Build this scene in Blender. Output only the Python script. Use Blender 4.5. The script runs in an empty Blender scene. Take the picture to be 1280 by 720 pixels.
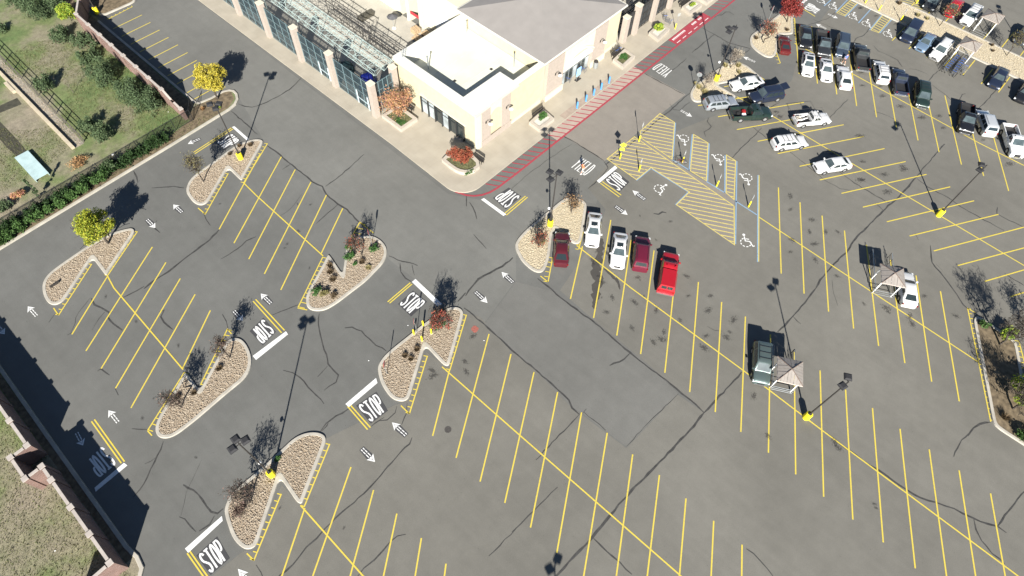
import bpy, bmesh, math, random
import numpy as np
from mathutils import Vector, Matrix, noise
from mathutils.geometry import tessellate_polygon
S = bpy.context.scene
COL = S.collection
random.seed(7); RNG = np.random.default_rng(7)
rad = math.radians
# ---------------------------------------------------------------- camera: a drone 60 m above the lot
cam = bpy.data.objects.new('camera', bpy.data.cameras.new('camera')); COL.objects.link(cam)
_r = Vector((0.67818885, -0.7342965, 0.02947081)); _u = Vector((0.61407022, 0.58826696, 0.52617464)); _f = Vector((0.4037049, 0.33874863, -0.84986571))
cam.matrix_world = Matrix(((_r.x, _u.x, -_f.x, 0), (_r.y, _u.y, -_f.y, 0), (_r.z, _u.z, -_f.z, 60), (0, 0, 0, 1)))
cam.data.sensor_width = 36; cam.data.lens = 36 * 789.74 / 1280
cam.data.clip_start = 1; cam.data.clip_end = 6000
S.camera = cam
# ---------------------------------------------------------------- daylight
SUN_AZ, SUN_EL = 41.2, 29.5            # direction the light travels towards, height of the sun
w = bpy.data.worlds.new('World'); S.world = w; w.use_nodes = True
nt = w.node_tree; sky = nt.nodes.new('ShaderNodeTexSky'); sky.sky_type = 'NISHITA'; sky.sun_disc = False
sky.sun_elevation = rad(SUN_EL); sky.sun_rotation = math.atan2(-math.cos(rad(SUN_AZ)), -math.sin(rad(SUN_AZ)))
sky.altitude = 1600; sky.dust_density = 0.15; sky.air_density = 0.8
bg = nt.nodes['Background']; bg.inputs['Strength'].default_value = 0.05
nt.links.new(sky.outputs[0], bg.inputs['Color'])
sl = bpy.data.lights.new('sun', 'SUN'); sl.energy = 4.95; sl.angle = rad(0.55); sl.color = (1, 0.955, 0.88)
sun = bpy.data.objects.new('sun', sl); COL.objects.link(sun)
_d = Vector((math.cos(rad(SUN_AZ)) * math.cos(rad(SUN_EL)), math.sin(rad(SUN_AZ)) * math.cos(rad(SUN_EL)), -math.sin(rad(SUN_EL))))
sun.rotation_euler = _d.to_track_quat('-Z', 'Y').to_euler()
S.view_settings.view_transform = 'Standard'; S.view_settings.look = 'None'; S.view_settings.gamma = 1
S.view_settings.exposure = 1.34
S.render.engine = 'CYCLES'
# ---------------------------------------------------------------- materials
def nodes(name):
    m = bpy.data.materials.new(name); m.use_nodes = True
    t = m.node_tree; b = t.nodes['Principled BSDF']
    return m, t, b
def ramp(t, fac, stops):
    r = t.nodes.new('ShaderNodeValToRGB'); e = r.color_ramp.elements
    while len(e) < len(stops): e.new(0.5)
    for i, (p, c) in enumerate(stops):
        e[i].position = p; e[i].color = (*c, 1) if len(c) == 3 else c
    t.links.new(fac, r.inputs[0]); return r.outputs[0]
def tex(t, kind='noise', scale=5, detail=4, vec=None, rough=.5):
    n = t.nodes.new('ShaderNodeTexNoise' if kind == 'noise' else 'ShaderNodeTexVoronoi')
    n.inputs['Scale'].default_value = scale
    if kind == 'noise': n.inputs['Detail'].default_value = detail; n.inputs['Roughness'].default_value = rough
    if vec is None:
        c = t.nodes.new('ShaderNodeTexCoord'); vec = c.outputs['Object']
    t.links.new(vec, n.inputs['Vector'])
    return n.outputs['Fac'] if kind == 'noise' else n.outputs['Distance']
def mul(t, a, b):
    m = t.nodes.new('ShaderNodeMix'); m.data_type = 'RGBA'; m.blend_type = 'MULTIPLY'; m.inputs[0].default_value = 1
    t.links.new(a, m.inputs[6]); t.links.new(b, m.inputs[7]); return m.outputs[2]
def mixc(t, f, a, b):
    m = t.nodes.new('ShaderNodeMix'); m.data_type = 'RGBA'
    t.links.new(f, m.inputs[0])
    for v, i in ((a, 6), (b, 7)):
        if isinstance(v, tuple): m.inputs[i].default_value = (*v, 1)
        else: t.links.new(v, m.inputs[i])
    return m.outputs[2]
def g3(v): return (v, v, v)
_mc = {}
def M(name, col, rough=.8, var=.15, scale=3, metal=0, bump=0, bscale=30, spec=.4, coat=0):
    if name in _mc: return _mc[name]
    m, t, b = nodes(name)
    lo = tuple(max(0, c * (1 - var)) for c in col); hi = tuple(min(1, c * (1 + var)) for c in col)
    if var: t.links.new(ramp(t, tex(t, scale=scale, detail=5), [(.3, lo), (.7, hi)]), b.inputs['Base Color'])
    else: b.inputs['Base Color'].default_value = (*col, 1)
    b.inputs['Roughness'].default_value = rough; b.inputs['Metallic'].default_value = metal
    b.inputs['Specular IOR Level'].default_value = spec; b.inputs['Coat Weight'].default_value = coat
    if bump:
        bn = t.nodes.new('ShaderNodeBump'); bn.inputs['Strength'].default_value = bump; bn.inputs['Distance'].default_value = .02
        t.links.new(tex(t, scale=bscale, detail=3), bn.inputs['Height']); t.links.new(bn.outputs[0], b.inputs['Normal'])
    _mc[name] = m; return m
def asphalt(name, base, warm=1.0, big=.16):
    m, t, b = nodes(name)
    c = tuple(base[i] for i in range(3))
    big1 = ramp(t, tex(t, scale=.06, detail=5, rough=.6), [(.32, g3(1 - big)), (.68, g3(1 + big * .6))])
    mid = ramp(t, tex(t, scale=.7, detail=6, rough=.65), [(.3, g3(.93)), (.7, g3(1.05))])
    fine = ramp(t, tex(t, scale=14, detail=3, rough=.7), [(.25, g3(.84)), (.75, g3(1.14))])
    # streaks along the driving direction
    co = t.nodes.new('ShaderNodeTexCoord'); mp = t.nodes.new('ShaderNodeMapping'); mp.inputs['Rotation'].default_value = (0, 0, rad(2)); mp.inputs['Scale'].default_value = (1.2, .07, 1)
    t.links.new(co.outputs['Object'], mp.inputs[0])
    st = ramp(t, tex(t, scale=1.0, detail=5, vec=mp.outputs[0], rough=.65), [(.3, g3(.96)), (.7, g3(1.035))])
    rgb = t.nodes.new('ShaderNodeRGB'); rgb.outputs[0].default_value = (*c, 1)
    o = mul(t, mul(t, mul(t, mul(t, rgb.outputs[0], big1), mid), fine), st)
    # small dark specks
    vo = tex(t, 'vor', scale=1.3); sp = ramp(t, vo, [(.02, g3(.55)), (.055, g3(1))])
    o = mul(t, o, sp)
    t.links.new(o, b.inputs['Base Color']); b.inputs['Roughness'].default_value = .93; b.inputs['Specular IOR Level'].default_value = .25
    bn = t.nodes.new('ShaderNodeBump'); bn.inputs['Strength'].default_value = .35; bn.inputs['Distance'].default_value = .01
    t.links.new(tex(t, scale=35, detail=2), bn.inputs['Height']); t.links.new(bn.outputs[0], b.inputs['Normal'])
    return m
def paint(name, col, wear=.35, scale=5):
    m, t, b = nodes(name)
    f = ramp(t, tex(t, scale=scale, detail=6, rough=.75), [(.42 - .16 * (1 - wear), g3(1)), (.46, g3(0))])
    f2 = ramp(t, tex(t, scale=.35, detail=2), [(.4, g3(wear)), (.7, g3(wear * .35))])
    mm = mul(t, f, f2)
    t.links.new(mixc(t, mm, col, (.15, .14, .12)), b.inputs['Base Color']); b.inputs['Roughness'].default_value = .7
    return m
def islandmat(name, cols, rough=.85, trans=0, noise_mix=.0):
    """colour varies from piece to piece of one mesh"""
    m, t, b = nodes(name)
    g = t.nodes.new('ShaderNodeNewGeometry')
    st = [(i / max(1, len(cols) - 1), c) for i, c in enumerate(cols)]
    c = ramp(t, g.outputs['Random Per Island'], st)
    t.links.new(c, b.inputs['Base Color']); b.inputs['Roughness'].default_value = rough; b.inputs['Specular IOR Level'].default_value = .25
    if trans:
        tr = t.nodes.new('ShaderNodeBsdfTranslucent'); t.links.new(c, tr.inputs[0])
        mx = t.nodes.new('ShaderNodeMixShader'); mx.inputs[0].default_value = trans
        out = t.nodes['Material Output']; t.links.new(b.outputs[0], mx.inputs[1]); t.links.new(tr.outputs[0], mx.inputs[2]); t.links.new(mx.outputs[0], out.inputs[0])
    return m
A_GREY = asphalt('asphalt_grey', (.124, .124, .115)); A_WARM = asphalt('asphalt_weathered', (.146, .140, .122)); A_DRIVE = asphalt('asphalt_drive', (.142, .141, .129)); A_PATCH = asphalt('asphalt_newer_patch', (.137, .135, .124))
A_SEAL = asphalt('asphalt_sealed', (.055, .055, .058)); A_TAN = asphalt('concrete_drive', (.20, .182, .158), big=.14)
TAR = M('tar', (.046, .045, .042), .6, .3, 2)
YEL = paint('yellow_paint', (.53, .42, .055), .6, 7); YELH = paint('yellow_paint_faded', (.50, .41, .12), .8, 7); WHT = paint('white_paint', (.62, .62, .60), .5, 6)
WHTF = paint('white_paint_faded', (.66, .66, .64), .75, 6); RED = paint('red_paint', (.29, .035, .05), .55); BLU = paint('blue_paint', (.18, .27, .37), .7)
CONC = M('concrete', (.44, .40, .335), .85, .1, .8, bump=.2); KERB = M('kerb_concrete', (.36, .335, .285), .85, .14, 1.2, bump=.2)
STEELD = M('dark_bronze_metal', (.035, .032, .03), .5, .15, 3); STEEL = M('galvanised_steel', (.42, .45, .46), .4, .1, 4, metal=.7)
YPOST = M('yellow_enamel', (.80, .66, .02), .55, .08, 4); WPOST = M('white_enamel', (.78, .78, .76), .45, .06, 4)
BLACK = M('black_plastic', (.015, .015, .016), .5, .1, 4); RUB = M('rubber', (.02, .02, .02), .85, .1, 4)
# ---------------------------------------------------------------- mesh helpers
def mesh_obj(name, V, F, mats, parent=None, idx=None, smooth=False, sharp=None):
    me = bpy.data.meshes.new(name); me.from_pydata([tuple(v) for v in V], [], [tuple(f) for f in F])
    for m in (mats if isinstance(mats, (list, tuple)) else [mats]): me.materials.append(m)
    if idx is not None: me.polygons.foreach_set('material_index', idx)
    if smooth:
        me.polygons.foreach_set('use_smooth', [True] * len(F))
        if sharp: me.set_sharp_from_angle(angle=rad(sharp))
    me.update(); return link(name, me, parent)
def link(name, me, parent=None):
    o = bpy.data.objects.new(name, me); COL.objects.link(o)
    if parent is not None: o.parent = parent
    return o
def tri_obj(name, V, mat, parent=None, k=3):
    """fast: V is (n*k,3) array, every k vertices are one face"""
    V = np.asarray(V, dtype=np.float32); n = len(V) // k
    me = bpy.data.meshes.new(name); me.vertices.add(len(V)); me.vertices.foreach_set('co', V.ravel())
    me.loops.add(len(V)); me.loops.foreach_set('vertex_index', np.arange(len(V), dtype=np.int32))
    me.polygons.add(n); me.polygons.foreach_set('loop_start', np.arange(0, len(V), k, dtype=np.int32)); me.polygons.foreach_set('loop_total', np.full(n, k, dtype=np.int32))
    me.materials.append(mat); me.update(calc_edges=True); me.validate(); return link(name, me, parent)
class MB:
    def __init__(s): s.V = []; s.F = []; s.I = []; s.mi = 0
    def quad(s, a, b, c, d): n = len(s.V); s.V += [a, b, c, d]; s.F.append((n, n + 1, n + 2, n + 3)); s.I.append(s.mi)
    def poly(s, pts): n = len(s.V); s.V += list(pts); s.F.append(tuple(range(n, n + len(pts)))); s.I.append(s.mi)
    def box(s, x0, x1, y0, y1, z0, z1):
        n = len(s.V); s.V += [(x0, y0, z0), (x1, y0, z0), (x1, y1, z0), (x0, y1, z0), (x0, y0, z1), (x1, y0, z1), (x1, y1, z1), (x0, y1, z1)]
        for f in ((0, 3, 2, 1), (4, 5, 6, 7), (0, 1, 5, 4), (1, 2, 6, 5), (2, 3, 7, 6), (3, 0, 4, 7)): s.F.append(tuple(n + i for i in f)); s.I.append(s.mi)
        return s
    def bar(s, a, b, r, n=4, r2=None):
        a = Vector(a); b = Vector(b); d = b - a
        if d.length < 1e-6: return s
        u = d.orthogonal().normalized(); v = d.normalized().cross(u); k = len(s.V); r2 = r if r2 is None else r2
        for p, rr in ((a, r), (b, r2)):
            for i in range(n):
                t = 2 * math.pi * (i + .5) / n; s.V.append(tuple(p + (u * math.cos(t) + v * math.sin(t)) * rr))
        for i in range(n): j = (i + 1) % n; s.F.append((k + i, k + j, k + n + j, k + n + i)); s.I.append(s.mi)
        s.F.append(tuple(k + n - 1 - i for i in range(n))); s.F.append(tuple(k + n + i for i in range(n))); s.I += [s.mi] * 2
        return s
    def lathe(s, prof, n=16, c=(0, 0)):
        k = len(s.V)
        for r, z in prof:
            for i in range(n): t = 2 * math.pi * i / n; s.V.append((c[0] + r * math.cos(t), c[1] + r * math.sin(t), z))
        for q in range(len(prof) - 1):
            for i in range(n): j = (i + 1) % n; s.F.append((k + q * n + i, k + q * n + j, k + (q + 1) * n + j, k + (q + 1) * n + i)); s.I.append(s.mi)
        s.F.append(tuple(k + (len(prof) - 1) * n + i for i in range(n))); s.I.append(s.mi); return s
    def prism(s, pts, z0, z1):
        """solid with plan outline pts (ccw)"""
        n = len(pts); k = len(s.V); s.V += [(p[0], p[1], z0) for p in pts] + [(p[0], p[1], z1) for p in pts]
        for i in range(n): j = (i + 1) % n; s.F.append((k + i, k + j, k + n + j, k + n + i)); s.I.append(s.mi)
        for t in tris(pts):
            s.F.append(tuple(k + n + i for i in t)); s.I.append(s.mi)
        return s
    def obj(s, name, mats, parent=None, smooth=False, sharp=None): return mesh_obj(name, s.V, s.F, mats, parent, s.I if isinstance(mats, (list, tuple)) else None, smooth, sharp)
def tris(pts):
    T = tessellate_polygon([[Vector((p[0], p[1], 0)) for p in pts]]); out = []
    for a, b, c in T:
        A, B, C = pts[a], pts[b], pts[c]
        cr = (B[0] - A[0]) * (C[1] - A[1]) - (B[1] - A[1]) * (C[0] - A[0])
        if abs(cr) < 1e-9: continue
        out.append((a, b, c) if cr > 0 else (a, c, b))
    return out
def area(p): return .5 * sum(p[i][0] * p[(i + 1) % len(p)][1] - p[(i + 1) % len(p)][0] * p[i][1] for i in range(len(p)))
def ccw(p): return list(p) if area(p) > 0 else list(p)[::-1]
def chaikin(p, it=1, closed=True, q=.25):
    for _ in range(it):
        o = []; n = len(p)
        if not closed: o.append(p[0])
        for i in range(n if closed else n - 1):
            a, b = p[i], p[(i + 1) % n]
            o.append(tuple(a[k] * (1 - q) + b[k] * q for k in range(2))); o.append(tuple(a[k] * q + b[k] * (1 - q) for k in range(2)))
        if not closed: o.append(p[-1])
        p = o
    return p
def roundoff(p, it=2, cap=.42):
    for k in range(it):
        o = []; n = len(p); cp = cap / (1 + 1.2 * k)
        for i in range(n):
            a, b = p[i], p[(i + 1) % n]; q = min(.25, cp / max(1e-6, math.dist(a, b)))
            o.append(tuple(a[j] * (1 - q) + b[j] * q for j in range(2))); o.append(tuple(a[j] * q + b[j] * (1 - q) for j in range(2)))
        p = o
    return p
def empty(name, loc=(0, 0, 0), rz=0, label=None, cat=None, group=None, kind=None):
    o = bpy.data.objects.new(name, None); o.empty_display_size = .3; COL.objects.link(o); o.location = loc if len(loc) == 3 else (loc[0], loc[1], 0); o.rotation_euler = (0, 0, rz)
    return tag(o, label, cat, group, kind)
def tag(o, label=None, cat=None, group=None, kind=None):
    if label: o['label'] = label
    if cat: o['category'] = cat
    if group: o['group'] = group
    if kind: o['kind'] = kind
    return o
def kids(o): return [c for c in o.children]
def copy_tree(o, parent=None):
    c = o.copy(); COL.objects.link(c)
    if parent is not None: c.parent = parent
    for ch in ALLKIDS.get(o.name, kids(o)): copy_tree(ch, c)
    return c
ALLKIDS = {}
def sheet(name, pts, z, mat, parent=None):
    T = tris(pts); return mesh_obj(name, [(p[0], p[1], z) for p in pts], T, mat, parent)
def offs(pts, d, closed=True):
    """offset to the left of travel by d with mitres"""
    n = len(pts); out = []
    for i in range(n):
        p = Vector(pts[i][:2]); a = Vector(pts[(i - 1) % n][:2]) if (closed or i > 0) else None; b = Vector(pts[(i + 1) % n][:2]) if (closed or i < n - 1) else None
        e1 = (p - a).normalized() if a is not None else None; e2 = (b - p).normalized() if b is not None else None
        if e1 is None: e1 = e2
        if e2 is None: e2 = e1
        n1 = Vector((-e1.y, e1.x)); n2 = Vector((-e2.y, e2.x)); m = n1 + n2
        if m.length < 1e-4: m = n1
        m.normalize(); k = max(.35, m.dot(n1)); out.append(tuple(p + m * (d / k)))
    return out
def ribbon(mb, pts, wd, z, closed=False, w2=None):
    L = offs(pts, wd / 2, closed); R = offs(pts, -wd / 2, closed); n = len(pts); k = len(mb.V)
    mb.V += [(p[0], p[1], z) for p in L] + [(p[0], p[1], z) for p in R]
    for i in range(n if closed else n - 1):
        j = (i + 1) % n; mb.F.append((k + n + i, k + n + j, k + j, k + i)); mb.I.append(mb.mi)
def inpoly(P, poly):
    x, y = P[:, 0], P[:, 1]; c = np.zeros(len(P), bool); n = len(poly)
    for i in range(n):
        x0, y0 = poly[i][:2]; x1, y1 = poly[i - 1][:2]
        with np.errstate(divide='ignore', invalid='ignore'):
            c ^= ((y0 > y) != (y1 > y)) & (x < (x1 - x0) * (y - y0) / (y1 - y0 + 1e-12) + x0)
    return c
def scatter(poly, dens):
    xs = [p[0] for p in poly]; ys = [p[1] for p in poly]; a = (max(xs) - min(xs)) * (max(ys) - min(ys)); n = int(a * dens)
    P = np.stack([RNG.uniform(min(xs), max(xs), n), RNG.uniform(min(ys), max(ys), n)], 1); return P[inpoly(P, poly)]
# ================================================================= GROUND
ground = tag(sheet('ground', [(-2500, -2500), (2500, -2500), (2500, 2500), (-2500, 2500)], -.25, M('distant_ground', (.09, .085, .06), .95, .2, .05)), kind='structure')
lot = tag(sheet('parking_lot', [(-120, -110), (260, -110), (260, 190), (-120, 190)], 0, A_GREY), kind='structure')
def part_sheet(name, pts, z, mat): return sheet(name, ccw(pts), z, mat, lot)
# weathered (warmer) asphalt of the parking bays and the newer patch in the aisle
part_sheet('weathered_asphalt', [(31.98,19.82),(31.64,14.72),(31.5,8.33),(31.02,-0.04),(26.09,-0.05),(19.71,1.16),(9.67,0.82),(3.23,0.58),(10.36,-15.26),(36.81,-43.98),(133.57,-23.05),(141.65,5.19),(121.11,25.29),(89.18,21.44),(81.96,18.72),(74.03,18.61),(69.43,22.17),(62.99,24.37),(50.72,27.7),(45.8,27.01),(44.63,23.3),(40.24,21.28),(36.1,20.67)], .003, A_WARM)
part_sheet('weathered_asphalt', [(22.61,25.47),(23.4,23.93),(22.82,18.67),(22.8,15.49),(22.3,10.3),(22.41,8.83),(22.77,3.49),(30.82,3.04),(31.04,0.07),(30.09,-2.54),(29.58,-8.27),(6.13,-17.99),(-12.99,-3.66),(-17.21,14.66),(-10.99,22.83),(-7.72,22.53),(-6.99,21.56),(-2.04,24.79),(-1.95,22.16),(2.81,24.7),(3.56,25.28),(10.38,23.04),(11.32,22.54),(16.51,25.04),(16.74,22.41),(17.59,22.57)], .0045, A_WARM)
part_sheet('asphalt_drive', [(33.54,110.99),(26.73,99.29),(21.2,98.82),(20.44,73.87),(22.6,73.43),(24.75,73.27),(25.34,71.54),(22.78,62.05),(22.57,61.06),(22.76,56.17),(22.71,49.32),(22.77,41.4),(21.59,36.56),(21.83,32.4),(22.13,27.59),(23.26,23.07),(29.59,24.31),(32.01,26.53),(42.38,28.69),(44.5,24.69),(50.72,27.7),(50.73,28.37),(50.62,35.29),(35.08,35.31),(33.07,38.83),(33.06,56.97),(33.17,92.63),(33.98,107.42)], .002, A_DRIVE)
part_sheet('asphalt_patch', [(31.41,20.27),(31.56,14.66),(31.5,8.33),(30.95,3.03),(22.89,3.58),(22.54,8.94),(22.3,10.3),(22.8,15.49),(22.82,18.67),(23.12,22.94),(29.43,24.16)], .006, A_PATCH)
part_sheet('concrete_drive', [(50.51,35.19),(50.73,28.37),(51.37,28.21),(58.45,28.35),(68.61,27.97),(68.2,34.88)], .006, A_TAN)
part_sheet('concrete_drive', [(44.88,65.85),(48.53,64.74),(61.74,70.99),(61.76,83.37),(54.32,90.65),(43.83,97.76)], .006, M('yard_concrete', (.36, .34, .30), .85, .1, .5)) if False else None
# --------------------------------------------------------------- sealed cracks (tar lines)
def crack(pts, wd=.13, jit=.07):
    P = [tuple(pts[0])]
    for a, b in zip(pts[:-1], pts[1:]):
        L = math.dist(a, b); n = max(1, int(L / .55))
        for i in range(1, n + 1):
            t = i / n; x = a[0] + (b[0] - a[0]) * t; y = a[1] + (b[1] - a[1]) * t
            if i < n: x += random.uniform(-jit, jit); y += random.uniform(-jit, jit)
            P.append((x, y))
    L = offs(P, .5, False); R = offs(P, -.5, False); V = []; F = []; n = len(P)
    for i in range(n):
        ww = wd * random.uniform(.65, 1.3) * (1 if 0 < i < n - 1 else .5)
        for Q in (L, R): V.append((P[i][0] + (Q[i][0] - P[i][0]) * ww, P[i][1] + (Q[i][1] - P[i][1]) * ww, .010 + crack.k * .00002))
    for i in range(n - 1): F.append((2 * i + 1, 2 * i + 3, 2 * i + 2, 2 * i))
    crack.k += 1
    mesh_obj('crack_seal', V, F, TAR, lot)
crack.k = 0
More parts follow.
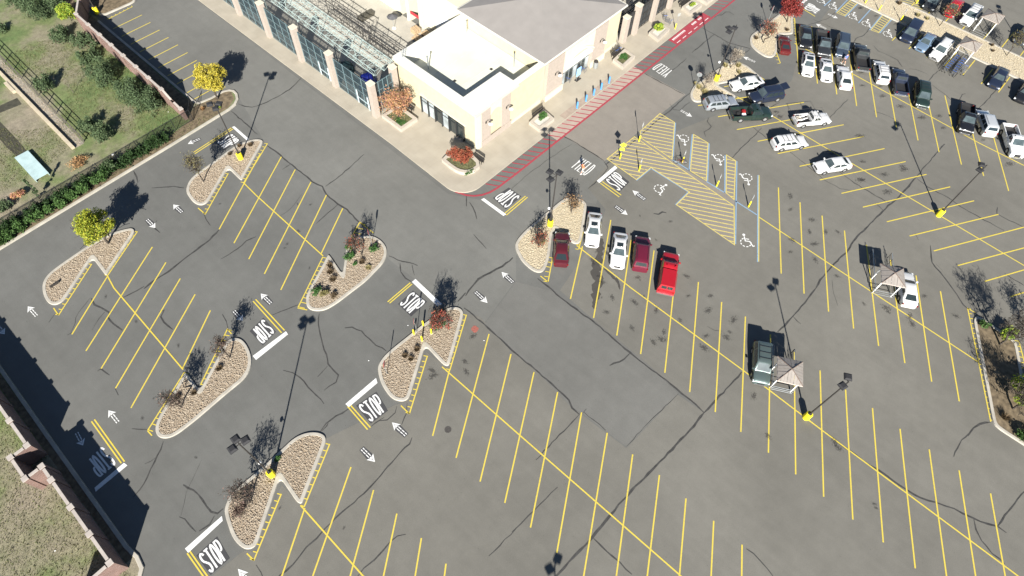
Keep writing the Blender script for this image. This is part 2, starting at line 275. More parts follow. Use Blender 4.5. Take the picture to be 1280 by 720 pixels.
for c, wd in (
    ([(22.57,61.06),(22.73,59.11),(22.76,56.17),(22.77,52.19),(23.17,50.67),(22.71,49.32),(22.7,47.18),(22.95,45.69),(22.71,43.5),(22.77,41.4)], .17),
    ([(23.44,50.39),(25.06,50.4),(27.87,50.73),(30.16,51.12)], .12), ([(22.62,47.08),(21.06,46.94),(19.03,46.63)], .1), ([(22.77,56.35),(21.44,56.37)], .1),
    ([(10.35,41.82),(11.82,41.93),(20.04,50.99)] if False else [(16.83,50.61),(18.2,50.59),(19.76,51.1),(20.78,51.49)], .07),
    ([(24.43,70.04),(24.76,69.05),(25.33,68.25),(26.65,67.79),(28.66,67.52),(30.89,67.51),(33.52,68.3)], .14), ([(22.98,69.56),(22.94,66.62),(22.89,63.57)], .12),
    ([(10.76,54),(9.16,53.51),(7.28,53.36),(5.13,53.21),(3.52,53.02),(2.57,53.09),(1.18,53.04),(0.55,52.95)], .2), ([(13.15,50.19),(11.61,50.48),(10.14,50.22),(8.89,50.25),(7.65,50.27)] if False else [(13.09,50.1),(11.99,50.41),(10.64,50.18),(9.38,50.21),(8.51,50.32)], .12),
    ([(8.77,65.12),(9.83,64.21),(10.69,63.5),(11.42,62.39)], .12), ([(8.65,69.12),(8.38,67.91),(8.04,67.15)], .2), ([(10.81,57.18),(10.53,56.27),(10.39,55.23)], .12), ([(5.61,59.83),(6.5,60.27)], .12), ([(5.74,60.04),(5.82,58.46)], .14),
    ([(-3.97,55.9),(-4.14,54.91),(-3.81,54),(-3.53,52.85),(-3.94,52.44),(-3.94,51.31),(-3.7,49.95)], .16), ([(-1.91,53.6),(-1.06,53.45),(-0.04,53.26),(0.71,53.22)], .12), ([(-3.83,53.31),(-4.63,53.01),(-5.86,52.22)], .06),
    ([(0.11,49.18),(0.57,48.99),(-0.09,48.53),(-0.22,47.69),(-0.06,46.27)], .14), ([(-3.98,56.05),(-4.73,55.68),(-5.78,55.21),(-7.57,53.47)], .05), ([(-7.5,56.86),(-8.46,56.33)], .1), ([(-7.89,53.53),(-7.41,53.44)], .14), ([(-7.8,47.5),(-7.45,47.51),(-7.2,46.23)], .12), ([(-7.57,44.49),(-7.71,43.64)], .1),
    ([(4.55,44.1),(4.34,43.05),(3.96,42.19)], .12), ([(-8.59,39.56),(-7.65,38.44)], .12),
    ([(21.9,37.04),(22.22,35.9),(22.82,34.81),(23.27,33.7)], .13), ([(22.12,35.38),(21.38,34.42),(21.17,33.4),(21.32,32.63)], .13), ([(22.91,34.24),(22.14,33)], .1),
    ([(8.12,40.22),(9.13,39.88),(10.2,39.49),(10.86,39.23)], .13), ([(11.72,36.74),(10.86,35.79),(9.9,34.03),(9.19,32.35),(8.61,31.36),(8.55,30.39),(8.55,29.61),(7.88,29.17),(6.51,29.36)], .12), ([(8.39,31.21),(7.55,31.06),(6.99,31)], .11),
    ([(12.48,33.39),(13.07,32.91),(13.46,31.81),(13.42,30.47),(13.39,29.41),(13.66,28.71),(13.7,28.13)], .13), ([(5.04,34.09),(5.54,33.17),(5.72,32.22),(5.62,30.79),(5.64,29.53),(5.6,28.22)], .12),
    ([(3.53,26.23),(4.51,26.48),(5.62,26.38),(6.96,26.05)], .14), ([(3.69,26.18),(4.31,26.22),(4.78,26.44),(4.36,26.17)], .08), ([(7.4,23.07),(8.2,22.93),(8.79,22.42),(9.82,22.41),(10.38,22.8)], .09),
    ([(7.29,23.06),(7.88,23.03),(8.74,22.84)], .08), ([(11.31,22.3),(10.52,21.55),(9.43,21.03)], .11),
    ([(24.18,26.92),(24.94,27.17),(25.84,27.3),(26.74,27.44),(28.3,27.06),(29.87,26.67),(31.59,26.64)], .22), ([(24.48,27.21),(23.73,27.09),(23.07,27.04)], .2), ([(27.07,26.01),(25.58,26.06),(24.55,26.53)] if False else [(25.29,27.27),(24.6,27.08)], .1),
    ([(22.98,25.96),(23.06,24.57),(23.01,22.35),(22.91,19.67),(22.82,18.67),(22.83,17.31),(22.87,15.55),(22.85,13.88),(22.77,12.3),(22.7,10.75),(22.27,9.96),(22.25,9.01)], .16),
    ([(31.44,22.69),(31.44,20.54),(31.31,19.02),(31.39,17.01),(31.43,14.22),(31.33,11.93),(31.25,9.4),(31.19,7.05),(31.25,4.25),(31.17,2.79),(31.18,1.03),(31.02,-0.04)], .18),
    ([(31.25,9.4),(30.18,9.44),(28.55,10.09)], .16), ([(31.02,-0.04),(33.02,-0.17),(35.34,-0.33),(37.52,-0.42)], .16), ([(31.02,-0.04),(28.49,-0.02),(26.36,0.13),(23.93,0.31),(21.01,0.54),(18.73,0.7),(16.63,0.75),(14.16,0.75),(12.49,0.87),(10.4,0.98),(8.91,1.08)], .2),
    ([(14.11,0.71),(14.07,-0.34),(14.07,-1.52),(14.14,-2.36),(14.08,-3.73)], .13), ([(22.37,9),(21.11,9),(19.88,9),(18.22,9.12),(15.86,9.12)], .1), ([(23.2,8.86),(22.53,8.83)], .12), ([(22.77,8.82),(22.78,7.59),(22.76,6.06)], .09), ([(30.95,3.03),(28.28,3.23),(25.64,3.48),(22.89,3.58)], .06),
    ([(9.49,6.36),(10.44,6.25),(12.17,6.14),(13.74,6.04),(15.33,5.94)], .1), ([(6.61,6.49),(7.91,6.36),(9.94,6.28)], .08),
    ([(9.25,19.34),(8.66,19.04),(7.46,19.07),(5.81,18.93),(4.15,18.72),(2.63,18.64),(0.84,18.76),(-0.48,18.84),(-1.86,18.81),(-2.77,18.69),(-3.85,18.77),(-4.76,18.59),(-5.54,18.47),(-6.79,18.6),(-7.67,18.53)], .14),
    ([(-2.42,13.63),(-1.5,13.76),(-0.46,13.6),(0.58,13.63),(1.5,13.72),(2.25,13.61),(2.83,13.19)], .11), ([(-7.7,20.79),(-7.76,20.01),(-7.95,19.29)], .12),
    ([(-7.24,36.28),(-7.81,35.76),(-8.88,35.1),(-10.08,34.32),(-11.1,33.82),(-11.92,33.64)], .13), ([(-8.53,35.4),(-9.09,35.44),(-9.56,35.62)], .06),
    ([(-8.19,31.35),(-7.83,30.22),(-7.76,28.89),(-7.82,27.4),(-7.51,26.87),(-6.93,26.86)], .13), ([(-9.7,26.91),(-9.77,27.68),(-9.77,28.58),(-10,29.12)], .1), ([(-9.47,26.76),(-8.54,26.56),(-7.82,26.9)], .14), ([(-9.86,29.08),(-9.09,29.79),(-8.35,30.57),(-6.74,31.52),(-5.76,32.12)], .03),
    ([(34.55,37.12),(33.84,36.41),(33.22,35.79)], .14), ([(33.93,35.95),(33.67,35.15),(33.26,34.34),(32.7,33.52)], .14), ([(30.82,32.21),(30.63,31.24),(30.54,30.5),(30.38,29.69)], .1), ([(33.81,44.64),(33.66,43.45),(33.75,41.66)], .1),
    ([(36.7,31.49),(40.45,31.59),(44.67,31.96),(48.76,32.08),(51.87,31.94)] if False else [(37.9,33.67),(42.25,33.87),(46.63,33.66),(50.18,33.26)], .05),
    ([(50.51,35.19),(50.72,31.68),(50.79,28.41)], .16), ([(50.68,28.33),(50.18,27.28),(48.09,26.92),(45.7,26.93)], .12), ([(50.39,27.84),(53.24,27.7),(57.62,27.73),(62.2,27.76),(65.8,27.64),(67.91,27.76),(69.36,27.67)], .13),
    ([(68.13,34.83),(68.23,31.39),(68.45,28.13)], .13), ([(76.72,32.39),(80,32.46),(82.72,32.39)], .12), ([(70.97,32.22),(73.39,32.23),(75.09,32.27)], .09), ([(82.71,34.55),(82.72,32.39),(82.59,29.61),(83.7,26.68)], .14), ([(83.7,26.68),(81.58,26.76),(79.35,26.73)], .1), ([(87.15,34.25),(88.64,34.18),(89.09,33.73),(88.94,32.76)], .12), ([(86.19,34.65),(87.85,34.4)], .08),
    ([(65.44,28.46),(64.91,27.42),(65.41,26.7),(66.66,26.76),(67.66,26.65)], .1), ([(67.02,23.07),(66.22,22.8),(65.83,21.9),(65.3,21.81),(64.26,22.01),(63.66,21.36)], .11), ([(54.35,19.16),(55.57,18.66)] if False else [(48.23,18.7),(48.54,18.2),(49.18,18.07),(49.42,17.64)], .17),
    ([(71.85,17.94),(75.1,17.97),(76.61,17.58)], .1), ([(62.22,16.7),(63.9,16.79),(66.29,16.8),(68.81,16.73),(70.4,16.82)], .1), ([(69.98,18.32),(69.57,15.96),(68.87,13.96),(68.35,11.63),(67.93,9.86)] if False else [(69.74,17.92),(69.42,16.11),(68.85,14.19)], .1),
    ([(69.25,12.13),(68.83,10.13),(68.43,8.16),(67.91,6.17),(68,3.98),(68.69,2.89)], .09), ([(70.7,5.83),(70.46,4.12),(70.28,1.82),(70.25,0.17),(70.11,-1.72),(69.56,-2.61),(67.49,-2.1)] if False else [(70.7,5.83),(70.17,3.08),(70.14,0.66),(70.23,-1.67)], .12),
    ([(76.69,-2.27),(74.6,-2.24),(72.08,-2.09),(69.72,-1.69),(67.69,-1.59),(64.89,-1.35),(62.64,-1.1),(59.85,-1.25),(56.42,-0.96),(53.72,-0.85),(52.41,-1.05)], .18), ([(85.23,-2.55),(82.67,-2.41),(79.81,-2.32),(76.69,-2.27)], .13), ([(76.63,-2.41),(76.21,-4.09),(76.34,-6.67),(76,-8.35),(75.99,-10.89),(76.09,-13.82)], .12),
    ([(79.23,-11.88),(78.12,-12.19),(78.1,-13.78),(78.34,-15.45)], .1), ([(67.47,-8.15),(65.23,-9.31),(64.56,-10.57),(63.38,-12.49),(62.91,-13.24),(62.06,-14.33),(61.84,-15.15)], .15), ([(67.91,-6.05),(67.26,-6.74)], .12), ([(68.95,-0.35),(68.57,-1.6)], .1),
    ([(52.41,-1.05),(50.53,-1.06),(48.37,-1.05),(46.29,-0.92),(44.34,-0.75)], .16), ([(47.29,-0.95),(47.06,-1.58),(47,-2.11)], .1), ([(54.69,-1.86),(53.14,-2.88),(52,-3.96)], .05), ([(67.31,-14.23),(66.54,-14.06),(66.22,-12.29)] if False else [(69.7,-16.24),(69.59,-17.4),(69.59,-18.5)], .13),
    ([(47.23,-20.74),(48.46,-20.83),(49.33,-21.15),(50.24,-21.87)], .16), ([(47.68,-20.73),(46.38,-20.43),(45.3,-20.46),(44.15,-20.52)], .1),
    ([(37.6,-9.92),(37.61,-11.23),(37.63,-12.77),(37.6,-14.23),(37.78,-15.56),(37.8,-17.04),(37.89,-18.45),(38.07,-19.73),(38.69,-21.04),(39.32,-22.56),(39.68,-24.11),(40.14,-25.44),(40.55,-26.18),(40.54,-27)], .17),
    ([(40.55,-26.18),(42.04,-26.31),(43.71,-26.61),(45.75,-26.95)], .14), ([(39.71,-24.25),(38.87,-24.8),(38.25,-25.56),(37.81,-26.69),(37.73,-27.88)], .13), ([(22.83,-10.03),(22.92,-10.72),(22.78,-11.63),(22.65,-12.36),(22.48,-12.95)], .12),
    ([(84.01,10.99),(81.26,11.05),(78.13,11.12)], .08), ([(84.32,7.27),(84.75,5.93),(84.9,4.24),(84.64,3.19)], .08), ([(101.22,16.08),(98.95,15.9),(97.35,16.42),(96.2,16.24)], .1), ([(96.85,23.47),(97.02,21.36),(97.19,19.28)], .08), ([(102.56,21.77),(98.75,21.86),(96.13,22.81),(94.34,23.48)], .07),
    ([(97.68,13.71),(96.97,12.59),(97.13,11.14),(97.12,9.62),(96.09,8.39)], .1), ([(96.43,7.55),(97.02,6.71),(97.26,4.98)], .08), ([(95.32,4.26),(97.17,4.33),(98.97,4.25),(99.83,3.88)], .1), ([(95.49,3.61),(94.91,1.59),(94.26,0.15),(95.57,-0.71)], .07), ([(95.32,-3.22),(98.28,-3.46),(101.66,-3.58)], .11), ([(94.91,-0.51),(96.64,-0.4),(97.14,-0.67)], .08),
    ([(75.92,18.96),(73.07,18.92)] if False else [(72.36,16.99),(74.91,16.6)], .05), ([(39.71,0.64),(38.2,0.2)] if False else [(37.87,16.46),(37.46,15.8),(37.07,15.27)], .12), ([(39.59,5.23),(39.72,4.39),(40.24,3.7)], .06), ([(65.34,-9.75),(64.98,-10.68)], .05),
): crack(c, wd)
# --------------------------------------------------------------- yellow stall lines
def stripe(a, b, wd, z, mat, name='stall_line', ext=0):
    a = Vector(a[:2]); b = Vector(b[:2]); d = (b - a).normalized(); n = Vector((-d.y, d.x)) * wd / 2; a = a - d * ext; b = b + d * ext
    return mesh_obj(name, [(*(a - n), z), (*(b - n), z), (*(b + n), z), (*(a + n), z)], [(0, 1, 2, 3)], mat, lot)
LW = .135
def pairs(T, B): 
    for a, b in zip(T, B): stripe(a, b, LW, .013, YEL)
pairs([(16.77,21.85),(22.56,21.77),(22.44,18.46),(22.57,15.34),(22.58,12.13),(22.57,8.97),(22.68,5.79),(22.68,2.66),(22.84,-0.4),(22.77,-3.5),(22.85,-6.52),(22.86,-9.55)],
      [(10.73,18.01),(10.77,14.82),(10.74,11.59),(10.9,8.57),(10.91,5.39),(10.92,2.25),(10.86,-0.83),(10.8,-4.07),(10.74,-7.09),(10.9,-10.24),(11.06,-13.44),(11.21,-16.58)])
pairs([(38.41,21.85),(43.81,21.85),(43.14,18.27),(43.8,15.42),(43.55,12.12),(43.74,9.16),(43.33,5.78),(43.56,2.84),(43.54,-0.33),(43.43,-3.28),(43.42,-6.37),(43.29,-9.37),(43.34,-12.34),(43.2,-15.38),(43.2,-18.43),(43.2,-21.45),(43.12,-24.55)],
      [(31.93,18.26),(31.83,14.88),(31.87,11.71),(31.88,8.53),(31.88,5.4),(31.89,2.29),(31.87,-0.82),(31.86,-3.83),(31.92,-6.93),(31.88,-9.95),(31.82,-12.95),(31.81,-15.95),(31.88,-18.93),(31.79,-22.03),(31.86,-25.1),(31.83,-28.09),(31.9,-31.08)])
pairs([(62.66,9.76),(62.42,6.57),(62.46,3.55),(62.27,0.45),(62.16,-2.48),(62.09,-5.56),(62.1,-8.72),(62.01,-11.68)], [(51.37,2.86),(50.78,-0.42),(50.58,-3.59),(50.54,-6.64),(50.45,-9.62),(50.48,-12.6),(50.41,-15.6),(50.26,-18.62)])
pairs([(72.6,22.56),(68.05,22.25),(67.76,19.08),(67.84,15.9),(67.76,12.83),(67.79,9.61),(67.51,6.58),(67.43,3.49),(67.25,0.49),(67.19,-2.72),(67.08,-5.71),(66.97,-8.77),(66.91,-11.72),(66.96,-14.93),(66.89,-17.86)],
      [(79.13,18.32),(79,15.16),(78.96,12.04),(78.89,9.04),(78.75,6.02),(78.64,2.99),(78.41,-0.08),(78.18,-3.03),(78.3,-6.15),(78.16,-9.29),(78.13,-12.38),(78.34,-15.45),(78.49,-18.57),(78.64,-21.6),(78.85,-24.63)])
pairs([(22.65,58.21),(22.54,55.24),(22.64,52.22),(22.65,49.24),(22.7,46.21),(21.03,60.45)], [(10.82,51.14),(10.68,48.07),(10.7,45.16),(10.69,42.14),(16.69,42.77),(10.78,54.03)])
pairs([(4.15,57.29),(4.06,54.32),(3.99,51.3),(3.96,48.35),(3.96,45.44),(-1.39,57.22)], [(-7.47,50.44),(-7.41,47.5),(-7.52,44.5),(-7.56,41.54),(-1.84,41.6),(-7.51,53.26)])
pairs([(3.39,21.41),(3.44,18.24),(3.5,15.1),(3.58,11.93),(3.6,8.8),(-1.87,21.56)], [(-4.92,16.49),(-4.82,12.75),(-4.61,9.3),(-4.4,5.89),(-4.24,2.68),(-7.89,17.67)])
for r in [(25.5,95.94),(25.44,93.53),(25.44,91.05),(25.44,88.67),(25.48,86.29),(25.5,83.86),(25.47,81.51),(25.51,79.2),(25.41,76.72),(24.87,74.96)]: stripe((20.9, r[1]), r, LW * .9, .013, YEL)
for i, b in enumerate([(83.84,18.63),(83.88,15.7),(83.79,12.61),(83.6,9.47),(83.49,6.44),(83.47,3.51),(83.29,0.36),(83.24,-2.59),(83.13,-5.67),(83.21,-8.58),(82.94,-11.91)]):
    t = (b[0] + 11.16 + .04 * i, b[1] + 7.0); stripe(t, b, LW, .013, YEL)
for y in (12.2, 9.5, 6.7, 3.95, 1.2, -1.5, -4.0, -6.7, -9.5): stripe((105.4, y), (100.8, y), LW, .013, YEL)
for y in (16.5, 13.8, 11.0, 8.2, 5.5, 2.2, -.6, -3.4, -6.2): stripe((111.3, y), (116.6, y), LW, .013, YEL)
for x in (134, 137, 140): stripe((x, 4), (x + 5, 5), LW, .013, YEL)
# centre lines between facing rows
for a, b in (((16.46,22.64), (16.59,12.38)), ((16.59,12.38), (16.92,-6.88)), ((16.92,-6.88), (16.82,-13.49)), ((38.04,22.4), (37.77,14.24)), ((37.77,14.24), (37.79,-0.54)), ((37.79,-0.54), (37.62,-10)), ((37.62,-10), (37.53,-29.12)), ((37.53,-29.12), (37.39,-33.82)),
             ((56.79,9.05), (56.41,-5.29)), ((56.41,-5.29), (56.12,-18.28)), ((73.29,22.54), (73.47,17.18)), ((73.47,17.18), (73.23,9.71)), ((73.23,9.71), (72.77,-6.3)), ((72.77,-6.3), (72.47,-17.5)), ((72.47,-17.5), (72.25,-23.47)),
             ((16.87,58.07), (16.76,55.27)), ((16.76,55.27), (16.74,42.4)), ((-1.29,57.42), (-1.63,55.36)), ((-1.63,55.36), (-1.84,41.47)), ((-1.99,22), (-1.97,13.32)), ((-1.97,13.32), (-1.85,6.75)), ((89.58,22.61), (89.44,13.11)), ((89.44,13.11), (88.71,-6)), ((88.71,-6), (88.91,-13.84))):
    stripe(a, b, LW, .016, YEL, 'centre_line')
# --------------------------------------------------------------- ladder markings beside the island kerbs
def ladder(a, b, inward, wd=.46, sp=.62, z=.0145, mat=YEL):
    """line a-b with short ticks towards the point 'inward'"""
    a = Vector(a); b = Vector(b); d = b - a; L = d.length; d.normalize(); n = Vector((-d.y, d.x))
    if (Vector(inward) - a).dot(n) < 0: n = -n
    mb = MB()
    def q(p0, p1, p2, p3):
        P = [p0, p1, p2, p3]; P = ccw([tuple(p) for p in P]); mb.poly([(x, y, z) for x, y in P])
    q(a, b, b + n * .12, a + n * .12)
    k = int(L / sp)
    for i in range(k + 1):
        p = a + d * (i * L / max(1, k) * .98 + .02); q(p + n * .125, p + d * .1 + n * .125, p + d * .1 + n * wd, p + n * wd)
    mb.obj('ladder_marking', mat, lot)
ladder((11,57.07), (16.48,60.52), (12.4,60.48)); ladder((16.87,57.89), (22.85,61.28), (19.53,62.58)); stripe((10.86,58.52), (10.94,57.05), .12, .0145, YEL, 'ladder_marking')
ladder((4.17,60.41), (-1.28,57.26), (0.33,61.05)); ladder((-1.65,59.95), (-7.34,56.35), (-3.71,60.56)); stripe((-7.28,57.63), (-7.36,56.44), .12, .0145, YEL, 'ladder_marking')
ladder((10.61,39.05), (16.61,42.38), (15.02,37.99), .8); stripe((10.55,38.97), (11.11,38.03), .12, .0145, YEL, 'ladder_marking')
ladder((22.69,43.18), (20.68,42.22), (21.41,40.8), .9); stripe((22.76,43.19), (22.83,40.75), .12, .0145, YEL, 'ladder_marking')
ladder((-7.68,38.38), (-1.93,41.18), (-3.97,36.53), .6); stripe((-7.68,38.3), (-7.65,37.57), .12, .0145, YEL, 'ladder_marking'); ladder((-1.61,38.81), (3.85,42.24), (2.16,38.82), .6); stripe((3.9,42.25), (3.86,41.4), .12, .0145, YEL, 'ladder_marking')
ladder((22.6,25.12), (16.77,21.73), (19.38,24.76)); ladder((16.31,24.59), (10.74,21.26), (12.2,24.35)); stripe((10.71,22.57), (10.71,21.29), .12, .0145, YEL, 'ladder_marking')
ladder((3.47,24.56), (-1.83,21.62), (0.09,24.24), .45); ladder((-2.52,24.08), (-7.6,21.16), (-5.57,25), .45); stripe((-7.69,22.15), (-7.61,21.22), .12, .0145, YEL, 'ladder_marking')
ladder((40.13,23.08), (37.79,21.83), (39.17,24.07)); ladder((34.83,23.28), (31.94,21.48), (33.61,24.86), .6); stripe((31.9,22.68), (31.89,21.53), .12, .0145, YEL, 'ladder_marking')
ladder((95.01,25.59), (89.55,22.12), (91.68,25.59), .3); ladder((85.71,23.38), (84.05,21.75), (84.13,23.94), .5); stripe((67.95,25.45), (69.06,24.67), .14, .0145, YEL, 'ladder_marking')
ladder((61.94,-14.81), (50.29,-21.81), (57.4,-19.35), .42); stripe((61.94,-14.81), (61.97,-15.74), .12, .0145, YEL, 'ladder_marking'); ladder((61.84,-20.68), (56.68,-23.9), (56.71,-21.31), .5)
ladder((21.47,98.41), (25.57,98.64), (24.6,100.58), .35); stripe((79.34,22.56), (79.1,21.36), .12, .0145, YEL, 'ladder_marking'); stripe((73.78,24.96), (74.95,24.24), .12, .0145, YEL, 'ladder_marking')
# --------------------------------------------------------------- lettering, arrows and symbols painted on the road
def arc(cx, cy, rx, ry, a0, a1, n=8): return [(cx + rx * math.cos(rad(a0 + (a1 - a0) * i / n)), cy + ry * math.sin(rad(a0 + (a1 - a0) * i / n))) for i in range(n + 1)]
GLY = {
 'S': [arc(.3, .76, .25, .22, 20, 270, 7)[:-1] + [(.3, .52)] + arc(.3, .25, .27, .23, 80, -160, 7)],
 'T': [[(.0, .97), (.6, .97)], [(.3, .93), (.3, 0)]],
 'O': [arc(.3, .5, .25, .48, 0, 352, 16) + ['c']],
 'P': [[(.05, 0), (.05, .97), (.35, .97)] + arc(.35, .72, .2, .25, 80, -80, 6) + [(.35, .47), (.12, .47)]],
 'Y': [[(.3, 0), (.3, .5), (.03, 1)], [(.36, .56), (.58, 1)]],
 'I': [[(.3, 0), (.3, 1)]],
 'E': [[(.55, .97), (.06, .97), (.06, .03), (.55, .03)], [(.13, .5), (.45, .5)]],
 'L': [[(.06, 1), (.06, .03), (.55, .03)]],
 'D': [[(.06, 0), (.06, .97), (.3, .97)] + arc(.3, .5, .26, .47, 80, -80, 8) + [(.3, .03), (.13, .03)]],
}
def word(txt, quad, wd, z, mat, name, parent=None, z_up=None, adv=.78):
    """quad = top-left, top-right, bottom-right, bottom-left of the word, as read"""
    TL, TR, BR, BL = [Vector(q) for q in quad]; tot = adv * (len(txt) - 1) + .6; mb = MB(); k = 0
    for i, ch in enumerate(txt):
        for st in GLY[ch]:
            cl = st[-1] == 'c'; st = st[:-1] if cl else st; P = []
            for x, y in st:
                u = (x + adv * i) / tot; top = TL.lerp(TR, u); bot = BL.lerp(BR, u); p = bot.lerp(top, y); P.append(tuple(p)[:2])
            ribbon(mb, P, wd, z + k * .0015, cl); k += 1
    return mb.obj(name, mat, parent or lot)
def grow(q, s, e=1.12):
    c = sum((Vector(p) for p in q), Vector((0, 0))) / 4; return [tuple(c + (Vector(p) - c) * e) for p in q]
SHM = A_SEAL
for q, bar, d1, d2, sh in (
    ([(7.77,25.62),(9.86,25.32),(9.39,23.23),(7.57,23.42)], [(10.97,26.61),(10.71,26.09),(7.07,26.18),(7.05,26.68)], None, None, 1),
    ([(20.52,31.5),(20.61,29.54),(18.4,29.45),(18.48,31.4)], [(21.88,32.54),(21.34,32.53),(21.13,28.19),(21.68,28.06)], None, None, 1),
    ([(36.35,32.15),(36.53,34.26),(38.84,34.03),(38.87,32.16)], [(35.21,35.26),(35.62,35.15),(35.68,31.49),(35.26,31.57)], None, None, 1),
    ([(7.08,38.36),(5.4,38.07),(5.46,40.2),(7.19,40.49)], [(7.97,37.56),(7.89,37.1),(3.84,37.05),(3.88,37.67)], None, None, 1),
    ([(20.65,65.95),(20.65,64.31),(18.44,64.28),(18.45,66.06)], [(21.35,66.99),(21.67,66.91),(21.64,63.66),(21.29,63.65)], None, None, 1),
    ([(48.37,26.25),(50.34,26.24),(50.09,24.01),(48.1,23.91)], [(47.49,26.96),(51.13,26.89),(51.02,26.41),(47.4,26.5)], None, None, 1),
    ([(-10.66,25.06),(-8.78,25.1),(-9.02,23.01),(-10.71,23.05)], [(-11.12,26.4),(-7.36,26.41),(-7.55,26),(-11.12,25.89)], None, None, 1),
    ([(-11.34,37.56),(-13.04,37.47),(-13.09,39.71),(-11.4,40.01)], [(-10.81,37.11),(-10.72,36.66),(-13.92,36.54),(-13.82,36.95)], None, None, 0),
    ([(98.34,25.83),(100.17,25.94),(100.1,23.79),(98.44,23.86)], [(98.07,26.95),(100.97,26.85),(100.87,26.51),(97.93,26.52)], None, None, 0)):
    if sh: sheet('sealed_asphalt', ccw(grow(q, 1)), .0118, SHM, lot)
    word('STOP', q, .165, .0175, WHT, 'stop_lettering')
    sheet('stop_bar', ccw(bar), .0175, WHT, lot)
for q in ([(49.23,30.8),(49.4,28.56),(47.06,28.55),(46.95,30.83)], [(69.41,32.1),(69.61,34.56),(71.55,34.33),(71.42,32.12)]): word('YIELD', q, .13, .0175, WHT, 'yield_lettering')
for a, b in (((7.04,26.33), (6.84,23.07)), ((7.32,26.3), (7.16,23.03)), ((21.16,32.33), (17.8,32.26)), ((21.16,32.59), (17.75,32.53)), ((35.53,31.72), (39.4,31.73)), ((35.59,31.4), (39.45,31.44)),
             ((7.77,43.11), (7.54,37.74)), ((8.09,43.11), (7.93,37.74)), ((15.46,66.65), (21.24,66.93)), ((15.43,66.33), (21.26,66.62)), ((47.49,26.4), (47.37,23.31)), ((47.87,26.39), (47.78,23.32)),
             ((-11.2,25.93), (-11.31,22.81)), ((-10.95,25.91), (-11.06,22.72)), ((-10.85,43.03), (-11,37.26)), ((-10.56,43.01), (-10.72,37.18)), ((98.19,26.54), (97.74,23.57))):
    stripe(a, b, .13, .0135, YEL, 'double_line')
def arrow(tail, tip, dark=True):
    a = Vector(tail); b = Vector(tip); d = b - a; L = max(1.6, d.length); d.normalize(); n = Vector((-d.y, d.x)); z = .0172; mb = MB()
    def P(u, v): p = a + d * (u * L) + n * v; return (p.x, p.y, z)
    def R(u0, u1, v0, v1): mb.quad(P(u0, v0), P(u1, v0), P(u1, v1), P(u0, v1))
    for u0, u1 in ((.0, .13), (.17, .34), (.38, .60)):
        R(u0, u1, .07, .16); R(u0, u1, -.16, -.07)
    mb.poly([P(1, 0), P(.60, .42), P(.66, .16), P(.86, .0)]); mb.poly([P(1, 0), P(.86, 0), P(.66, -.16), P(.60, -.42)])
    mb.poly([P(.64, -.14), P(.82, -.0), P(.64, .14)])
    if dark:
        q = [P(-.04, .26)[:2], P(-.04, -.26)[:2], P(.55, -.34)[:2], P(.8, -.2)[:2], P(.8, .2)[:2], P(.55, .34)[:2]]; sheet('sealed_asphalt', ccw(q), .0119, SHM, lot)
    mb.obj('arrow_marking', WHT, lot)
for t, h in (((9.19,59.28), (9.14,61.04)), ((5.81,61.24), (5.82,59.45)), ((-8.97,57.98), (-9.04,59.76)), ((-9.17,41.11), (-9.17,42.88)), ((8.91,41.48), (8.91,43.32)), ((25.31,26.49), (25.21,24.54)),
             ((29.11,24.35), (29.25,26.22)), ((9.01,19.94), (8.95,21.9)), ((5.23,22), (5.25,20.13)), ((49.26,20.78), (49.37,22.78)), ((45.88,22.73), (45.84,20.85)), ((17.33,68.12), (15.88,68.39)), ((-12.37,42.98), (-12.57,41.38)),
             ((-12.29,60.07), (-12.22,58.22)), ((5.64,43.57), (5.6,41.87)), ((65.48,26.62), (65.53,24.81)), ((81.58,24.61), (81.33,26.5)), ((99.77,22.4), (99.84,20.78)), ((96.17,20.84), (96.13,22.53)), ((-8.87,19.36), (-8.94,21.66))):
    arrow(t, h, dark=not (t[0] > 60 or t[0] < -5))
def wheelchair(c, up, s=1.45):
    c = Vector(c); up = (Vector(up) - c).normalized(); rt = Vector((up.y, -up.x)); z = .0178; mb = MB()
    def P(x, y): p = c + rt * (x * s) + up * (y * s); return (p.x, p.y)
    for a in range(-250, 30, 40): ribbon(mb, [P(.42 * math.cos(rad(t)), -.1 + .42 * math.sin(rad(t))) for t in range(a, a + 30, 6)], .12, z)
    ribbon(mb, [P(-.08, .52), P(-.02, .05), P(.33, .05), P(.55, -.42), P(.7, -.36)], .13, z + .0015); ribbon(mb, [P(.03, .28), P(.3, .26)], .12, z + .003)
    h = [P(-.09 + .12 * math.cos(rad(t)), .68 + .12 * math.sin(rad(t))) for t in range(0, 360, 45)]; mb.poly([(x, y, z) for x, y in ccw(h)])
    mb.obj('accessible_symbol', WHT, lot)
for c, u in (((61.26,23.18), (60.41,22.6)), ((61.56,17.87), (60.71,17.26)), ((61.21,13.44), (60.43,12.9)), ((52.45,8.28), (53.3,8.92)), ((52.06,20.48), (53.07,20.1)), ((102.21,22.85), (103.44,22.93)), ((102.12,19.35), (103.44,19.46)), ((101.97,16.98), (103.28,17.08)), ((101.94,13.45), (103.18,13.57)), ((102.26,24.98), (103.6,25.13))): wheelchair(c, u)
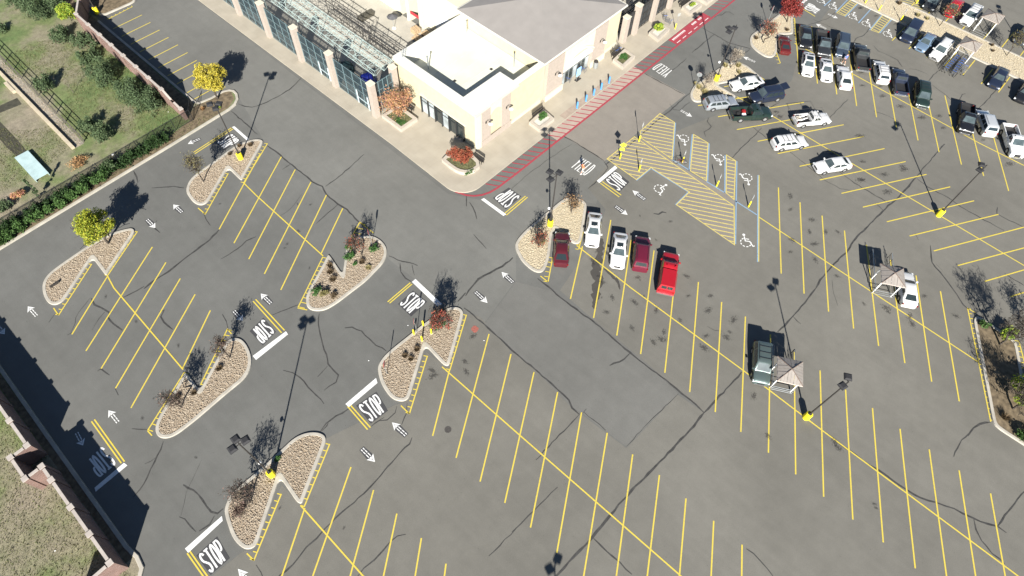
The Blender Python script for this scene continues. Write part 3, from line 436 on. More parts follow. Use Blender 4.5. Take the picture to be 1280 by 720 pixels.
# hatched no-parking areas
def hatch(poly, d0, d1, sp, wd, z, mat, name='hatched_marking'):
    d = (Vector(d1) - Vector(d0)).normalized(); n = Vector((-d.y, d.x)); P = [(Vector(p).dot(d), Vector(p).dot(n)) for p in poly]; lo = min(p[1] for p in P); hi = max(p[1] for p in P); mb = MB(); y = lo + sp * .6
    while y < hi - wd:
        ys = y + wd / 2; X = []
        for i in range(len(P)):
            a, b = P[i - 1], P[i]
            if (a[1] > ys) != (b[1] > ys): X.append(a[0] + (ys - a[1]) / (b[1] - a[1]) * (b[0] - a[0]))
        X.sort()
        for x0, x1 in zip(X[::2], X[1::2]):
            if x1 - x0 > .25:
                q = [d * (x0 + .08) + n * y, d * (x1 - .08) + n * y, d * (x1 - .08) + n * (y + wd), d * (x0 + .08) + n * (y + wd)]; mb.poly([(v.x, v.y, z) for v in q])
        y += sp
    mb.obj(name, mat, lot)
HD = ((53.77,17.1), (56.41,12.42))
H1 = [(62.97,28.31),(62.95,25.91),(57.18,22.26),(57.41,27.31),(58.29,28.23)]; H2 = [(51.31,28.33),(56.98,28.18),(56.15,12.22),(51.11,9),(51.32,17.48),(54.15,17.48),(54.09,23.36),(51.15,23.49)]; H3 = [(62.89,22.77),(62.92,20.5),(57.21,16.98),(57.16,19.38)]; H4 = [(62.8,17.56),(62.77,16.14),(57.03,12.77),(57.27,14.09)]
for h in (H1, H2, H3, H4):
    hatch(h, *HD, .62, .13, .0135, YELH); mb = MB(); ribbon(mb, ccw(h), .12, .0155, True); mb.obj('hatched_marking', YELH, lot)
part_sheet('faded_walkway', [(56.98,28.18),(57.34,27.39),(56.92,19.58),(57.23,14.13),(57.12,12.77),(56.24,12.22),(56.58,19.35)], .0115, A_TAN)
part_sheet('faded_hatch_ground', H2, .0112, A_TAN)
for h in (H1, H3, H4): part_sheet('faded_hatch_ground', h, .0112, A_TAN)
H5 = [(106.38,21.49),(101.05,21.55),(101.18,20.29),(106.53,20.45)]; H6 = [(105.81,16.04),(100.91,15.7),(101.1,14.56),(105.69,14.74)]; H7 = [(106.59,20.69),(107.25,14.53),(107.38,12.99),(108.71,12.8),(109.3,18.89),(108.31,20.77)]
for h in (H5, H6, H7): hatch(h, (104.45,21.35), (104.41,20.22), .62, .16, .0135, YELH); mb = MB(); ribbon(mb, ccw(h), .12, .0155, True); mb.obj('hatched_marking', YELH, lot)
H8 = [(111.47,16.74),(111.21,12.31),(112.75,11.65),(114.17,14.96)]; hatch(H8, (111.58,15.16), (111.9,13.95), .62, .16, .0135, YELH)
for a, b in (("b", [(62.66,12.72),(50.88,5.69)]), ("b", [(56.95,12.57),(56.92,9.44)]), ("b", [(57.12,16.92),(57.16,14.2)]), ("b", [(57.13,22.22),(57.18,19.45)]), ("b", [(62.82,15.99),(51.29,8.97)]), ("b", [(62.98,25.77),(57.26,22.18)]), ("b", [(62.78,22.88),(57.14,19.55)]), ("b", [(62.95,20.35),(57.3,16.88)]), ("b", [(62.66,17.66),(57.16,14.2)]),
             ("b", [(51.04,23.41),(53.98,23.28)]), ("b", [(53.98,23.28),(54.07,17.58)]), ("b", [(54.07,17.58),(51.25,17.55)]), ("b", [(105.67,18.1),(101.12,17.9)]), ("b", [(103.44,23.81),(101.19,23.85)]), ("b", [(105.56,20.24),(101.07,20.12)]), ("b", [(106.2,21.96),(101.01,21.74)]), ("b", [(105.6,16.17),(100.76,15.85)]), ("b", [(105.69,14.54),(101.14,14.38)]), ("y", [(62.75,12.63),(51.02,5.63)])):
    stripe(b[0], b[1], .17 if a == 'b' else .1, .0142 if a == 'b' else .0147, BLU if a == 'b' else YEL, 'accessible_bay_line' if a == 'b' else 'stall_line')
# red fire lane in front of the store
FL = [(33.9, 38.4), (34.6, 36.6), (36.2, 35.35), (38.6, 35.0), (51.2, 34.95), (69, 34.9), (92, 34.85), (120, 34.8)]
mb = MB(); ribbon(mb, chaikin(FL, 1, False), .26, .0245); mb.obj('red_kerb_line', RED, lot)
BD = Vector((55.38,35.35)) - Vector((54.53,36.75)); BD.normalize()
x = 37.4
while x < 118:
    if not 75.2 < x < 86.6:
        top = Vector((x, 36.6)); t = (36.6 - 35.08) / -BD.y; stripe(top, top + BD * t, .15, .0235, RED, 'red_bar')
    x += .98
sheet('red_panel', [(76.6, 35.07), (85.9, 35.07), (85.9, 36.6), (76.6, 36.6)], .0235, RED, lot)
mb = MB()
def tick(x0, x1, y0, y1): mb.quad((x0, y0, .0262), (x1, y0, .0262), (x1, y1, .0262), (x0, y1, .0262))
x = 77.1
while x < 80.2: tick(x, x + .2, 35.95, 36.3); x += .33
for x in (82.2, 82.5, 82.8, 83.1, 83.9, 84.2, 84.5): tick(x, x + .19, 35.95, 36.3)
for x in (77.0, 78.5, 80.0, 81.5, 83.0, 84.5): tick(x, x + .9, 35.22, 35.32)
mb.obj('white_lettering', WHT, lot)
sheet('crosswalk_slab', [(49.3, 35.06), (68.2, 35.06), (68.2, 36.68), (49.3, 36.68)], .0185, M('pink_concrete', (.315, .255, .215), .85, .08, 1), lot)
# --------------------------------------------------------------- oil stains in the bays
m, t, b = nodes('oil_stain'); b.inputs['Base Color'].default_value = (.035, .033, .03, 1); b.inputs['Roughness'].default_value = .7
tc = t.nodes.new('ShaderNodeTexCoord'); oi = t.nodes.new('ShaderNodeObjectInfo'); ad = t.nodes.new('ShaderNodeVectorMath'); ad.operation = 'ADD'; ml = t.nodes.new('ShaderNodeVectorMath'); ml.operation = 'SCALE'; ml.inputs['Scale'].default_value = 50
cb = t.nodes.new('ShaderNodeCombineXYZ'); t.links.new(oi.outputs['Random'], cb.inputs[0]); t.links.new(oi.outputs['Random'], cb.inputs[1]); t.links.new(cb.outputs[0], ml.inputs[0]); t.links.new(tc.outputs['Object'], ad.inputs[0]); t.links.new(ml.outputs[0], ad.inputs[1])
nz = tex(t, scale=5.5, detail=6, vec=ad.outputs[0], rough=.8); ln = t.nodes.new('ShaderNodeVectorMath'); ln.operation = 'LENGTH'; sq = t.nodes.new('ShaderNodeMapping'); sq.inputs['Scale'].default_value = (1, 1.7, 1); t.links.new(tc.outputs['Object'], sq.inputs[0]); t.links.new(sq.outputs[0], ln.inputs[0])
mt = t.nodes.new('ShaderNodeMath'); mt.operation = 'MULTIPLY_ADD'; t.links.new(ln.outputs['Value'], mt.inputs[0]); mt.inputs[1].default_value = -.30; t.links.new(nz, mt.inputs[2])
fa = ramp(t, mt.outputs[0], [(.36, g3(0)), (.46, g3(.52))]); tr = t.nodes.new('ShaderNodeBsdfTransparent'); mx = t.nodes.new('ShaderNodeMixShader'); t.links.new(fa, mx.inputs[0]); t.links.new(tr.outputs[0], mx.inputs[1]); t.links.new(b.outputs[0], mx.inputs[2]); t.links.new(mx.outputs[0], t.nodes['Material Output'].inputs[0])
OILM = m; oil_me = None
def oil(p, s=1.0, a=0, asp=1.7):
    global oil_me
    if oil_me is None:
        o = sheet('oil_stain', [(-1, -1), (1, -1), (1, 1), (-1, 1)], 0, OILM, lot); oil_me = o.data
    else: o = link('oil_stain', oil_me, lot)
    oil.k += 1; o.location = (p[0], p[1], .0195 + oil.k * .00003); o.scale = (.8 * s, .8 * s, 1); o.rotation_euler = (0, 0, a)
oil.k = 0
for p in [(39.62,19.11),(36.11,17.04),(37.68,19.82),(35.28,15.02),(39.41,14.54),(36.52,12.83),(37.35,10.48),(35.76,8.26),(43.47,10.62),(41.37,8.96),(43.12,7.13),(41.36,6.29),(38.19,7.85),(42.29,3.56),(40.7,3.07),(38.48,4.7),(39.88,2.95),(37.14,4.02),(33.4,14.33),(33.75,11.08),(33.95,8.34),(34.86,7.94),(36.06,-2.75),(33.37,-6.03),(15.47,23.1),(15.09,22.58),(17.77,20.4),(21.19,22.85),(18.49,21.35),(62.5,7.96),(60.56,6.86),(56.54,4.37),(54.84,3.62),(60.97,4.11),(57.89,2.12),(60.47,2.01),(61.49,0.95),(59.11,3.42),(55.58,-2.01),(55.86,0.92),(55.56,-8.13),(54.28,-6.04),(55.6,-11.12),(56.39,-10.49),(60.06,-10.57),(60.04,-14.31),(55.19,-8.49),(37.35,-11.19),(37.11,-11.75)]: oil(p, random.uniform(.75, 1.5), random.uniform(0, 3), 1)
for p in [(90.77,12.26),(88.12,10.82),(89.77,8.91),(88.12,7.76),(87.96,4.93),(87.89,1.86),(89.95,0.21),(88.05,-1.16),(89.7,-2.84),(89.69,-6.05),(87.78,-10.3),(74.37,4.05),(71.18,2.81),(74.27,0.99),(71.75,-0.63),(71.4,2.59),(72.92,5.94),(74.08,16.12),(74.52,17),(78.5,6.43),(73,8.29),(72.85,7.63),(76.91,-0.54),(77.3,-0.15),(104.77,16.72),(104.96,19.39),(105.13,13.55),(104.86,19.49)]: oil(p, random.uniform(1.0, 1.7), random.uniform(-.3, .3) + 2.6, random.uniform(1.2, 1.8))
for p in [(19.38,50.6),(20.37,49.41),(16.96,47.25),(14.94,46.69),(14.41,46.43),(14.66,42.2),(13,57.19),(-2.18,49.89),(-0.68,44.2),(-2.81,54.98),(-5.53,40.84),(-5.99,32.69),(-7.37,39.78),(-3.4,23.19),(-0.56,17.62),(45.19,16.14),(48.65,16.5),(46.77,19.67),(34.52,-16.8),(34.28,-17.07),(38.89,20.19),(37.38,19.34),(36.47,17.91),(34.48,15.86),(37.93,12.55),(39.34,14.15)]: oil(p, random.uniform(.4, .8), random.uniform(0, 3), random.uniform(1, 2))
DAMP = asphalt('damp_asphalt', (.06, .056, .05))
def damp(pts, w0):
    P = chaikin(pts, 2, False); L = offs(P, .5, False); V = []
    for i, p in enumerate(P):
        for q in (L[i], tuple(2 * p[k] - L[i][k] for k in range(2))): f = w0 * random.uniform(.5, 1.5) * math.sin(math.pi * (i + .6) / (len(P) + .2)) ** .5; V.append((p[0] + (q[0] - p[0]) * f, p[1] + (q[1] - p[1]) * f, .0122))
    mesh_obj('damp_patch', V, [(2 * i, 2 * i + 2, 2 * i + 3, 2 * i + 1) for i in range(len(P) - 1)], DAMP, lot)
damp([(40.88,20.94),(39.55,20),(38.14,19.35),(36.88,18.59),(36.05,17.57),(34.93,16.9),(33.82,16.25),(32.8,15.54)], 1.0); damp([(37.69,18.06),(37.55,16.79),(37.39,15.86),(36.74,15.01)], .3)
c0 = (21.93,23.27)
sheet('red_spray_mark', [(c0[0] + .42 * math.cos(k * .52) * random.uniform(.85, 1.1), c0[1] + .42 * math.sin(k * .52) * random.uniform(.85, 1.1)) for k in range(12)], .0166, M('red_spray', (.26, .085, .065), .9, .3, 8), lot)
for p in ((12.2,17.39),):
    mb = MB(); mb.lathe([(.34, .0), (.34, .016), (.30, .016), (.29, .012)], 20, p); mb.obj('manhole_cover', M('cast_iron', (.06, .055, .05), .6, .3, 9), lot)
# ================================================================= KERBS, ISLANDS
ROCK = islandmat('river_rock', [(.25, .20, .145), (.33, .27, .20), (.37, .31, .235), (.28, .23, .175), (.40, .34, .26), (.31, .255, .185)], .85)
ROCKP = islandmat('pale_rock', [(.34, .28, .19), (.46, .40, .28), (.54, .47, .34), (.40, .33, .22)], .85)
def kerb_mesh(name, pts, parent, closed=True, wd=.34, h=.14, mat=None, base=0, ringf=None):
    prof = [(0, base), (.03, h - .015), (.06, h), (wd - .03, h + .004), (wd, h - .01), (wd + .005, h - .08)]; mb = MB(); R = [ringf(pts, d) if ringf else offs(pts, d, closed) for d, z in prof]; n = len(R[0])
    for (d, z), P in zip(prof, R): mb.V += [(p[0], p[1], z) for p in P]
    for q in range(len(prof) - 1):
        for i in range(n if closed else n - 1): j = (i + 1) % n; mb.F.append((q * n + i, q * n + j, (q + 1) * n + j, (q + 1) * n + i)); mb.I.append(0)
    return mb.obj(name, mat or KERB, parent), R[-1]
def stones(poly, dens, z, parent, mat, s0=.035, s1=.09, name='gravel'):
    P = scatter(poly, dens); n = len(P)
    if n == 0: return
    s = RNG.uniform(s0, s1, n) * (1 + .6 * (RNG.random(n) > .9)); a = RNG.uniform(0, 6.28, n); O = np.array([[1, 0, 0], [0, 1, 0], [-1, 0, 0], [0, -1, 0], [0, 0, .75], [0, 0, -.4]]) 
    F = np.array([[0, 1, 4], [1, 2, 4], [2, 3, 4], [3, 0, 4]]); V = O[None] * RNG.uniform(.6, 1.3, (n, 6, 1)) * s[:, None, None]
    V[:, :, 1] *= .75; ca, sa = np.cos(a)[:, None], np.sin(a)[:, None]; X = V[:, :, 0] * ca - V[:, :, 1] * sa; Y = V[:, :, 0] * sa + V[:, :, 1] * ca
    V = np.stack([X + P[:, :1], Y + P[:, 1:], V[:, :, 2] + z + .02], -1)
    me = bpy.data.meshes.new(name); W = V.reshape(-1, 3).astype(np.float32); me.vertices.add(len(W)); me.vertices.foreach_set('co', W.ravel())
    idx = (F[None] + (np.arange(n) * 6)[:, None, None]).reshape(-1).astype(np.int32); nf = n * 4; me.loops.add(nf * 3); me.loops.foreach_set('vertex_index', idx); me.polygons.add(nf)
    me.polygons.foreach_set('loop_start', np.arange(0, nf * 3, 3, dtype=np.int32)); me.polygons.foreach_set('loop_total', np.full(nf, 3, dtype=np.int32)); me.materials.append(mat); me.update(calc_edges=True)
    return tag(link(name, me, parent), kind='stuff')
BEDM = M('gravel_bed_base', (.27, .21, .145), .95, .3, 9, bump=.6, bscale=14); BEDP = M('pale_gravel_base', (.40, .345, .245), .95, .2, 8, bump=.5, bscale=14); MULCH = M('mulch', (.13, .10, .062), .95, .45, 2.2, bump=.6, bscale=12)
def island(pts, mat=ROCK, base=BEDM, dens=150, smooth=1):
    p = ccw(list(pts)); rt = tag(empty('traffic_island'), kind='structure'); k, inner = kerb_mesh('kerb', p, rt, ringf=(lambda P, d: roundoff(offs(P, d + .17))) if smooth else None)
    sheet('gravel_bed', inner, .085, base, rt)
    if dens: stones(inner, dens, .09, rt, mat)
    return inner
island([(11.14,61.95),(10.86,60.64),(10.77,59.48),(11.09,58.46),(11.88,58.16),(12.76,58.5),(16.76,60.98),(16.66,58.42),(17.01,58.29),(17.38,58.47),(22.84,61.79),(22.8,62.49),(22.33,63.12),(21.31,63.63),(20.05,64.03),(16.14,63.62),(14.33,63.47),(12.59,63.2)])
island([(-6.78,61.49),(-5.71,62.26),(-4.1,62.5),(-0.68,62.74),(2.1,62.47),(3.87,61.64),(4.22,61.11),(4.08,60.42),(-1.2,57.32),(-1.45,57.29),(-1.58,57.57),(-1.42,60.34),(-5.18,57.96),(-6.25,57.41),(-7.22,57.67),(-7.6,58.68),(-7.39,60.09)])
island([(11.5,39.02),(12.08,39.71),(17.13,42.24),(17.39,42.21),(17.46,41.81),(16.89,39.25),(19.62,41.94),(20.76,42.03),(22.23,41.21),(22.84,40.06),(22.87,38.56),(22.27,37.36),(20.99,36.55),(17.86,36.08),(13.65,36.16),(12.19,36.44),(11.26,37.4),(11.11,38.3)])
island([(-7.4,37.76),(-6.69,38.63),(-2.05,41.12),(-1.79,41.1),(-1.59,40.69),(-1.77,38.55),(3.13,41.29),(4.15,40.79),(4.48,39.68),(4.12,38),(3.32,36.68),(1.98,35.92),(-0.26,35.88),(-3.92,35.69),(-6.07,35.73),(-7,36.14),(-7.49,36.89)])
island([(11.41,27.12),(12.05,27.74),(13.32,28.07),(14.95,28.04),(18.78,27.84),(21.53,27.47),(22.29,27.12),(22.82,26.42),(22.8,25.71),(22.43,25.23),(17.36,22.15),(16.9,22.04),(16.65,22.31),(16.52,22.77),(16.74,25.35),(12.16,22.51),(11.45,22.33),(10.79,22.79),(10.36,23.79),(10.67,25.65)])
island([(-7.29,26.38),(-6.79,27.06),(-5.55,27.7),(-4.18,27.62),(-2.79,27.59),(-0.36,27.63),(1.45,27.74),(2.67,27.29),(3.5,26.49),(3.83,25.69),(3.64,25.07),(3.2,24.74),(-1.57,21.96),(-1.87,21.92),(-2.1,22.11),(-2.21,22.56),(-1.94,25.11),(-6.59,21.9),(-7.32,21.97),(-7.87,22.6),(-8,24.1)])
island([(32.59,27.56),(33.61,28.15),(35.43,28.37),(41.9,28.27),(42.8,28.07),(43.71,27.22),(44.03,25.89),(43.6,25.16),(39.19,22.37),(38.39,22.2),(37.91,22.53),(37.74,23.12),(38.03,25.6),(37.38,25.42),(34.65,23.46),(33.17,22.76),(32.15,22.65),(31.56,23.65),(31.71,25.63)], ROCKP, BEDP, 110)
island([(68.85,27.73),(70.7,28.31),(73.47,28.12),(77.96,27.63),(79.42,26.91),(80.21,25.37),(79.37,22.05),(78.81,21.65),(77.99,21.88),(75.31,24.6),(73.5,25.71),(73.47,22.71),(73.08,22.41),(72.49,22.56),(69.61,24.9),(68.18,25.67),(67.98,26.67)], ROCKP, BEDP, 80)
island([(85.05,27.93),(86.38,28.46),(89.55,28.26),(93.52,28.06),(97.98,27.76),(101.47,27.84),(101.17,27.24),(98.62,26.84),(94.69,25.62),(91.62,23.76),(91.01,23.83),(89.57,25.14),(85.84,23.25),(84.33,22.98),(83.41,23.78),(83.5,25.46),(84.09,27.06)], ROCKP, BEDP, 30)
island([(60.63,-15.81),(61.32,-15.72),(61.84,-15.97),(61.93,-17.02),(61.67,-20.22),(61.27,-20.79),(57.49,-22.8),(53.19,-25.25),(48.28,-28.21),(49.96,-26.11),(49.87,-22.57),(50.24,-21.87)], None, MULCH, 0)
island([(111.2, 24.5), (110.7, 25), (106.2, 25), (105.7, 24.5), (105.6, -18), (106, -18.5), (110.8, -18.5), (111.2, -18)], ROCKP, BEDP, 30, 0)
island([(20.9, 99.4), (26.1, 99.15), (26.9, 99.6), (27.3, 100.5), (27.3, 118), (20.9, 118)], None, MULCH, 0)
# verge along the upper left side: grass field, kerb, mulch bed by the wall
VK = [(-90, 68.9), (-8, 69.0), (14.7, 69.5), (23.0, 69.8)] + [(23.0 + 2.6 * math.sin(rad(a)), 72.4 - 2.6 * math.cos(rad(a))) for a in (25, 50, 75, 95)] + [(25.2, 73.2), (24.4, 73.6), (22.6, 73.6), (21.0, 73.9), (20.75, 74.4), (20.7, 81), (20.5, 99)]
fp = VK + [(20.5, 140), (-90, 140)]
m, t, b = nodes('dry_grass')
n1 = tex(t, scale=.09, detail=6, rough=.62); n2 = tex(t, scale=1.4, detail=6, rough=.7); n3 = tex(t, scale=9, detail=4, rough=.7)
c = ramp(t, n1, [(.38, (.085, .135, .04)), (.47, (.13, .16, .06)), (.54, (.19, .18, .11)), (.64, (.225, .195, .14))])
c = mul(t, c, ramp(t, n2, [(.3, g3(.7)), (.7, g3(1.25))])); c = mul(t, c, ramp(t, n3, [(.25, g3(.62)), (.75, g3(1.3))])); t.links.new(c, b.inputs['Base Color']); b.inputs['Roughness'].default_value = .95
bn = t.nodes.new('ShaderNodeBump'); bn.inputs['Strength'].default_value = .8; bn.inputs['Distance'].default_value = .06; t.links.new(n3, bn.inputs['Height']); t.links.new(bn.outputs[0], b.inputs['Normal']); GRASSM = m
fld = tag(sheet('grass_field', ccw(fp), .1, GRASSM), kind='structure')
fk = tag(empty('field_kerb'), kind='structure'); kerb_mesh('kerb', VK, fk, False, wd=.36)
sheet('mulch_bed', ccw([(18.2, 72.6), (20.2, 74.2), (20.2, 99), (20.2, 125), (18.3, 125)]), .106, MULCH, fld); sheet('mulch_bed', ccw([(15, 69.95), (23.0, 70.25), (24.6, 71.2), (25.1, 72.6), (24.6, 73.2), (22.4, 73.2), (20.3, 73.6), (18.2, 72.5), (18.2, 71.7), (15, 71.2)]), .103, MULCH, fld); sheet('mulch_bed', ccw([(-9, 69.4), (15, 69.9), (15, 71.2), (-9, 71)]), .103, MULCH, fld)
KB = [(-14.3, 120), (-14.2, 45), (-14.3, 29.4)] + [(-15.3 + 1.0 * math.cos(rad(a)), 28.4 + 1.0 * math.sin(rad(a))) for a in (40, 10, -20, -60)] + [(-22, 24)]
KB2 = [(-14.0, 62), (-14.2, 45), (-14.3, 30.2), (-14.1, 28.8), (-14.3, 27.6), (-15.0, 26.9), (-17, 26.6), (-40, 26.4)]
gf = tag(sheet('grass_verge', ccw(KB2 + [(-90, 26.4), (-90, 62)]), .1, GRASSM), kind='structure')
fk = tag(empty('verge_kerb'), kind='structure'); kerb_mesh('kerb', KB2[::-1], fk, False, wd=.36)
sheet('mulch_bed', ccw([(-15.2, 29), (-14.6, 29), (-14.5, 62), (-15.2, 62)]), .104, MULCH, gf)
GR = islandmat('grass_blades', [(.05, .075, .02), (.09, .11, .035), (.16, .145, .07), (.11, .125, .05), (.22, .19, .11)], .9, .2)
def tufts(poly, dens, parent, mat=GR, h=(.05, .16), z=.1, thr=None):
    P = scatter(poly, dens)
    if thr is not None:
        k = np.array([noise.noise(Vector((p[0] * .09 + 3, p[1] * .09, 0))) for p in P]); P = P[k > thr]
    n = len(P); a = RNG.uniform(0, 6.28, n); hh = RNG.uniform(*h, n); ln = RNG.normal(0, .06, (n, 2)); w_ = RNG.uniform(.02, .05, n); B = np.stack([np.cos(a) * w_, np.sin(a) * w_], 1)
    V = np.zeros((n, 3, 3)); V[:, 0, :2] = P - B; V[:, 1, :2] = P + B; V[:, 2, :2] = P + ln; V[:, :2, 2] = z; V[:, 2, 2] = z + hh
    return tag(tri_obj('grass', V.reshape(-1, 3), mat, parent), kind='stuff')
tufts([(-20, 71.6), (18, 71.8), (18, 110), (-20, 110)], 45, fld, thr=-.12); tufts([(-45, 27), (-15.4, 27), (-15.4, 60), (-45, 60)], 45, gf); tufts([(-20, 69.5), (22, 70.2), (22, 71.4), (-20, 71)], 30, fld)
# ================================================================= STORE AND ITS SIDEWALK
def arcpts(cx, cy, r, a0, a1, n): return [(cx + r * math.cos(rad(a0 + (a1 - a0) * i / n)), cy + r * math.sin(rad(a0 + (a1 - a0) * i / n))) for i in range(n + 1)]
m, t, b = nodes('sidewalk_concrete')
c = ramp(t, tex(t, scale=.5, detail=6), [(.3, (.305, .272, .215)), (.7, (.365, .328, .262))]); br = t.nodes.new('ShaderNodeTexBrick'); br.offset = 0; br.inputs['Scale'].default_value = 1; br.inputs['Brick Width'].default_value = 1.5; br.inputs['Row Height'].default_value = 1.5; br.inputs['Mortar Size'].default_value = .012
br.inputs['Color1'].default_value = (1, 1, 1, 1); br.inputs['Color2'].default_value = (.97, .97, .97, 1); br.inputs['Mortar'].default_value = (.86, .86, .86, 1); co = t.nodes.new('ShaderNodeTexCoord'); t.links.new(co.outputs['Object'], br.inputs['Vector']); t.links.new(mul(t, c, br.outputs[0]), b.inputs['Base Color']); b.inputs['Roughness'].default_value = .85; WALK = m
sw = MB(); sp = [(33.3, 140), (33.3, 92), (33.75, 50), (33.6, 39.6)] + arcpts(36.5, 39.6, 2.9, 180, 270, 8) + [(49, 36.7), (92, 36.7), (140, 36.6), (140, 42), (71.0, 42), (71, 58), (36, 58), (36.3, 140)]
sw.prism(ccw(sp), 0, .14); walk = tag(sw.obj('sidewalk', WALK), kind='structure')
sheet('paver_strip', [(52.9, 36.78), (63.6, 36.78), (63.6, 37.75), (52.9, 37.75)], .144, M('brown_pavers', (.29, .235, .19), .9, .12, 3), walk)
yard = tag(sheet('garden_yard_floor', [(36.25, 57), (52.6, 57), (52.6, 140), (36.25, 140)], .145, M('yard_concrete', (.37, .35, .30), .9, .1, .5)), kind='structure')
yard2 = tag(sheet('garden_yard_floor', [(70.2, 42), (130, 42), (130, 90), (70.2, 90)], .135, M('yard_concrete', (.33, .31, .265), .9, .1, .5)), kind='structure')
CREAM = M('cream_stucco', (.47, .42, .285), .85, .05, 1.5, bump=.15); CREAM2 = M('pale_cream_stucco', (.52, .49, .385), .85, .04, 1.5); PINK = M('pinkish_block', (.345, .295, .25), .85, .07, 3, bump=.2); ROOFW = M('white_roof_membrane', (.57, .57, .47), .7, .08, .4)
PARA = M('white_parapet_metal', (.60, .59, .52), .5, .04, 1); ROOFG = M('grey_roof_panels', (.225, .21, .195), .75, .06, .6); FRAME = M('dark_window_frame', (.03, .032, .033), .4, .1, 3)
m, t, b = nodes('window_glass'); b.inputs['Base Color'].default_value = (.02, .028, .03, 1); b.inputs['Roughness'].default_value = .06; b.inputs['Specular IOR Level'].default_value = .9; GLASS = m
GLASSB = M('bright_glass', (.32, .36, .37), .15, .35, .9)
store = empty('store_building', (54, 42, 0), 0, 'cream store with flat white-roofed front wing and big grey pyramid roof', 'building')
store.matrix_world
def sobj(mb, name, mat, **k):
    o = mb.obj(name, mat, store, **k); o.matrix_parent_inverse = Matrix.Translation((-54, -42, 0)); return o
def spart(name, mat, *boxes):
    mb = MB()
    for bx in boxes: mb.box(*bx)
    return sobj(mb, name, mat)
# wing: walls, parapet, roof membrane
spart('wing_wall', CREAM, (40.75, 53.6, 41.5, 56.2, 0, 4.02), (40.75, 41.5, 41.5, 56.2, 4.02, 5.98), (41.5, 53.5, 41.5, 42.0, 4.02, 5.98))
spart('parapet', PARA, (40.65, 41.65, 41.42, 56.3, 6.0, 6.25), (41.65, 48.2, 41.42, 44.45, 6.0, 6.25), (48.2, 53.5, 41.42, 42.15, 6.0, 6.25), (41.65, 53.5, 55.6, 56.3, 6.0, 6.25), (41.51, 41.64, 42.2, 56.1, 4.05, 5.99), (41.7, 48.19, 42.05, 44.44, 4.05, 5.99), (48.2, 53.5, 42.02, 42.14, 4.05, 5.99), (41.65, 53.5, 55.62, 56.25, 4.05, 5.99))
# recessed roof deck sits lower than the parapet: upstand walls round it
mb = MB(); mb.quad((41.65, 44.45, 4.07), (48.2, 44.45, 4.07), (48.2, 55.6, 4.07), (41.65, 55.6, 4.07)); mb.quad((48.2, 42.15, 4.07), (53.5, 42.15, 4.07), (53.5, 55.6, 4.07), (48.2, 55.6, 4.07)); 
sobj(mb, 'roof_membrane', ROOFW)
for y in (45.9, 47.9, 49.9, 51.9, 53.9): spart('roof_seam', M('seam_tape', (.50, .50, .45), .6, .08, 2), (41.7, 53.4, y, y + .09, 4.072, 4.09))
for x, y in ((44.5, 49.0), (49.5, 47.2)): spart('roof_drain', STEELD, (x, x + .35, y, y + .35, 4.075, 4.13))
spart('cornice', CREAM2, (40.5, 41.0, 41.25, 56.3, 5.75, 5.98), (41.0, 48.4, 41.25, 41.6, 5.75, 5.98))
for x, y in ((43.9, 53.3), (52.2, 45.6), (52.6, 54.9)):
    mb = MB(); mb.lathe([(.09, 4.08), (.09, 5.9), (.13, 5.9), (.13, 6.1), (.02, 6.15)], 10, (x, y)); sobj(mb, 'roof_vent', STEEL)
mb = MB()
for k in range(5): mb.bar((41.3 + (k > 2) * .0, 55.2 - k * .0, 6.3 + k * .22), (41.8, 55.2, 6.3 + k * .22), .025)
mb.bar((41.3, 55.2, 6.2), (41.3, 55.2, 7.3), .03); mb.bar((41.8, 55.2, 6.2), (41.8, 55.2, 7.3), .03); sobj(mb, 'roof_ladder', STEEL)
# tower with pyramid roof
spart('tower_wall', CREAM, (53.6, 70.1, 41.6, 56.3, 0, 6.9))
A = (60.6, 48.5, 9.0); R = [(52.6, 40.8, 7.0), (69.9, 40.8, 7.0), (69.9, 56.6, 7.0), (52.6, 56.6, 7.0)]; mb = MB()
for i in range(4): mb.poly([R[i], R[(i + 1) % 4], A])
sobj(mb, 'pyramid_roof', ROOFG)
spart('eave_fascia', PARA, (52.5, 70.0, 40.7, 56.7, 6.8, 6.99))
# front features of the wing (they stand proud of the wall)
spart('block_pier', PINK, (41.55, 43.2, 41.28, 41.49, .14, 5.7)); spart('block_pier', PINK, (45.3, 46.9, 41.28, 41.49, .14, 5.7)); spart('corner_pilaster', CREAM2, (40.6, 41.5, 41.2, 41.49, .14, 5.7))
spart('base_course', PINK, (41.4, 47.0, 41.15, 41.27, .14, 1.0)); spart('base_course', CREAM2, (47.1, 53.0, 41.3, 41.49, .14, .5))
mb = MB(); pts = [(43.25, 5.7), (43.25, 4.3)] + [(43.25 + 2.0 * k / 8, 4.3 + .55 * math.sin(math.pi * k / 8)) for k in range(1, 8)] + [(45.25, 4.3), (45.25, 5.7)]
n = len(pts); mb.V = [(p[0], 41.32, p[1]) for p in pts] + [(p[0], 41.5, p[1]) for p in pts]
for a, b_, c_ in tris(pts): mb.F.append((a, b_, c_)); mb.I.append(0)
for i in range(n): j = (i + 1) % n; mb.F.append((i, n + i, n + j, j)); mb.I.append(0)
sobj(mb, 'arched_panel', CREAM2)
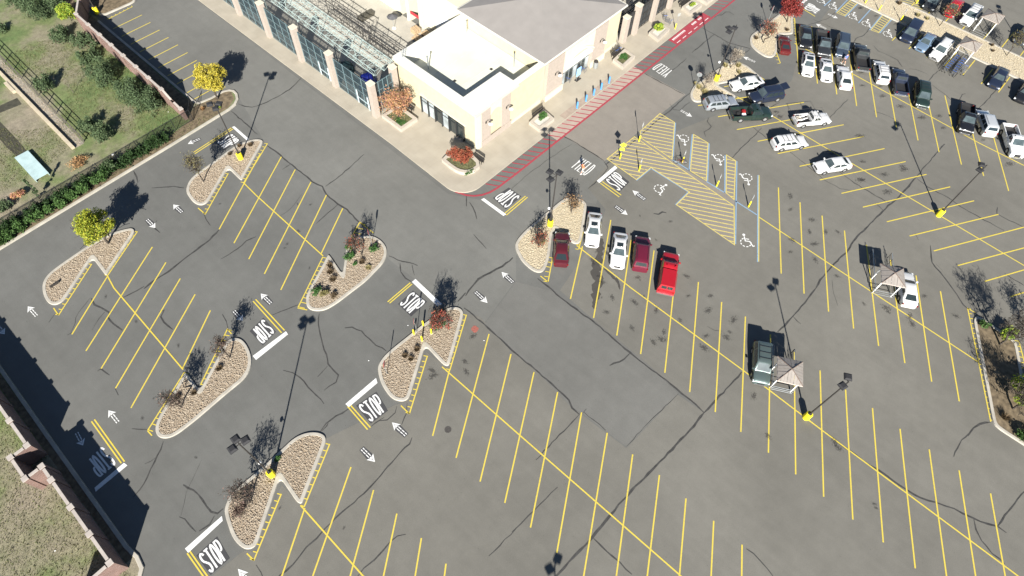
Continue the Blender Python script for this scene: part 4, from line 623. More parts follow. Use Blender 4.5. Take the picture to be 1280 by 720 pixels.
# tower front: block piers, arch, glazed entrance
spart('block_pier', PINK, (53.65, 57.0, 40.95, 41.58, .14, 6.3)); spart('block_pier', PINK, (63.4, 66.3, 40.95, 41.58, .14, 6.3)); spart('base_course', CREAM2, (53.5, 57.1, 40.8, 40.94, .14, 1.05)); spart('base_course', CREAM2, (63.3, 66.4, 40.8, 40.94, .14, 1.05)); spart('base_course', CREAM2, (66.5, 70.1, 41.4, 41.58, .14, .5))
mb = MB(); AP = [(57.05 + 6.3 * k / 14, 3.5 + 1.35 * math.sin(math.pi * k / 14) ** .8) for k in range(15)]; pts = [(57.05, 6.3)] + AP + [(63.35, 6.3)]; n = len(pts)
mb.V = [(p[0], 40.95, p[1]) for p in pts] + [(p[0], 41.58, p[1]) for p in pts]
for a, b_, c_ in tris(pts): mb.F.append((a, b_, c_)); mb.I.append(0)
for i in range(n): j = (i + 1) % n; mb.F.append((i, n + i, n + j, j)); mb.I.append(0)
sobj(mb, 'entrance_arch', CREAM2)
mb = MB()
for k in range(14): a_, b_ = AP[k], AP[k + 1]; mb.quad((a_[0], 40.75, a_[1]), (b_[0], 40.75, b_[1]), (b_[0], 40.75, b_[1] + .22), (a_[0], 40.75, a_[1] + .22)); mb.quad((a_[0], 40.94, a_[1] + .22), (a_[0], 40.75, a_[1] + .22), (b_[0], 40.75, b_[1] + .22), (b_[0], 40.94, b_[1] + .22))
sobj(mb, 'arch_trim', PARA)
spart('canopy_beam', PARA, (57.05, 63.35, 40.9, 41.55, 2.95, 3.35))
for k, x in enumerate(np.arange(57.15, 63.0, .88)):
    g = spart('glass_pane', GLASS if k % 3 else GLASSB, (x + .04, x + .82, 41.40, 41.44, .2, 2.1)); spart('transom_pane', GLASS, (x + .04, x + .82, 41.40, 41.44, 2.2, 2.9)); spart('door_frame', STEEL, (x - .04, x + .035, 41.33, 41.48, .14, 2.94))
spart('door_rail', STEEL, (57.1, 63.3, 41.34, 41.46, 2.11, 2.19))
# side windows of the wing
spart('window_recess', FRAME, (40.70, 40.745, 43.5, 51.45, .2, 2.75))
for k in range(6):
    y = 43.6 + k * 1.3; spart('window_pane', (GLASS, GLASS, GLASSB, GLASS, GLASSB, GLASSB)[k], (40.63, 40.695, y + .08, y + 1.16, .25, 2.6)); spart('transom_bar', FRAME, (40.55, 40.625, y + .08, y + 1.16, 2.15, 2.2))
for k in range(7): y = 43.55 + k * 1.3; spart('window_mullion', FRAME, (40.42, 40.69, y - .05, y + .05, .15, 2.8))
spart('window_head', CREAM2, (40.6, 40.74, 43.3, 51.7, 2.82, 3.0))
# gooseneck lamps
for x, y in ((42.35, 41.28), (46.1, 41.28), (55.3, 40.95), (64.9, 40.95)):
    mb = MB(); P = [(x, y - .0, 3.75), (x, y - .25, 4.2), (x, y - .55, 4.35), (x, y - .8, 4.15)]
    for a_, b_ in zip(P[:-1], P[1:]): mb.bar(a_, b_, .03, 5)
    mb.box(x - .1, x + .1, y - .06, y, 3.55, 3.9); lm = sobj(mb, 'gooseneck_lamp', STEELD); mb = MB(); mb.lathe([(.05, 4.2), (.26, 4.02), (.27, 3.97)], 12, (x, y - .8)); s_ = mb.obj('lamp_shade', WPOST, lm); s_.parent = lm
# main store body behind the yard
spart('store_wall', CREAM2, (52.6, 57.2, 64.0, 64.9, 0, 7.2), (52.6, 57.2, 66.9, 67.2, 0, 7.2), (52.6, 57.2, 68.9, 120, 0, 7.2), (52.6, 57.2, 64.9, 68.9, 4.6, 7.2), (57.2, 120, 56.8, 120, 0, 7.2), (53.6, 57.2, 56.8, 64.0, 0, 6.4))
spart('store_interior', M('dark_interior', (.03, .03, .028), .9, .2, 2), (55.4, 57.1, 64.95, 68.85, .15, 4.55))
spart('white_column', PARA, (52.3, 52.58, 66.9, 67.2, .15, 4.6)); spart('roller_door', M('pale_blue_door', (.62, .66, .70), .5, .06, 2), (53.5, 53.59, 58.6, 62.2, .15, 3.4)); spart('red_banner', M('red_cloth', (.4, .03, .04), .8, .2, 4), (52.62, 52.7, 64.95, 66.8, 1.3, 1.75))
spart('downpipe', STEELD, (50.6, 53.4, 56.32, 56.5, 5.1, 5.35))
# ================================================================= garden yard on the left
def column(x, y, h=5.5, wd=.78, label=None, grp=None):
    r = empty('fence_column', (x, y, 0), 0, label, 'column', grp); mb = MB(); mb.box(-wd / 2, wd / 2, -wd / 2, wd / 2, .1, h); mb.obj('shaft', PINK, r); mb = MB(); mb.box(-wd / 2 - .06, wd / 2 + .06, -wd / 2 - .06, wd / 2 + .06, h, h + .12); mb.V += [(-.3, -.3, h + .2)] ; mb.obj('cap', CREAM2, r)
    return r
ys = [55.1, 63.4, 70.9, 78.4, 85.8, 93.3, 100.8]
cl = ['pink block column at the garden yard corner, nearest the orange tree', 'second pink block column of the left garden fence counted from the corner', 'third pink block column of the left garden fence counted from the corner', 'fourth pink block column of the left garden fence counted from the corner', 'fifth pink block column of the left garden fence counted from the corner', 'sixth pink block column of the left garden fence, at the top edge of the photo', 'seventh pink block column of the left garden fence, out beyond the photo edge']
for y, l in zip(ys[:6], cl): column(35.75, y, label=l, grp='pink block columns of the left garden fence')
column(39.75, 55.5, label='pink block column standing against the cream wing wall behind the orange tree', grp='pink block columns of the left garden fence')
m, t, b = nodes('shade_mesh'); c = ramp(t, tex(t, scale=.8, detail=5), [(.3, (.022, .042, .052)), (.7, (.045, .075, .088))]); t.links.new(c, b.inputs['Base Color']); b.inputs['Roughness'].default_value = .6
tr = t.nodes.new('ShaderNodeBsdfTransparent'); mx = t.nodes.new('ShaderNodeMixShader'); mx.inputs[0].default_value = .42; t.links.new(tr.outputs[0], mx.inputs[1]); t.links.new(b.outputs[0], mx.inputs[2]); t.links.new(mx.outputs[0], t.nodes['Material Output'].inputs[0]); MESHM = m
FENCEB = M('blue_grey_fence_metal', (.13, .19, .205), .5, .1, 3)
def yard_fence(x, y0, y1, label, h=4.9, gate=False, dark=False):
    r = empty('mesh_fence_bay', (x, y0, 0), 0, label, 'fence', 'mesh fence bays of the garden yards'); L = y1 - y0; fm = STEELD if dark else FENCEB
    mb = MB(); mb.box(.0, .03, 0, L, .25, h); mb.obj('mesh_panel', MESHD if dark else MESHM, r)
    n = 4
    for k in range(n + 1): mb = MB(); mb.box(-.07, -.005, L * k / n * .99, L * k / n * .99 + .07, .14, h + .05); mb.obj('post', fm, r)
    for z in (.2, 1.2, 2.4, 3.6, h): mb = MB(); mb.box(-.11, -.075, .02, L - .02, z - .03, z + .03); mb.obj('rail', fm, r)
    if gate: mb = MB(); mb.box(-.16, -.12, L * .12, L * .14 + .1, .15, 2.3); mb.box(-.16, -.12, L * .42, L * .45, .15, 2.3); mb.box(-.165, -.125, L * .16, L * .41, 1.1, 1.16); mb.obj('gate', M('pale_gate', (.5, .58, .6), .5, .1, 3), r)
    return r
MESHD = M('dark_mesh', (.035, .038, .04), .7, .3, 2)
fl = ['dark blue-green mesh fence bay between the corner column and the second column', 'mesh fence bay with pale gate between the second and third columns', 'mesh fence bay between the third and fourth columns', 'mesh fence bay between the fourth and fifth columns', 'mesh fence bay cut by the top edge of the photo']
for i in range(5): yard_fence(35.95, ys[i] + .45, ys[i + 1] - .45, fl[i], gate=i in (0, 1))
r = yard_fence(0, 0, 3.0, 'short mesh fence return between the corner column and the wing wall'); r.location = (39.3, 55.35, 0); r.rotation_euler = (0, 0, rad(90))
# steel truss canopy
TRM = M('pale_green_steel', (.27, .34, .325), .5, .1, 3)
cano = empty('truss_canopy', (38.0, 57, 0), 0, 'pale green steel lattice canopy over the garden yard racks', 'canopy')
for x in (.0, 1.5, 3.0):
    for z in (4.2, 5.0): mb = MB(); mb.bar((x, 0, z), (x, 44, z), .05); mb.obj('chord', TRM, cano)
for k in range(30):
    y = k * 1.45; mb = MB()
    for x0, x1 in ((0, 1.5), (1.5, 3.0)): mb.bar((x0, y, 5.0), (x1, y, 5.0), .03); mb.bar((x0, y, 4.2), (x1, y, 5.0), .022); mb.bar((x0, y, 4.2), (x1, y + 1.45, 4.2), .022); mb.bar((x0, y + 1.45, 5.0), (x1, y, 5.0), .02)
    for x in (0, 1.5, 3.0): mb.bar((x, y, 4.2), (x, y, 5.0), .022); mb.bar((x, y, 4.2), (x, y + 1.45, 5.0), .022)
    mb.obj('truss_web', TRM, cano)
for k in range(6):
    for x in (0, 3.0): mb = MB(); mb.bar((x, k * 8 + .4, .14), (x, k * 8 + .4, 4.2), .07); mb.obj('post', TRM, cano)
def rack(x, y0, y1, h, d, label, lev=3, mat=STEELD, sp=2.4):
    r = empty('storage_rack', (x, y0, .14), 0, label, 'rack', 'steel racks in the garden yard'); n = max(1, int((y1 - y0) / sp)); s = (y1 - y0) / n
    for k in range(n + 1):
        mb = MB(); mb.bar((0, k * s, 0), (0, k * s, h), .045); mb.bar((d, k * s, 0), (d, k * s, h), .045)
        for z in np.arange(.2, h - .3, .9): mb.bar((0, k * s, z), (d, k * s, min(h, z + .7)), .02)
        mb.obj('upright_frame', mat, r)
    for l in range(lev):
        z = h * (l + 1) / lev - .25; mb = MB(); mb.bar((0, 0, z), (0, y1 - y0, z), .075); mb.bar((d, 0, z), (d, y1 - y0, z), .075)
        for q in np.arange(.3, y1 - y0, .6): mb.bar((0, q, z), (d, q, z), .02)
        mb.obj('shelf', mat, r)
    return r
rack(43.6, 58.5, 66.5, 3.4, 1.0, 'dark pallet rack in the open yard, nearest the wing roof', 2); rack(44.3, 66.9, 75.5, 3.4, 1.0, 'dark pallet rack in the open yard, the upper one of the two', 2)
rack(36.9, 58.0, 65.5, 2.3, .8, 'low dark rack behind the mesh bay with the blue tarp', 3); rack(36.9, 66.2, 76, 2.3, .8, 'low dark rack behind the gate bay of the fence', 3); rack(36.9, 77, 92, 2.3, .8, 'long low dark rack behind the upper mesh bays', 3)
# blue tarp thrown over goods
def lump(name, c, s, mat, label, cat, seed=1, flat=.6, n=2):
    bm = bmesh.new(); bmesh.ops.create_icosphere(bm, subdivisions=n + 1, radius=1)
    for v in bm.verts:
        k = 1 + .35 * noise.noise(v.co * 1.6 + Vector((seed, 0, 0))); v.co = Vector((v.co.x * s[0] * k, v.co.y * s[1] * k, max(-.05, v.co.z) * s[2] * k))
    me = bpy.data.meshes.new(name); bm.to_mesh(me); bm.free(); me.materials.append(mat); me.polygons.foreach_set('use_smooth', [True] * len(me.polygons)); o = link(name, me); o.location = c; return tag(o, label, cat)
lump('tarpaulin', (38.9, 60.6, .14), (1.3, .8, 2.1), M('blue_tarp', (.01, .02, .22), .45, .3, 4), 'crumpled dark blue tarpaulin over goods behind the corner mesh bay', 'tarpaulin', 2)
lump('plant_cluster', (38.7, 65.0, .14), (1.2, 1.2, 1.3), M('nursery_green', (.02, .045, .05), .7, .5, 5), 'dark blue-green heap of nursery plants in the yard beside the third column', 'plants', 5)
# pallets, stacked goods near the store doors
WOOD = M('pallet_wood', (.42, .31, .19), .85, .2, 4)
def pallet_stack(p, n, label):
    r = empty('pallet_stack', (*p, .145), random.uniform(-.2, .2), label, 'pallets', 'pallet stacks in the garden yard')
    for k in range(n):
        z = k * .15
        for q in range(5): mb = MB(); mb.box(-.55, .55, -.5 + q * .235, -.5 + q * .235 + .12, z + .11, z + .135); mb.obj('slat', WOOD, r)
        mb = MB(); 
        for x in (-.53, 0, .47): mb.box(x, x + .07, -.5, .56, z, z + .108)
        mb.obj('bearer', WOOD, r)
    return r
pallet_stack((51.2, 64.2), 5, 'pale wooden pallets stacked beside the white store column'); pallet_stack((51.8, 62.6), 3, 'low stack of wooden pallets against the cream store wall'); pallet_stack((50.3, 63.0), 2, 'two wooden pallets lying nearest the wing roof')
tag(MB().box(47.2, 49.6, 71.6, 72.6, .15, .7).obj('display_bench', M('dark_bench', (.07, .065, .05), .8, .2, 3)), 'dark flat display bench on the open garden yard floor', 'bench')
def parasol(p, label, r0=.85):
    r = empty('parasol', (*p, .14), 0, label, 'umbrella'); mb = MB(); mb.bar((0, 0, 0), (0, 0, 2.2), .03, 6); mb.obj('pole', STEEL, r); mb = MB(); mb.V = [(0, 0, 2.35)] + [(r0 * math.cos(k * math.pi / 4), r0 * math.sin(k * math.pi / 4), 1.95) for k in range(8)]; mb.F = [(0, k + 1, (k + 1) % 8 + 1) for k in range(8)]; mb.I = [0] * 8; mb.obj('canopy', M('grey_canvas', (.08, .08, .085), .8, .2, 3), r)
    mb = MB(); mb.lathe([(.3, 0), (.3, .1), (.05, .14)], 12); mb.obj('base', WPOST, r)
parasol((49.6, 67.2), 'dark grey parasol on white foot near the store openings')
# right hand garden fence (dark mesh) beyond the tower
cr = ['pink block column right of the tower, nearest the tower wall', 'second pink block column right of the tower', 'third pink block column right of the tower, above the leafy planter', 'fourth pink block column right of the tower', 'fifth pink block column right of the tower, near the top edge', 'sixth pink block column right of the tower, past the top edge']
xs = [71.3, 74.0, 78.5, 83.0, 87.5, 92.0]
for x, l, h in zip(xs, cr, (4.2, 4.8, 5.2, 5.2, 5.2, 5.2)): column(x, 41.2, h, .8, l, 'pink block columns of the right garden fence')
fr = ['narrow dark mesh bay beside the tower', 'dark mesh bay between the second and third columns right of the tower', 'dark mesh bay between the third and fourth columns right of the tower', 'dark mesh bay between the fourth and fifth columns right of the tower', 'dark mesh bay past the fifth column at the top edge']
for i in range(5):
    r = yard_fence(0, 0, xs[i + 1] - xs[i] - .9, fr[i], h=4.0, dark=True); r.location = (xs[i + 1] - .45, 41.4, 0); r.rotation_euler = (0, 0, rad(90))
for k, (x, y, l) in enumerate(((72.6, 43.5, 'dark shelving rack in the right yard close behind the tower corner'), (77.5, 43.5, 'dark shelving rack in the right yard behind the second mesh bay'), (82.5, 43.5, 'dark shelving rack in the right yard behind the third mesh bay'))):
    r = rack(0, 0, 4, 2.6, 1, l, 3); r.location = (x + 2, y, .14); r.rotation_euler = (0, 0, rad(90))
tag(MB().box(70.6, 79.5, 46.2, 50, 3.6, 3.8).obj('canopy_roof', PARA), 'pale flat canopy roof in the right yard behind the tower', 'canopy')
# ================================================================= planters with benches
PLC = M('planter_concrete', (.38, .34, .285), .8, .08, 2)
def planter(pts, label, soil=MULCH, bench=None, grp='raised concrete planters on the store sidewalk'):
    pts = ccw(pts); c = (sum(p[0] for p in pts) / len(pts), sum(p[1] for p in pts) / len(pts)); r = empty('planter', (*c, .14), 0, label, 'planter', grp); L = [(p[0] - c[0], p[1] - c[1]) for p in pts]; inn = offs(L, .42); mb = MB(); n = len(L)
    for i in range(n): j = (i + 1) % n; a, b_, A_, B_ = L[i], L[j], inn[i], inn[j]; mb.quad((*a, 0), (*b_, 0), (*b_, .5), (*a, .5)); mb.quad((*a, .5), (*b_, .5), (*B_, .5), (*A_, .5)); mb.quad((*A_, .5), (*B_, .5), (*B_, .3), (*A_, .3))
    mb.obj('concrete_rim', PLC, r); sheet('soil', inn, .38, soil, r)
    return c
def bench(p, a, label, L=1.7):
    r = empty('bench', (*p, .14), a, label, 'bench', 'dark benches beside the planters')
    for k in range(4): mb = MB(); mb.box(-L / 2, L / 2, -.2 + k * .105, -.2 + k * .105 + .085, .44, .47); mb.obj('seat_slat', STEELD, r)
    for k in range(3): mb = MB(); mb.box(-L / 2, L / 2, .24, .27, .55 + k * .12, .64 + k * .12); mb.obj('back_slat', STEELD, r)
    for x in (-L / 2 + .1, L / 2 - .16): mb = MB(); mb.box(x, x + .06, -.2, -.14, 0, .435); mb.box(x, x + .06, .18, .235, 0, .9); mb.box(x, x + .06, -.135, .175, .38, .435); mb.obj('leg', STEELD, r)
SOILG = M('planter_groundcover', (.10, .10, .045), .95, .6, 4, bump=.6)
P1 = planter([(36.0, 50.5), (38.9, 50.5), (38.9, 54.3), (36.0, 54.3)], 'square concrete planter holding the orange and pink tree', SOILG)
P2 = planter(chaikin([(36.09,43.67),(35.94,40.92),(36.24,39.66),(37.2,38.77),(39.07,38.77),(39.52,41.64)], 1), 'rounded concrete planter with the red tree at the sidewalk corner', SOILG)
P3 = planter([(50.0, 37.9), (52.6, 37.9), (52.6, 40.4), (50.0, 40.4)] if False else [(48.72,39.54),(48.64,37.62),(51.59,37.58),(51.94,39.82)], 'concrete planter with spiky green plants left of the blue bollards', M('pale_planter_gravel', (.5, .47, .42), .9, .15, 6), grp=None)
P4 = planter([(66.53,39.38),(66.28,37.3),(69.46,37.54),(69.74,39.65)], 'concrete planter with dense dark green groundcover right of the entrance', SOILG)
P5 = planter([(75.24,39.33),(74.9,37.31),(78.1,37.54),(78.48,39.58)], 'concrete planter with a leafy yellow-green plant before the mesh fence', M('pale_planter_gravel', (.5, .47, .42), .9, .15, 6))
P6 = planter([(83.96,39.39),(83.52,37.45),(86.67,37.41),(86.93,39.31)], 'concrete planter with a small pale green plant near the top edge', M('pale_planter_gravel', (.5, .47, .42), .9, .15, 6))
P7 = planter([(87.78,39.05),(87.65,37.16),(90,37.13),(90.33,39.16)], 'concrete planter cut by the top edge of the photo', MULCH)
bench((39.6, 53.0), rad(-90), 'dark slatted bench on the wall side of the orange tree planter'); bench((39.44,39.84), rad(-90), 'dark slatted bench beside the rounded corner planter'); bench((50.97,39.83), rad(0), 'dark slatted bench behind the spiky plant planter', 2.2); bench((68.2,39.94), rad(0), 'dark slatted bench behind the groundcover planter', 2.0); bench((85.34,39.74), 0, 'dark slatted bench behind the planter with pale green plant', 2.2)
# blue bollards at the crossing
first = None
for i, (x, l) in enumerate(zip((55.69, 57.6, 59.3, 60.95, 62.74), ('blue bollard at the left end of the row of five', 'second blue bollard from the left of the five', 'middle blue bollard of the five', 'second blue bollard from the right of the five', 'blue bollard at the right end of the row of five'))):
    if first is None:
        first = empty('bollard', (x, 37.0, .144), 0, l, 'bollard', 'blue bollards in front of the entrance'); mb = MB(); mb.lathe([(.13, 0), (.13, .95), (.11, 1.05), (.04, 1.1)], 14); mb.obj('post', M('light_blue_sleeve', (.08, .25, .55), .45, .08, 3), first, smooth=True, sharp=40); mb = MB(); mb.lathe([(.19, 0), (.19, .03), (.135, .03)], 14); mb.obj('base_plate', STEEL, first)
    else: r = copy_tree(first); r.location = (x, 37.0, .144); r['label'] = l
# bits at the entrance
r = empty('trash_can', (63.9, 40.4, .14), 0, 'round grey ribbed trash can right of the entrance doors', 'trash can'); mb = MB(); mb.lathe([(.28, 0), (.31, .1), (.31, .95), (.27, 1.0)], 18); mb.obj('barrel', M('grey_barrel', (.22, .23, .23), .6, .2, 6), r); mb = MB(); mb.lathe([(.33, 1.0), (.30, 1.12), (.12, 1.2), (.1, 1.15)], 18); mb.obj('lid', STEELD, r)
for k in range(12): a = k * math.pi / 6; mb = MB(); mb.box(.315, .335, -.03, .03, .12, .92); o = mb.obj('rib', STEEL, r); o.rotation_euler = (0, 0, a)
r = empty('information_stand', (60.2, 40.6, .14), 0, 'light blue free-standing notice board in front of the doors', 'sign'); mb = MB(); mb.box(-.45, .45, -.04, .04, .7, 2.0); mb.obj('board', M('sky_blue_board', (.28, .50, .78), .5, .1, 2), r)
for x in (-.35, .3): mb = MB(); mb.box(x, x + .05, -.03, .03, 0, .695); mb.obj('leg', STEEL, r)
mb = MB(); mb.box(-.5, .5, -.25, .25, 0, .04); mb.obj('foot', STEELD, r)
# ================================================================= BRICK WALLS
m, t, b = nodes('brick'); br = t.nodes.new('ShaderNodeTexBrick'); br.inputs['Scale'].default_value = 1; br.inputs['Brick Width'].default_value = .24; br.inputs['Row Height'].default_value = .08; br.inputs['Mortar Size'].default_value = .008
br.inputs['Color1'].default_value = (.155, .085, .065, 1); br.inputs['Color2'].default_value = (.125, .066, .052, 1); br.inputs['Mortar'].default_value = (.29, .24, .215, 1)
co = t.nodes.new('ShaderNodeTexCoord'); sx = t.nodes.new('ShaderNodeSeparateXYZ'); t.links.new(co.outputs['Object'], sx.inputs[0]); ad = t.nodes.new('ShaderNodeMath'); ad.operation = 'ADD'; t.links.new(sx.outputs[0], ad.inputs[0]); t.links.new(sx.outputs[1], ad.inputs[1]); cb = t.nodes.new('ShaderNodeCombineXYZ'); t.links.new(ad.outputs[0], cb.inputs[0]); t.links.new(sx.outputs[2], cb.inputs[1]); t.links.new(cb.outputs[0], br.inputs['Vector'])
t.links.new(mul(t, br.outputs[0], ramp(t, tex(t, scale=.8, detail=4), [(.3, g3(.8)), (.7, g3(1.2))])), b.inputs['Base Color']); b.inputs['Roughness'].default_value = .9; BRICK = m
COPE = M('stone_coping', (.37, .33, .295), .85, .1, 2)
def brick_wall(path, h, label, piers=(), hs=None):
    """path of (x,y) points; panels between them, pier objects at the listed points"""
    b0 = path[0]; r = empty('brick_wall', (*b0, .0), 0, label, 'wall'); th = .14
    for k, (a, c) in enumerate(zip(path[:-1], path[1:])):
        a = Vector(a) - Vector(b0); c = Vector(c) - Vector(b0); d = (c - a).normalized(); n = Vector((-d.y, d.x)); e0, e1 = a + d * .0, c - d * .0; h0 = hs[k] if hs else h; h1 = hs[k + 1] if hs else h
        P = [e0 - n * th, e1 - n * th, e1 + n * th, e0 + n * th]; mb = MB(); mb.V = [(*p, 0) for p in P] + [(*P[0], h0), (*P[1], h1), (*P[2], h1), (*P[3], h0)]; mb.F = [(0, 1, 5, 4), (2, 3, 7, 6), (1, 2, 6, 5), (3, 0, 4, 7)]; mb.I = [0] * 4; mb.obj('brick_panel', BRICK, r)
        q = .13; e0 = a + d * .34; e1 = c - d * .34
        L = (e1 - e0).length; ns = max(1, round(L / 1.4))
        for s_ in range(ns):
            f0, f1 = e0.lerp(e1, s_ / ns + .004), e0.lerp(e1, (s_ + 1) / ns - .004); z0 = h0 + (h1 - h0) * s_ / ns; z1 = h0 + (h1 - h0) * (s_ + 1) / ns; P = [f0 - n * q, f1 - n * q, f1 + n * q, f0 + n * q]; mb = MB(); mb.V = [(*P[i], (z0, z1, z1, z0)[i] + .0) for i in range(4)] + [(*P[i], (z0, z1, z1, z0)[i] + .1) for i in range(4)]; mb.F = [(4, 5, 6, 7), (0, 1, 5, 4), (1, 2, 6, 5), (2, 3, 7, 6), (3, 0, 4, 7)]; mb.I = [0] * 5; mb.obj('coping_stone', COPE, r)
    for p in piers:
        x, y = p[0] - b0[0], p[1] - b0[1]; hh = p[2] if len(p) > 2 else h; mb = MB(); mb.box(x - .21, x + .21, y - .21, y + .21, 0, hh + .05); mb.obj('pier', BRICK, r); mb = MB(); mb.box(x - .25, x + .25, y - .25, y + .25, hh + .05, hh + .18); mb.obj('pier_cap', COPE, r)
    return r
wp = [(18.05, 72.4), (18.05, 74.2)] + [(18.05, y) for y in (76.3, 79.4, 82.5, 85.7, 88.8, 91.9, 95.0, 98.4)] + [(19.9, 101.3), (23.5, 107), (24, 118)]
brick_wall(wp, 2.55, 'long red brick wall with pale coping between dry field and upper parking bays', [(p[0], p[1]) for p in wp[2:11]] + [(18.05, 72.4, 1.7)], hs=[1.7, 1.9] + [2.55] * 11)
lw = [(-20, 28.6), (-15.4, 28.7), (-15.4, 32.0), (-15.4, 35.2), (-15.4, 38.6), (-15.4, 40.35), (-16.9, 40.35), (-16.9, 43.1), (-15.4, 43.1), (-15.4, 46.5), (-15.4, 49.9), (-15.4, 53.3), (-15.4, 56.7), (-15.4, 60.1)]
brick_wall(lw, 2.7, 'red brick wall with pale coping and a square recess at the lower left', lw[1:])
# ================================================================= CHAIN LINK FENCE, RAIL FENCE, DECK IN THE FIELD
m, t, b = nodes('chain_mesh'); b.inputs['Base Color'].default_value = (.012, .012, .012, 1); tr = t.nodes.new('ShaderNodeBsdfTransparent'); mx = t.nodes.new('ShaderNodeMixShader'); mx.inputs[0].default_value = .28; t.links.new(tr.outputs[0], mx.inputs[1]); t.links.new(b.outputs[0], mx.inputs[2]); t.links.new(mx.outputs[0], t.nodes['Material Output'].inputs[0]); CHAIN = m
cf = empty('chain_link_fence', (18.1, 71.5, .1), 0, 'black chain-link fence running along the field edge behind the hedge', 'fence')
fp2 = [(19.9, 73.4), (18.6, 71.5)] + [(18.6 - 2.55 * k, 71.5 - .03 * k) for k in range(1, 17)]
for a, c in zip(fp2[:-1], fp2[1:]):
    a = (a[0] - 18.1, a[1] - 71.5); c = (c[0] - 18.1, c[1] - 71.5); mb = MB(); mb.quad((*a, .02), (*c, .02), (*c, 1.7), (*a, 1.7)); mb.obj('mesh', CHAIN, cf); mb = MB(); mb.bar((*a, 1.74), (*c, 1.74), .03, 5); mb.obj('top_rail', BLACK, cf); mb = MB(); mb.bar((*a, .12), (*c, .12), .025, 5); mb.obj('bottom_rail', BLACK, cf)
for a in fp2: mb = MB(); mb.bar((a[0] - 18.1, a[1] - 71.5, 0), (a[0] - 18.1, a[1] - 71.5, 1.85), .045, 6); mb.obj('post', BLACK, cf)
rf = empty('rail_fence', (6.9, 77.8, .1), 0, 'long weathered three-rail fence beside the pale retaining kerb in the field', 'fence')
for k in range(11):
    mb = MB(); mb.box(-.06, .06, k * 2.4, k * 2.4 + .1, 0, 1.25); mb.obj('post', M('weathered_rail', (.10, .09, .075), .85, .25, 6), rf)
for z in (.35, .75, 1.15): mb = MB(); mb.box(.065, .10, -.2, 26, z, z + .07); mb.obj('rail', M('weathered_rail', (.1, .09, .075)), rf)
rk = empty('retaining_kerb', (5.45, 77.6, .1), 0, 'pale tan concrete retaining kerb with a small inlet block across the field', 'wall')
for k in range(9): mb = MB(); mb.box(-.2, .2, k * 3.0, k * 3.0 + 2.97, 0, .32); mb.obj('kerb_segment', M('tan_concrete', (.43, .37, .27), .85, .1, 2), rk)
mb = MB(); mb.box(-.62, -.21, 14.9, 17.3, 0, .4); mb.obj('inlet_block', M('tan_concrete', (.43, .37, .27)), rk)
sheet('gravel_strip', [(5.7, 77.6), (6.8, 77.6), (6.8, 110), (5.7, 110)], .104, M('grey_gravel_strip', (.25, .225, .18), .95, .35, 5), fld); stones([(5.7, 77.6), (6.8, 77.6), (6.8, 104), (5.7, 104)], 30, .1, fld, ROCK, name='gravel')
DITCH = M('dark_ditch', (.045, .043, .03), .9, .3, 3)
sheet('drainage_ditch', [(0.0, 80.8), (1.25, 80.8), (1.35, 84), (1.2, 96), (-.1, 96), (-.15, 84)], .104, DITCH, fld); sheet('drainage_ditch', ccw([(4.81,91.46),(4.68,89.85),(1.94,90.28),(-1.88,90.85),(-1.2,92.43),(2.54,91.59)]), .104, DITCH, fld)
dk = empty('footbridge_deck', (.55, 78.2, .1), 0, 'narrow pale blue metal deck raised over the end of the dark ditch', 'deck')
for k in range(8): mb = MB(); mb.box(-.85, .85, -2.62 + k * .66, -2.62 + k * .66 + .645, .34, .4); mb.obj('deck_panel', M('pale_blue_metal', (.36, .47, .47), .5, .12, 1.5), dk)
for x in (-.82, .74): mb = MB(); mb.box(x, x + .08, -2.6, 2.6, 0, .335); mb.obj('side_beam', M('pale_blue_metal', (.4, .5, .5)), dk)
# ================================================================= VEGETATION
BARKD = M('dark_bark', (.055, .045, .035), .9, .3, 8); BARKG = M('grey_bark', (.16, .135, .11), .9, .25, 8); BARKW = M('pale_twigs', (.36, .31, .23), .9, .15, 8)
def LM(name, *c, tr=.25): return islandmat(name, list(c), .7, tr)
L_YEL = LM('yellow_leaves', (.46, .37, .03), (.52, .43, .05), (.30, .28, .04), (.56, .47, .09)); L_YG = LM('yellow_green_leaves', (.26, .32, .03), (.42, .41, .04), (.12, .21, .03), (.48, .43, .06)); L_GRN = LM('lime_leaves', (.13, .24, .03), (.24, .34, .04), (.40, .42, .05))
L_CON = LM('conifer_needles', (.035, .058, .028), (.065, .10, .045), (.10, .14, .065), (.05, .08, .038), tr=.1); L_HED = LM('hedge_leaves', (.035, .075, .02), (.06, .12, .03), (.08, .15, .04), tr=.1); L_HED2 = LM('dark_hedge_leaves', (.012, .03, .008), (.028, .06, .015), (.02, .045, .012), tr=.1)
L_RED = LM('red_leaves', (.30, .06, .035), (.40, .11, .06), (.20, .05, .03), (.32, .16, .08)); L_DRED = LM('dark_red_leaves', (.20, .03, .028), (.30, .055, .045), (.13, .02, .02)); L_ORG = LM('orange_pink_leaves', (.46, .22, .12), (.50, .30, .14), (.38, .16, .15), (.30, .26, .08))
L_TAN = LM('tan_leaves', (.34, .20, .09), (.42, .26, .12), (.26, .15, .08)); L_PUR = LM('purple_twig_leaves', (.15, .10, .085), (.20, .14, .11), (.11, .06, .055)); L_OLV = LM('sparse_olive_leaves', (.19, .17, .07), (.25, .22, .09), (.12, .12, .05)); L_STR = LM('straw_grass', (.36, .31, .15), (.46, .40, .20), (.26, .24, .12)); L_BRN = LM('brown_grass', (.13, .09, .05), (.20, .15, .09), (.09, .065, .04)); L_ROS = LM('rose_leaves', (.04, .11, .025), (.07, .16, .04), (.03, .08, .02)); L_FLW = LM('red_flowers', (.40, .05, .045), (.24, .10, .06), (.48, .10, .08), (.12, .13, .05))
